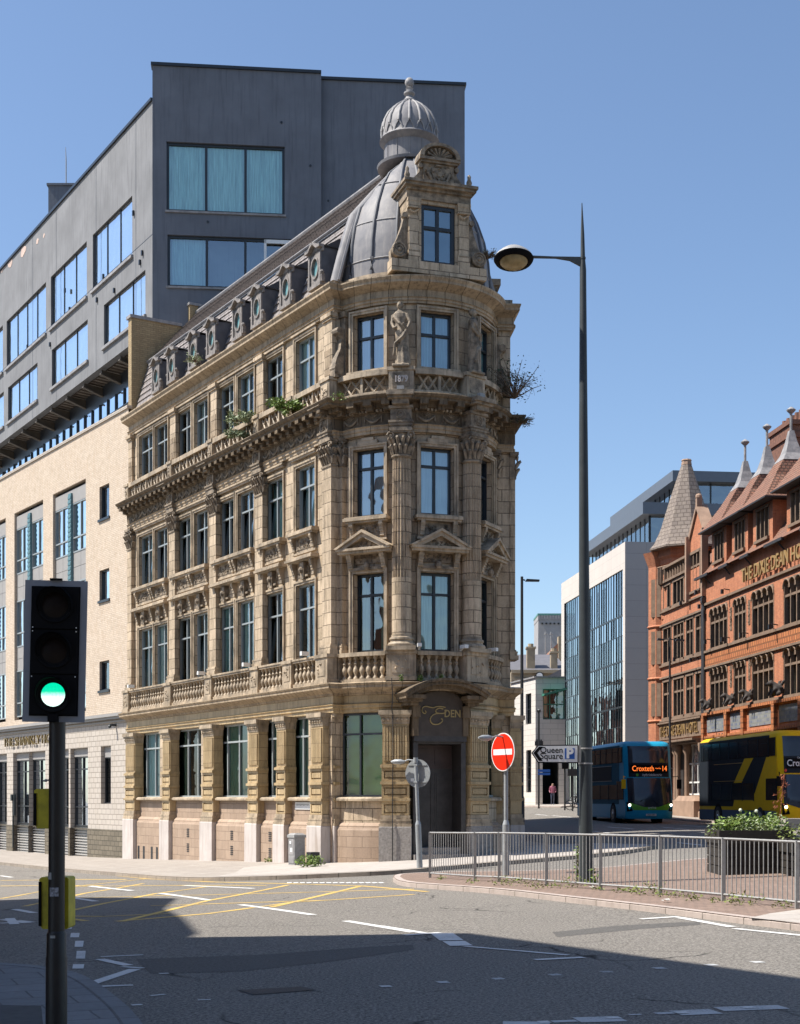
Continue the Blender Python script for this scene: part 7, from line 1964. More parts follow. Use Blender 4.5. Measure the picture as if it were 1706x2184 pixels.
# ================================================================ guard rail
PST = [(917, 1872), (1013, 1879), (1064.5, 1881), (1165.5, 1889), (1280.6, 1898.5), (1408, 1908), (1542.6, 1921), (1700, 1938)]
pp_ = [gp(x, y, KH) for x, y in PST]
d_ = Vector((pp_[-1][0]-pp_[-2][0], pp_[-1][1]-pp_[-2][1])); pp_.append((pp_[-1][0]+d_.x, pp_[-1][1]+d_.y))
gr = thing('guard_rail', 'long grey steel pedestrian guard rail of thin upright bars round the island', 'railing', (*pp_[0], g(*pp_[0])))
for i, p in enumerate(pp_):
    z = g(*p)+KH; m = MB(); m.box(lambda a, d, zz: (p[0]+a, p[1]+d, zz), -.03, .03, -.03, .03, z-.05, z+1.0); m.build('post', 'zinc', gr)
for i in range(len(pp_)-1):
    a, b = pp_[i], pp_[i+1]; za, zb = g(*a)+KH, g(*b)+KH; L = math.dist(a, b)
    m = MB(); A = Vector((*a, za)); B_ = Vector((*b, zb)); up = Vector((0, 0, 1))
    for h in (.985, .10): m.tube([A+up*h, B_+up*h], .021, 6)
    n = int(L/.108)
    for k in range(1, n):
        P = A+(B_-A)*(k/n); top = .97 if (i > 1) or k % 2 else .97
        m.tube([P+up*.10, P+up*top], .0085, 5, cap=False)
    m.build('rail_panel', 'zinc', gr)

# ================================================================ lamps, signs
def lamp_big():
    x, y = gp(1249, 1884, KH); z0 = g(x, y)+KH
    t = thing('street_lamp', 'very tall dark grey street lamp with pointed spire top and single lamp arm', 'street lamp', (x, y, z0))
    pz = lambda yd: zt(yd, y); sx = at(1243.5, y)-at(1249, y)
    m = MB()
    r = [(x-.0, y, z0, .135), (x+.0, y, z0+1.2, .13), (x-.005, y, pz(1600), .125), (x-.03, y, pz(1250), .10), (x-.045, y, pz(900), .082), (x-.052, y, pz(575), .062), (x-.055, y, pz(552), .045), (x-.06, y, pz(500), .035), (x-.072, y, pz(433), .008)]
    m.tube([(a, b, c) for a, b, c, _ in r], [q[3] for q in r], 20); m.tube([(x-.054, y, pz(553)), (x-.054, y, pz(549))], .055, 14)
    m.build('pole', 'pole', t, smooth=50)
    for yd in (1598, 1630): b = MB(); b.tube([(x, y, pz(yd)), (x, y, pz(yd)+.03)], .135, 18); b.build('clamp_band', 'zinc', t)
    m = MB(); X = lambda xd: at(xd, y)
    m.prism(ID, [(X(1243), pz(571)), (X(1243), pz(549)), (X(1180), pz(548)), (X(1133), pz(546)), (X(1133), pz(550)), (X(1185), pz(551)), (X(1215), pz(556))], y-.03, y+.03)
    m.build('arm', 'pole', t)
    cx, cz = X(1095), pz(549); m = MB(); L = lambda a, d, z: (cx+a, y+d*.93+(z-.05)*.34, cz+z*.93-d*.36)
    hd = [(.375, -.05), (.36, .0), (.29, .08), (.20, .16), (.10, .21), (.0, .22)]
    m.lathe(lambda a, d, z: L(a*1.0, d*.8, z+.06*(a)*.0), hd, 24); hh = m.build('lamp_head', 'zinc', t, smooth=50); 
    m = MB(); m.lathe(lambda a, d, z: L(a, d*.8, z), [(.385, -.05), (.36, -.10), (.28, -.13), (.27, -.11)], 24); m.build('lamp_rim', 'black', hh, smooth=50)
    MT['lamp_glass'] = M_plain('amber_diffuser', (.34, .26, .12), .3, var=.2, scale=9)
    m = MB(); m.lathe(lambda a, d, z: L(a, d*.8, z), [(.27, -.12), (.22, -.18), (.10, -.22), (.0, -.23)], 20); m.build('diffuser', 'lamp_glass', hh, smooth=50)
    # direction sign
    s = thing('direction_sign', 'white arrow shaped direction sign to Queen Square with blue parking symbol, on the big lamp post', 'road sign', (x, y, pz(1610)))
    s['label'] = 'white arrow shaped direction sign to Queen Square with blue parking P'
    yy = y-.10; P = lambda xd, yd: (at(xd, yy), zt(yd, yy))
    F = lambda a, d, z: (a, yy-d, z)
    m = MB(); m.prism(F, [P(1133, 1606), P(1147, 1589), P(1233, 1588), P(1233, 1628), P(1147, 1627)], 0, .03); bd = m.build('sign_plate', 'black', s)
    m = MB(); m.prism(F, [P(1135.5, 1606), P(1148, 1591), P(1231, 1590.5), P(1231, 1625.5), P(1148, 1624.7)], .03, .034); m.build('sign_face', 'white', s)
    m = MB(); m.prism(F, [P(1137, 1606), P(1149, 1592.5), P(1157, 1592.5), P(1145.5, 1606), P(1157, 1623), P(1149, 1623)], .034, .038); m.build('arrow_mark', 'black', s)
    m = MB(); a0, z1_ = P(1204, 1596); a1, z0_ = P(1225, 1619); m.prism(F, [(a0, z0_), (a1, z0_), (a1, z1_), (a0, z1_)], .034, .038); MT['sign_blue'] = M_plain('sign_blue', (.012, .09, .36), .5, var=.04); pb = m.build('parking_square', 'sign_blue', s)
    text_mesh('P', .26, .001, F, (a0+a1)/2, .040, (z0_+z1_)/2, 'white', pb, bold=.012)
    cx2 = P(1178, 1600)[0]
    text_mesh('Queen', .165, .001, F, cx2-.02, .036, zt(1600.3, yy), 'black', s, bold=.002, sx=.96); text_mesh('Square', .165, .001, F, cx2-.02, .036, zt(1613.3, yy), 'black', s, bold=.002, sx=.96)
    m = MB(); m.box(ID, at(1231, y), at(1238, y), y-.08, y-.03, zt(1627, y), zt(1590, y)); m.build('bracket', 'zinc', s)
lamp_big()
MT['sign_red'] = M_plain('reflective_red', (.68, .022, .004), .6, var=.04, spec=.08)
MT['sign_white'] = M_plain('reflective_white', (.72, .72, .70), .45, var=.03)
MT['pole_lt'] = M_plain('light_grey_pole', (.34, .355, .36), .45, var=.12, scale=6, metal=.2)
def disc(mb, c, n, r, t, seg=40):
    n = Vector((n[0], n[1], 0)).normalized(); c = Vector(c); mb.tube([c, c+n*t], r, seg)
def signpost(name, label, base, ztop, cyd, r, phi, front, lampdir, tilt=0.0):
    x, y = base; z0 = g(x, y)+KH; t = thing(name, label, 'road sign', (x, y, z0))
    zc = zt(cyd, y); zT_ = zt(ztop, y); n = (math.sin(R(phi)), -math.cos(R(phi)))
    tx = lambda z: x+tilt*(zT_-z)*-1
    m = MB(); m.tube([(tx(z0)+0, y, z0-.05), (tx(z0+1.1), y, z0+1.1)], .075, 16); m.tube([(tx(z0+1.1), y, z0+1.1), (tx(z0+1.2), y, z0+1.2)], [.075, .045], 16); m.tube([(tx(z0+1.2), y, z0+1.2), (tx(zT_), y, zT_)], .045, 14)
    m.box(lambda a, d, z: (tx(z0)+a, y+d, z), -.02, .02, -.085, -.07, z0+.35, z0+.75)
    m.build('pole', 'pole_lt', t, smooth=40)
    o = .075; c = (tx(zc)+n[0]*o, y+n[1]*o, zc)
    m = MB(); disc(m, c, n, r, .012); pl = m.build('sign_plate', 'pole_lt' if not front else 'sign_white', t, smooth=40)
    if front:
        c2 = (c[0]+n[0]*.0125, c[1]+n[1]*.0125, zc); m = MB(); disc(m, c2, n, r*.95, .002); m.build('red_disc', 'sign_red', pl)
        Fs = frame((c2[0], c2[1]), t=(-n[1], n[0])); m = MB(); m.box(Fs, -r*.80, r*.80, .0, .005, zc-r*.15, zc+r*.15); m.build('white_bar', 'sign_white', pl)
    Fs = frame((tx(zc), y), t=(-n[1], n[0]))
    m = MB()
    for h in (-.6, .6): m.box(Fs, -r*.75, r*.75, .055, .075, zc+h*r-.015, zc+h*r+.015); m.box(Fs, -.05, .05, -.05, .06, zc+h*r-.02, zc+h*r+.02)
    m.build('fixing_channel', 'pole_lt', t)
    if not front: m = MB(); m.box(Fs, .1, .2, .066, .0665, zc-.22, zc-.12); m.build('sticker', 'white', t)
    # lit by a small lamp on an arm
    ld = lampdir; m = MB(); lx, ly = x+ld[0], y+ld[1]
    m.tube([(tx(zT_), y, zT_-.03), (x+ld[0]*.5, y+ld[1]*.5, zT_-.0), (x+ld[0]*.8, y+ld[1]*.8, zT_-.05)], .018, 8); m.tube([(tx(zT_), y, zT_-.08), (tx(zT_), y, zT_+.05)], .06, 12)
    m.build('lamp_arm', 'pole_lt', t, smooth=40)
    m = MB(); d = Vector((ld[0], ld[1], 0)).normalized(); P = Vector((x+ld[0]*.75, y+ld[1]*.75, zT_-.05))
    m.tube([P, P+d*.10, P+d*.26, P+d*.36], [.03, .065, .06, .02], 12); m.build('sign_lamp', 'pole_lt', t, smooth=60)
b1 = gp(1079, 1867, KH)
signpost('no_entry_sign', 'red no entry sign with white bar on grey pole behind the guard rail', b1, 1570, 1604, .415, -57, True, (-.42, -.27))
b2 = gp(886.5, 1851, KH)
signpost('round_sign', 'back of a round grey sign on a leaning pole before the dark door', b2, 1620, 1649.5, .36, 150, False, (-.38, .12), tilt=-.038)
def slim_lamp(name, label, xd, ytop, Y, arms, base=None):
    x = at(xd, Y); z0 = g(x, Y)+KH; t = thing('street_lamp', label, 'street lamp', (x, Y, z0)); zt_ = zt(ytop, Y)
    m = MB(); m.tube([(x, Y, z0), (x, Y, z0+1.5), (x, Y, z0+1.6), (x, Y, zt_+.12)], [.11, .11, .075, .055], 12); m.build('pole', 'iron', t, smooth=40)
    for a0, a1, dy in arms:
        m = MB(); X0, X1 = at(a0, Y), at(a1, Y); lo, hi = min(X0, X1), max(X0, X1)
        m.tube([(x, Y, zt_), (X0, Y, zt(ytop+dy, Y))], .03, 6); m.prism(ID, [(lo, zt(ytop+dy+2.2, Y)), (hi, zt(ytop+dy+2.5, Y)), (hi, zt(ytop+dy-.5, Y)), (lo+.05, zt(ytop+dy-2.0, Y))], Y-.14, Y+.14); m.build('lamp_head', 'iron', t)
slim_lamp('street_lamp', 'slim black street lamp with a flat lamp head, just right of the stone building', 1113, 1236, 58, [(1120, 1150, 1.5)])
slim_lamp('street_lamp', 'slim dark street lamp with short arms in front of the orange brick hotel', 1428.5, 1363, 79, [(1416, 1401, .5), (1440, 1459, 2)])
# distant signpost, finger signs, bollard, signal, bicycle
Yd = 105; x = at(1149, Yd)
t = thing('sign_post', 'slim post with two small blue direction boards before the white shop', 'signpost', (x, Yd, g(x, Yd)+KH))
m = MB(); m.tube([(x, Yd, g(x, Yd)), (x, Yd, zt(1518, Yd))], .07, 8); m.ball((x, Yd, zt(1516, Yd)), .16, 8); m.build('pole', 'iron', t)
for y0, y1 in ((1641, 1646.5), (1648, 1653)): m = MB(); m.box(ID, at(1147, Yd), at(1173, Yd), Yd-.1, Yd-.05, zt(y1, Yd), zt(y0, Yd)); m.build('board', 'sign_blue', t)
Yd = 100
for xd, lab in ((1204.5, 'distant traffic signal pole beside the white pillar'),):
    x = at(xd, Yd); t = thing('signal_pole', lab, 'traffic light', (x, Yd, g(x, Yd)+KH)); m = MB(); m.tube([(x, Yd, g(x, Yd)), (x, Yd, zt(1640, Yd))], .06, 8); m.build('pole', 'iron', t)
    m = MB(); m.box(ID, x-.22, x+.22, Yd-.3, Yd, zt(1640, Yd), zt(1620, Yd)+.3); m.build('signal_head', 'black', t)
x = at(1221, 98); t = thing('signal_pole', 'distant pole with small box beside the parked bicycle', 'pole', (x, 98, g(x, 98)+KH)); m = MB(); m.tube([(x, 98, g(x, 98)), (x, 98, zt(1635, 98))], .06, 8); m.build('pole', 'iron', t); m = MB(); m.box(ID, x-.35, x+.35, 97.8, 98, zt(1655, 98), zt(1640, 98)); m.build('board', 'iron', t)
x, Yd = at(1231, 97), 97.0; z = g(x, Yd)+KH
t = thing('bicycle', 'dark bicycle parked upright by the kerb, half hidden by the big lamp post', 'bicycle', (x, Yd, z))
for q in (-.5, .5): m = MB(); m.tube([(x+q+.33*math.cos(k*math.pi/8), Yd, z+.34+.33*math.sin(k*math.pi/8)) for k in range(17)], .025, 5); m.build('wheel', 'tyre', t)
m = MB()
for a, b in (((-.5, .34), (-.1, .85)), ((-.1, .85), (.35, .82)), ((.35, .82), (.5, .34)), ((-.05, .34), (.35, .8)), ((-.05, .34), (-.1, .9)), ((-.05, .34), (-.5, .34)), ((.35, .8), (.32, 1.0)), ((.2, 1.02), (.45, 1.02))): m.rod((x+a[0], Yd, z+a[1]), (x+b[0], Yd, z+b[1]), .022, 5)
m.box(lambda a, d, zz: (x+a, Yd+d, z+zz), -.22, .02, -.06, .06, .9, .95); m.build('frame', 'iron', t)
# pedestrian in the shop doorway, far off
def person(xd, Y, label, top, legs, skin=(.42, .26, .18)):
    x = at(xd, Y); z = g(x, Y)+KH; bm = bmesh.new(); V = {}
    sk = {'pel': (0, 0, .92, .13), 'sp': (0, 0, 1.15, .14), 'ch': (0, 0, 1.36, .15), 'nk': (0, 0, 1.50, .06), 'hd': (0, -.01, 1.60, .095), 'tp': (0, 0, 1.70, .07),
          'sl': (-.19, 0, 1.42, .06), 'el': (-.25, .02, 1.14, .045), 'wl': (-.22, -.14, .95, .03), 'sr': (.19, 0, 1.42, .06), 'er': (.25, .02, 1.14, .045), 'wr': (.20, -.16, .98, .03),
          'hl': (-.09, 0, .88, .09), 'kl': (-.10, -.08, .48, .06), 'al': (-.10, .04, .08, .04), 'fl': (-.10, -.1, .04, .035), 'hr': (.09, 0, .88, .09), 'kr': (.10, .05, .48, .06), 'ar': (.10, .2, .10, .04), 'fr': (.10, .08, .04, .035)}
    for k, (a, b, c, r) in sk.items(): V[k] = bm.verts.new((a, b, c))
    for q in ('pel sp', 'sp ch', 'ch nk', 'nk hd', 'hd tp', 'ch sl', 'sl el', 'el wl', 'ch sr', 'sr er', 'er wr', 'pel hl', 'hl kl', 'kl al', 'al fl', 'pel hr', 'hr kr', 'kr ar', 'ar fr'):
        a, b = q.split(); bm.edges.new((V[a], V[b]))
    me = bpy.data.meshes.new('person'); bm.to_mesh(me); bm.free()
    o = bpy.data.objects.new('person', me); COL.objects.link(o); md = o.modifiers.new('skin', 'SKIN'); sv = me.skin_vertices[0].data
    for i, (k, q) in enumerate(sk.items()): sv[i].radius = (q[3], q[3])
    sv[0].use_root = True
    s_ = o.modifiers.new('sub', 'SUBSURF'); s_.levels = 1; s_.render_levels = 1
    m, nt, b = nodes('person_colours'); p = nt.nodes.new('ShaderNodeTexCoord'); sx = nt.nodes.new('ShaderNodeSeparateXYZ'); nt.links.new(p.outputs['Object'], sx.inputs[0])
    c = mix(nt, ramp(nt, sx.outputs[2], .93, .94), legs, top); c = mix(nt, ramp(nt, sx.outputs[2], 1.49, 1.5), c, skin); c = mix(nt, ramp(nt, sx.outputs[2], 1.66, 1.67), c, (.05, .03, .02)); nt.links.new(c, b.inputs['Base Color'])
    me.materials.append(m); o.location = (x, Y, z); tag(o, label, 'person')
person(1178.5, 110, 'distant person in a pink top walking before the dark shop front', (.30, .09, .14), (.05, .06, .10))
MT['yel'] = M_plain('yellow_sticker', (.7, .5, .02), .5)
# traffic cone, clipped bush in a pot
x, y = gp(1468, 1739, KH); z = g(x, y)+KH; t = thing('traffic_cone', 'orange and white traffic cone on the pavement between the two buses', 'traffic cone', (x, y, z))
C_ = lambda a, d, zz: (x+a, y+d, z+zz); MT['cone'] = M_plain('cone_orange', (.70, .09, .02), .5, var=.1)
m = MB(); m.box(C_, -.25, .25, -.25, .25, 0, .05); m.lathe(C_, [(.20, .05), (.155, .40)], 16); m.lathe(C_, [(.115, .68), (.045, 1.1)], 16); m.build('cone_body', 'cone', t, smooth=40)
m = MB(); m.lathe(C_, [(.156, .40), (.115, .68)], 16); m.build('reflective_sleeve', 'white', t, smooth=40)
MT['leaf_dk'] = M_plain('dark_topiary_leaves', (.03, .065, .02), .6, var=.35, scale=20)
MT['leaf'] = M_plain('fresh_green_leaves', (.22, .33, .06), .55, var=.35, scale=12)
MT['leaf_pale'] = M_plain('pale_grey_green_leaves', (.34, .40, .22), .6, var=.3, scale=12)
MT['leaf_y'] = M_plain('yellow_green_weed', (.22, .28, .04), .6, var=.3, scale=12)
MT['stem'] = M_plain('woody_stem', (.14, .09, .05), .8, var=.2)
def leaves(mb, c, rad, n, size, sq=(1, 1, 1), rnd=random):
    for _ in range(n):
        u = Vector((rnd.gauss(0, 1), rnd.gauss(0, 1), rnd.gauss(0, 1))).normalized()*rad*rnd.random()**.45
        p = Vector(c)+Vector((u.x*sq[0], u.y*sq[1], u.z*sq[2])); a = Vector((rnd.gauss(0, 1), rnd.gauss(0, 1), rnd.gauss(0, .6))).normalized(); b = a.orthogonal().normalized()
        b.rotate(Matrix.Rotation(rnd.random()*6.3, 3, a)); s = size*rnd.uniform(.6, 1.3)
        mb.face([p-a*s, p+b*s*.36, p+a*s, p-b*s*.36])
x, y = gp(1447, 1733, KH); y -= .3; z = g(x, y)+KH; t = thing('spiral_bush', 'clipped spiral bush in a dark pot beside the hotel door', 'potted bush', (x, y, z)); C_ = lambda a, d, zz: (x+a, y+d, z+zz)
m = MB(); m.lathe(C_, [(.22, 0), (.32, .55), (.36, .6), (.3, .62)], 14); m.build('pot', 'iron', t, smooth=40)
m = MB()
for k in range(40):
    zz = .75+k*.062; r = .40*(1-k/46); th = k*.62; leaves(m, C_(r*.35*math.cos(th), r*.35*math.sin(th), zz), r*.75, 26, .06)
m.build('foliage', 'leaf_dk', t); m = MB(); m.rod(C_(0, 0, .6), C_(0, 0, 3.1), .03, 6); m.build('stem', 'stem', t)
# grey cabinet by the piers, small dark box
a = aD(LF, (350+1242/2.437)/1.3587, 1.0); bx_, by_, _ = LF(a, 1.0, 0); z = g(bx_, by_)+KH
t = thing('utility_cabinet', 'small grey utility cabinet standing against the stone piers', 'cabinet', (bx_, by_, z)); FC = frame((bx_, by_), t=LF.t)
m = MB(); m.box(FC, -.20, .20, -.17, .17, z-.03, z+.82); m.build('cabinet_body', 'zinc', t); m = MB(); m.box(FC, -.23, .23, -.2, .2, z+.80, z+.88); m.taper(FC, 0, z+.88, z+.93, .22, .19, .15, .12); m.build('lid', 'zinc', t)
m = MB(); m.box(FC, -.16, .16, .17, .182, z+.30, z+.76); m.box(FC, -.17, .17, .17, .185, z+.05, z+.24); m.build('door_panel', 'lead_light', t)
m = MB(); m.box(FC, -.05, .07, .182, .186, z+.38, z+.50); m.box(FC, -.10, .0, .182, .186, z+.62, z+.70); m.build('sticker', 'white', t)
b_ = LF(a+.55, .75, 0); m = MB(); z = g(b_[0], b_[1])+KH; F = frame(b_[:2], t=LF.t); m.box(F, -.12, .14, -.15, .15, z-.02, z+.36); tag(m.build('dark_box', 'iron', None), 'small dark box on the pavement beside the grey cabinet', 'box')
# weeds
def weed(pt, r, n, label, mat='leaf', size=.05, sq=(1, 1, .6), name='weed', cat='weed', group=None, z=None):
    o = MB(); zz = (g(*pt)+KH if z is None else z); leaves(o, (pt[0], pt[1], zz+r*.45), r, n, size, sq); w_ = o.build(name, mat, None)
    tag(w_, label, cat, group)
GW = 'weeds in the island kerb joints'
wmb = MB()
for i, (xd, yd, r) in enumerate(((1008, 1884, .12), (1072, 1888, .22), (1100, 1889, .2), (1150, 1896, .14), (1216, 1894, .26), (1345, 1903, .12), (1385, 1909, .28), (1408, 1913, .12), (1478, 1921, .14), (1590, 1931, .26), (1560, 1929, .14), (940, 1876, .10), (1247, 1888, .18), (1275, 1900, .10), (1135, 1890, .16), (1180, 1893, .12), (1320, 1904, .10), (1440, 1914, .13), (1520, 1925, .09), (1668, 1937, .14), (1360, 1908, .16))):
    p = gp(xd, yd, KH); leaves(wmb, (p[0], p[1], g(*p)+KH+r*.4), r, int(r*300), .03, (1.3, .8, .55))
tag(wmb.build('weeds', 'leaf_y', None), 'low green weeds along the foot of the guard rail', 'weeds', kind='stuff')
weed(gp(662, 1849, KH), .34, 420, 'clump of bright green weeds beside the grey cabinet', 'leaf', .05, (1.3, .8, .6)); weed(gp(522, 1834, KH), .28, 260, 'green weeds at the foot of the second stone pier', 'leaf', .05, (1.3, .7, .5))
weed(gp(571, 1839, KH), .15, 60, 'small weed at the foot of the building wall', 'leaf', .04); 
MT['litter'] = M_plain('pale_litter', (.55, .54, .5), .7)
for i, (xd, yd) in enumerate(((1262, 1894), (1420, 1925))):
    p = gp(xd, yd, KH); o = MB(); zz = g(*p)+KH
    for _ in range(5): o.face([(p[0]+random.uniform(-.08, .08), p[1]+random.uniform(-.1, .1), zz+random.uniform(.0, .08)) for _ in range(3)])
    tag(o.build('litter', 'litter', None), ['crumpled white litter by the rail near the big lamp post', 'crumpled pale litter on the island paving to the right'][i], 'litter')
def tall_weed(pt, h, label, n=2):
    zz = g(*pt)+KH; t = thing('tall_weed', label, 'weed', (*pt, zz)); m = MB(); l_ = MB()
    for _ in range(n):
        dx, dy = random.uniform(-.12, .12), random.uniform(-.1, .1); hh = h*random.uniform(.7, 1); m.tube([(pt[0]+dx*.3, pt[1]+dy*.3, zz), (pt[0]+dx, pt[1]+dy, zz+hh)], .006, 4)
        for k in range(14): leaves(l_, (pt[0]+dx*k/14, pt[1]+dy*k/14, zz+hh*(k+1)/14), .05, 3, .05)
    m.build('stem', 'stem', t); l_.build('foliage', 'leaf', t)
tall_weed((lambda p: (p[0], p[1]))(gp(1229, 1880, KH)), .85, 'tall thin green weed left of the big lamp post base'); tall_weed(gp(1266, 1888, KH), .3, 'short green weed right of the big lamp post base')
# shrubs growing out of the building's ledges
def shrub(P, r, n, label, mat, size=.07, sq=(1, 1, 1), bare=False):
    t = thing('ledge_shrub', label, 'shrub', P); m = MB(); l_ = MB(); P = Vector(P); rn = random.Random(int(P.x*100))
    for _ in range(int(16*(2 if bare else 1))):
        d = Vector((rn.gauss(0, 1)*sq[0], rn.gauss(0, 1)*sq[1], abs(rn.gauss(.3, .8))*sq[2])).normalized()*r*rn.uniform(.5, 1.15)
        mid = P+d*.5+Vector((rn.gauss(0, .08), rn.gauss(0, .08), .1))*r; m.tube([P, mid, P+d], [.018, .012, .006], 4)
        for q in (mid, P+d, P+d*.8, (mid+P+d)/2): leaves(l_, q, r*.22, int(n/60), size, rnd=rn)
        if bare:
            for _ in range(3): e = Vector((rn.gauss(0, 1), rn.gauss(0, 1), rn.gauss(0, 1))).normalized()*r*.3; m.tube([mid, mid+e*.5+Vector((0, 0, .03)), mid+e], [.008, .005, .003], 3)
    m.build('stem', 'stem', t); l_.build('foliage', mat, t)
def led(xd, yd, d): a = aD(LF, xd, d); p = LF(a, d, 0); return (p[0], p[1], zt(yd, p[1]))
shrub(led(516, 900, .5), .55, 600, 'pale green buddleia sprouting from the balustrade, left of the brighter shrub', 'leaf_pale', .07, (1.2, 1, .9))
shrub(led(508, 930, .5), .42, 500, 'low pale green shrub hanging below the left buddleia', 'leaf_pale', .07, (1.3, 1, .6))
shrub(led(613, 872, .5), .55, 800, 'bright yellow green shrub on the cornice under the sixth window', 'leaf', .07, (1.2, 1, .8))
shrub(led(416, 772, .3), .35, 220, 'small straggly shrub in the roof gutter below the dormers', 'leaf_pale', .05, (1.2, 1, .6))
shrub(led(722, 850, .6), .28, 160, 'tiny green plant on the cornice corner beside the bow', 'leaf', .04, (1, 1, .5))
rq = RF(.6, .6, 0); Yq = rq[1]
shrub((at(1098, 42.6), 42.6, zt(850, 42.6)), 1.15, 260, 'sparse leafy shrub leaning out over the right side of the cornice', 'leaf_dk', .045, (1.0, .6, 1.5), bare=True)
shrub((at(1105, 42.6), 42.6, zt(905, 42.6)), .5, 60, 'thin bare twigs hanging under the right end of the cornice', 'leaf_dk', .04, (1.0, .6, .3), bare=True)
shrub((at(1040, 42.6), 42.6, zt(552, 42.6)), .35, 60, 'bare little twigs on the stone ledge right of the dome', 'leaf_pale', .03, (1.0, .6, 1.0), bare=True)
for i, (a, d) in enumerate(((-.2, .5), (.25, .5), (.75, .5))):
    q = BF(a-.8, .45, 5.12); o = MB(); leaves(o, (q[0], q[1], q[2]+.05), .10, 40, .06, (1, 1, 1.2)); tag(o.build('ledge_weed', 'leaf', None), ['tiny green tuft on the ledge above the door hood, leftmost of three', 'tiny green tuft on the ledge above the door hood, middle of three', 'tiny green tuft on the ledge above the door hood, rightmost of three'][i], 'weed')

# ================================================================ planters
MT['wood'] = M_plain('black_stained_timber', (.030, .024, .018), .75, var=.3, scale=3, bmp=.5)
def planter(x0d, x1d, yt, yb, label, Yf):
    xa, ya = gp(x0d, yb, KH); z = g(xa, ya)+KH; Y = ya; X0, X1 = xa, at(x1d, Y); top = zt(yt, Y); w_ = X1-X0
    t = thing('planter', label, 'planter', ((X0+X1)/2, Y, z)); F = frame((X0, Y), phi=0); dpt = w_*.9
    m = MB(); hgt = top-z
    m.box(F, .03, w_-.03, -dpt+.03, -.05, z, top-.25)
    for k in range(4):
        z0, z1_ = z+hgt*k*.2+.01, z+hgt*(k+1)*.2-.008; m.box(F, .02, w_-.02, -.05, 0, z0, z1_); m.box(F, .0, .05, -dpt, -.02, z0, z1_); m.box(F, w_-.05, w_, -dpt, -.02, z0, z1_)
    m.build('timber_box', 'wood', t)
    m = MB(); 
    for a0, a1, d0, d1 in ((-.04, w_+.04, -.06, .04), (-.04, w_+.04, -dpt-.04, -dpt+.06), (-.04, .06, -dpt+.06, -.06), (w_-.06, w_+.04, -dpt+.06, -.06)): m.box(F, a0, a1, d0, d1, top-.26, top)
    m.build('rim', 'wood', t); m = MB(); m.box(F, .06, w_-.06, -dpt+.06, -.06, top-.2, top-.08); m.build('soil', 'stem', t)
    return t, F, X0, X1, Y, top, dpt
t, F, X0, X1, Y, top, dpt = planter(1537, 1686, 1771, 1867, 'large black timber planter full of green plants behind the guard rail', 27)
pl = [('leaf', .11, 1500, .30, .05), ('leaf_y', .06, 700, .22, .04), ('leaf_pale', .05, 500, .25, .04)]
for j, (mt, _, n, r, s_) in enumerate(pl):
    m = MB()
    for k in range(9):
        a = (X1-X0)*(k+.3+.4*random.random())/9+.02; leaves(m, F(a, -dpt*random.uniform(.15, .8), top+random.uniform(-.05, .16)), r, n//9, s_, (1, 1, .8))
    o = m.build('planted_bed', mt, None); tag(o, ['broad bright green leaves filling the black timber planter', 'yellow green foliage mixed into the black timber planter', 'pale grey green foliage mixed into the black timber planter'][j], 'plants', kind='stuff')
MT['flower'] = M_plain('white_allium', (.65, .7, .55), .6)
for i, (xd, yd) in enumerate(((1579, 1728), (1613, 1730))):
    x_ = at(xd, Y+.4); tt = thing('allium_flower', ['white ball flower on a tall stem, left one in the planter', 'white ball flower on a tall stem, right one in the planter'][i], 'flower', (x_, Y+.4, top-.1)); m = MB(); m.tube([(x_+.06, Y+.4, top-.1), (x_+.04, Y+.4, top+.25), (x_, Y+.4, zt(yd, Y+.4))], .010, 5); m.build('stem', 'leaf', tt); m = MB(); m.ball((x_, Y+.4, zt(yd, Y+.4)), .036, 8, (1, 1, 1.1)); m.build('flower_head', 'flower', tt)
x_ = at(1660, Y+.5); tt = thing('reddish_stalk', 'tall reddish brown seed stalk rising from the planter', 'plant', (x_, Y+.5, top-.1)); m = MB(); m.tube([(x_, Y+.5, top-.1), (x_+.05, Y+.5, top+.5), (x_+.12, Y+.5, zt(1650, Y+.5))], .010, 5); MT['rust'] = M_plain('rust_seed_heads', (.38, .12, .06), .8); m.build('stem', 'rust', tt); m = MB()
for k in range(26): leaves(m, (x_+.12*k/26+random.uniform(-.12, .12), Y+.5, top+.45+(zt(1650, Y)-top-.45)*k/26), .05, 5, .03)
m.build('seed_head', 'rust', tt)
x_ = gp(1690, 1868, KH)
t2, F2_, a_, b_, Y2, top2, dp2 = planter(1693, 1850, 1790, 1870, 'second black timber planter cut off by the right edge of the picture', 27)
m = MB()
for k in range(8): leaves(m, F2_((b_-a_)*(k+.5)/8, -.5, top2+.10), .30, 90, .045, (1, 1, .7))
tag(m.build('planted_bed', 'leaf_y', None), 'leafy plants in the second planter at the right edge', 'plants', kind='stuff')
m = MB(); q = (at(1682, Y+1.2), Y+1.2); m.box(lambda a, d, z: (q[0]+a, q[1]+d, z), -.12, .6, -.2, .2, top-.02, top+.22); tag(m.build('stone_trough', 'flag', None), 'small pale trough standing among the planter foliage', 'trough')

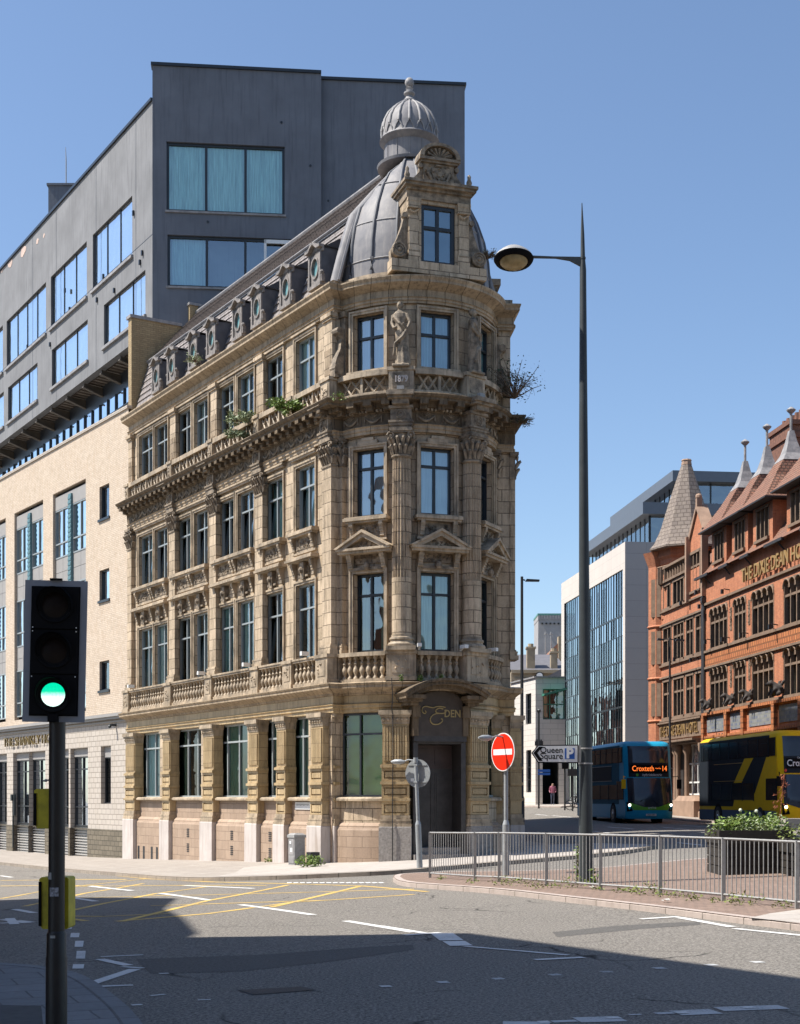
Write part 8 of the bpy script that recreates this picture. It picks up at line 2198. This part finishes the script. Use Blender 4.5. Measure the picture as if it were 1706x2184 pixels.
# ================================================================ the near traffic light
MT['tl_grey'] = M_plain('signal_board_grey', (.21, .225, .26), .5, var=.06)
MT['tl_pole'] = M_plain('black_brown_signal_pole', (.012, .009, .008), .45, var=.3, scale=9, bmp=.2)
MT['lens'] = M_plain('dark_lens', (.010, .005, .004), .5, spec=.15, var=.3)
def M_green():
    m, nt, b = nodes('lit_green_lens'); tcn = nt.nodes.new('ShaderNodeTexCoord'); sp = nt.nodes.new('ShaderNodeSeparateXYZ'); nt.links.new(tcn.outputs['Object'], sp.inputs[0])
    k = nt.nodes.new('ShaderNodeTexBrick'); k.inputs['Scale'].default_value = 1; k.inputs['Brick Width'].default_value = .009; k.inputs['Row Height'].default_value = .009; k.inputs['Mortar Size'].default_value = .0012; k.offset = 0
    nt.links.new(uvs(nt), k.inputs['Vector'])
    nz = noise(nt, uvs(nt), 60, 2); sm = nt.nodes.new('ShaderNodeMath'); sm.operation = 'MULTIPLY_ADD'; sm.inputs[1].default_value = .02; nt.links.new(nz, sm.inputs[0]); nt.links.new(sp.outputs[2], sm.inputs[2])
    c = mix(nt, ramp(nt, sm.outputs[0], GZ-.012, GZ+.03), (.75, 1.0, .92), (.0, .50, .27)); c = mix(nt, ramp(nt, k.outputs['Fac'], 0, 1, 0, .55), c, (0, .18, .11))
    b.inputs['Base Color'].default_value = (0, .05, .03, 1); nt.links.new(c, b.inputs['Emission Color']); b.inputs['Emission Strength'].default_value = 1.25; return m
YT = 9.4; xc = at(117, YT); ztl = zt(1238, YT); zbl = zt(1540, YT)
z0 = g(xc, YT)+KH
TL = thing('traffic_light', 'black traffic light showing green, close up at the left', 'traffic light', (xc, YT, z0))
rl = R(-1.3); cT = (at(117, YT), (ztl+zbl)/2)
Q = lambda a, d, z: (cT[0]+a*math.cos(rl)*.985-z*math.sin(rl)*-1*-1, YT-d+a*.10, cT[1]+a*math.sin(rl)*.35+z*math.cos(rl))
H2 = (ztl-zbl)/2; W2 = .205
m = MB()
for a0, a1, y0, y1 in ((-W2, -W2+.044, -H2, H2), (W2-.044, W2, -H2, H2), (-W2+.044, W2-.044, H2-.040, H2), (-W2+.044, W2-.044, -H2, -H2+.040)): m.box(Q, a0, a1, -.012, .0, y0, y1)
m.build('backing_board', 'tl_grey', TL)
m = MB(); m.box(Q, -W2+.044, W2-.044, -.14, .004, -H2+.040, H2-.040); m.box(Q, -W2+.052, W2-.052, .004, .022, -H2+.05, -.158); m.box(Q, -W2+.052, W2-.052, .004, .022, -.150, .140); m.box(Q, -W2+.052, W2-.052, .004, .022, .148, H2-.05)
m.box(Q, -.04, .04, .0, .02, H2, H2+.012)
hd = m.build('signal_housing', 'black', TL)
m = MB()
for a in (-W2+.062, W2-.062):
    for z in (-.17, .155, .13): m.rod(Q(a, .022, z), Q(a, .028, z), .004, 6)
m.build('screw', 'white', hd)
zl = [zt(1291, YT)-cT[1], zt(1388, YT)-cT[1], zt(1482, YT)-cT[1]]
GZ = 0
for i, zc in enumerate(zl):
    m = MB(); N = 28; rr = .108
    def rp(r, d, dz=0): return [Q(r*math.cos(2*math.pi*k/N), d, zc+dz+r*math.sin(2*math.pi*k/N)) for k in range(N)]
    def ringf(A, B_):
        for k in range(N): j = (k+1) % N; m.face([A[k], A[j], B_[j], B_[k]])
    ringf(rp(rr+.012, .022), rp(rr+.008, .034)); ringf(rp(rr+.008, .034), rp(rr-.006, .030)); ringf(rp(rr-.006, .030), rp(rr-.012, .015))
    # hood
    for k in range(N):
        t0, t1 = 2*math.pi*k/N, 2*math.pi*(k+1)/N; mid = (t0+t1)/2
        if math.sin(mid) > -.35:
            L0, L1 = .03+.13*max(0, (math.sin(t0)+.4)/1.4), .03+.13*max(0, (math.sin(t1)+.4)/1.4)
            for rq in (rr+.006, rr+.002):
                m.face([Q(rq*math.cos(t0), .03, zc+rq*math.sin(t0)), Q(rq*math.cos(t1), .03, zc+rq*math.sin(t1)), Q(rq*math.cos(t1), .03+L1*.45, zc+rq*math.sin(t1)), Q(rq*math.cos(t0), .03+L0*.45, zc+rq*math.sin(t0))])
    bz = m.build('lens_bezel', 'black', hd, smooth=40)
    m = MB(); r_ = .100 if i < 2 else .093
    for s_ in range(5):
        ra_, rb_ = r_*s_/5, r_*(s_+1)/5; A, B_ = (rp(max(ra_, .0005), .016+.022*(1-(ra_/r_)**2))), rp(rb_, .016+.022*(1-(rb_/r_)**2))
        for k in range(N):
            j = (k+1) % N; f_ = lambda r, k: (r*math.cos(2*math.pi*k/N), r*math.sin(2*math.pi*k/N)); m.face([A[k], A[j], B_[j], B_[k]], [f_(ra_, k), f_(ra_, k+1), f_(rb_, k+1), f_(rb_, k)])
    if i == 2: GZ = Q(0, 0, zc)[2]-TL.location.z; MT['green_lit'] = M_green()
    o = m.build('lens', 'green_lit' if i == 2 else 'lens', hd, smooth=60)
    o['label'] = ['unlit red lens', 'unlit amber lens', 'lit green lens'][i]
xp = at(115.5, YT)
m = MB(); m.tube([(at(118, YT), YT+.06, zbl+.25), (at(117.5, YT), YT+.06, zbl-.02), (at(115.5, YT), YT+.06, zt(2000, YT))], .054, 24); m.build('pole', 'tl_pole', TL, smooth=50)
m = MB(); m.tube([(xp, YT+.06, zt(1986, YT)), (xp, YT+.06, zt(1993, YT)), (xp, YT+.06, zt(2040, YT)), (xp+.0, YT+.06, zt(2045, YT)), (xp, YT+.06, z0-.1)], [.052, .064, .066, .070, .072], 24); m.build('pole_base', 'tl_pole', TL, smooth=50)
m = MB(); m.box(ID, xp-.03, xp+.03, YT+.0-.06, YT-.0+.02, zbl-.0, zbl+.05); m.build('bracket', 'black', TL)
MT['box_y'] = M_plain('grubby_yellow_box', (.62, .52, .02), .5, var=.25, scale=7)
def ybox(x0d, x1d, yt, yb, dy, label, lean=0):
    m = MB(); X0, X1 = at(x0d, YT), at(x1d, YT); za, zb = zt(yb, YT), zt(yt, YT); e = .012
    P = [(X0, za+e*2), (X0+e*1.5, za), (X1-e, za), (X1, za+e), (X1, zb-e), (X1-e, zb), (X0+e, zb), (X0-.004, zb-e)]
    m.prism(ID, P, YT+dy, YT+dy+.20); o = m.build('push_button_box', 'box_y', TL); o['label'] = label
    m = MB(); m.box(ID, X0-.006, X0+.012, YT+dy-.01, YT+dy+.0, za+.02, zb-.03); m.build('box_edge', 'black', o)
ybox(65, 110, 1682, 1768, .11, 'upper yellow push button box'); ybox(75, 137, 1873, 1985, .12, 'lower yellow push button box')
m = MB(); m.tube([(at(97, YT), YT+.12, zt(1663, YT)), (at(88, YT), YT+.14, zt(1664, YT))], .006, 6); m.tube([(at(88, YT), YT+.14, zt(1664, YT)), (at(80, YT), YT+.14, zt(1665, YT))], [.012, .004], 8); m.build('small_fitting', 'zinc', TL)
def wrap(xa, xb, ya, yb, mat, nm, r=.0565, zc_=None):
    m = MB(); n = 8; x0, x1 = at(xa, YT)-xp, at(xb, YT)-xp; t0, t1 = math.asin(max(-.98, x0/r)), math.asin(min(.98, x1/r))
    for k in range(n):
        a, b = t0+(t1-t0)*k/n, t0+(t1-t0)*(k+1)/n; zA, zB = zt(yb, YT), zt(ya, YT); f = lambda t, z: (xp+r*math.sin(t), YT+.06-r*math.cos(t), z)
        m.face([f(a, zA), f(b, zA), f(b, zB), f(a, zB)])
    return m.build(nm, mat, TL)
MT['stick'] = M_plain('torn_white_sticker', (.42, .42, .46), .6, var=.3, scale=60, c2=(.03, .03, .035)); wrap(105, 124, 1893, 1912, 'stick', 'sticker'); wrap(100, 109, 1861, 1876, 'zinc', 'round_badge'); wrap(107, 118, 1995, 2001, 'zinc', 'badge', .0665)
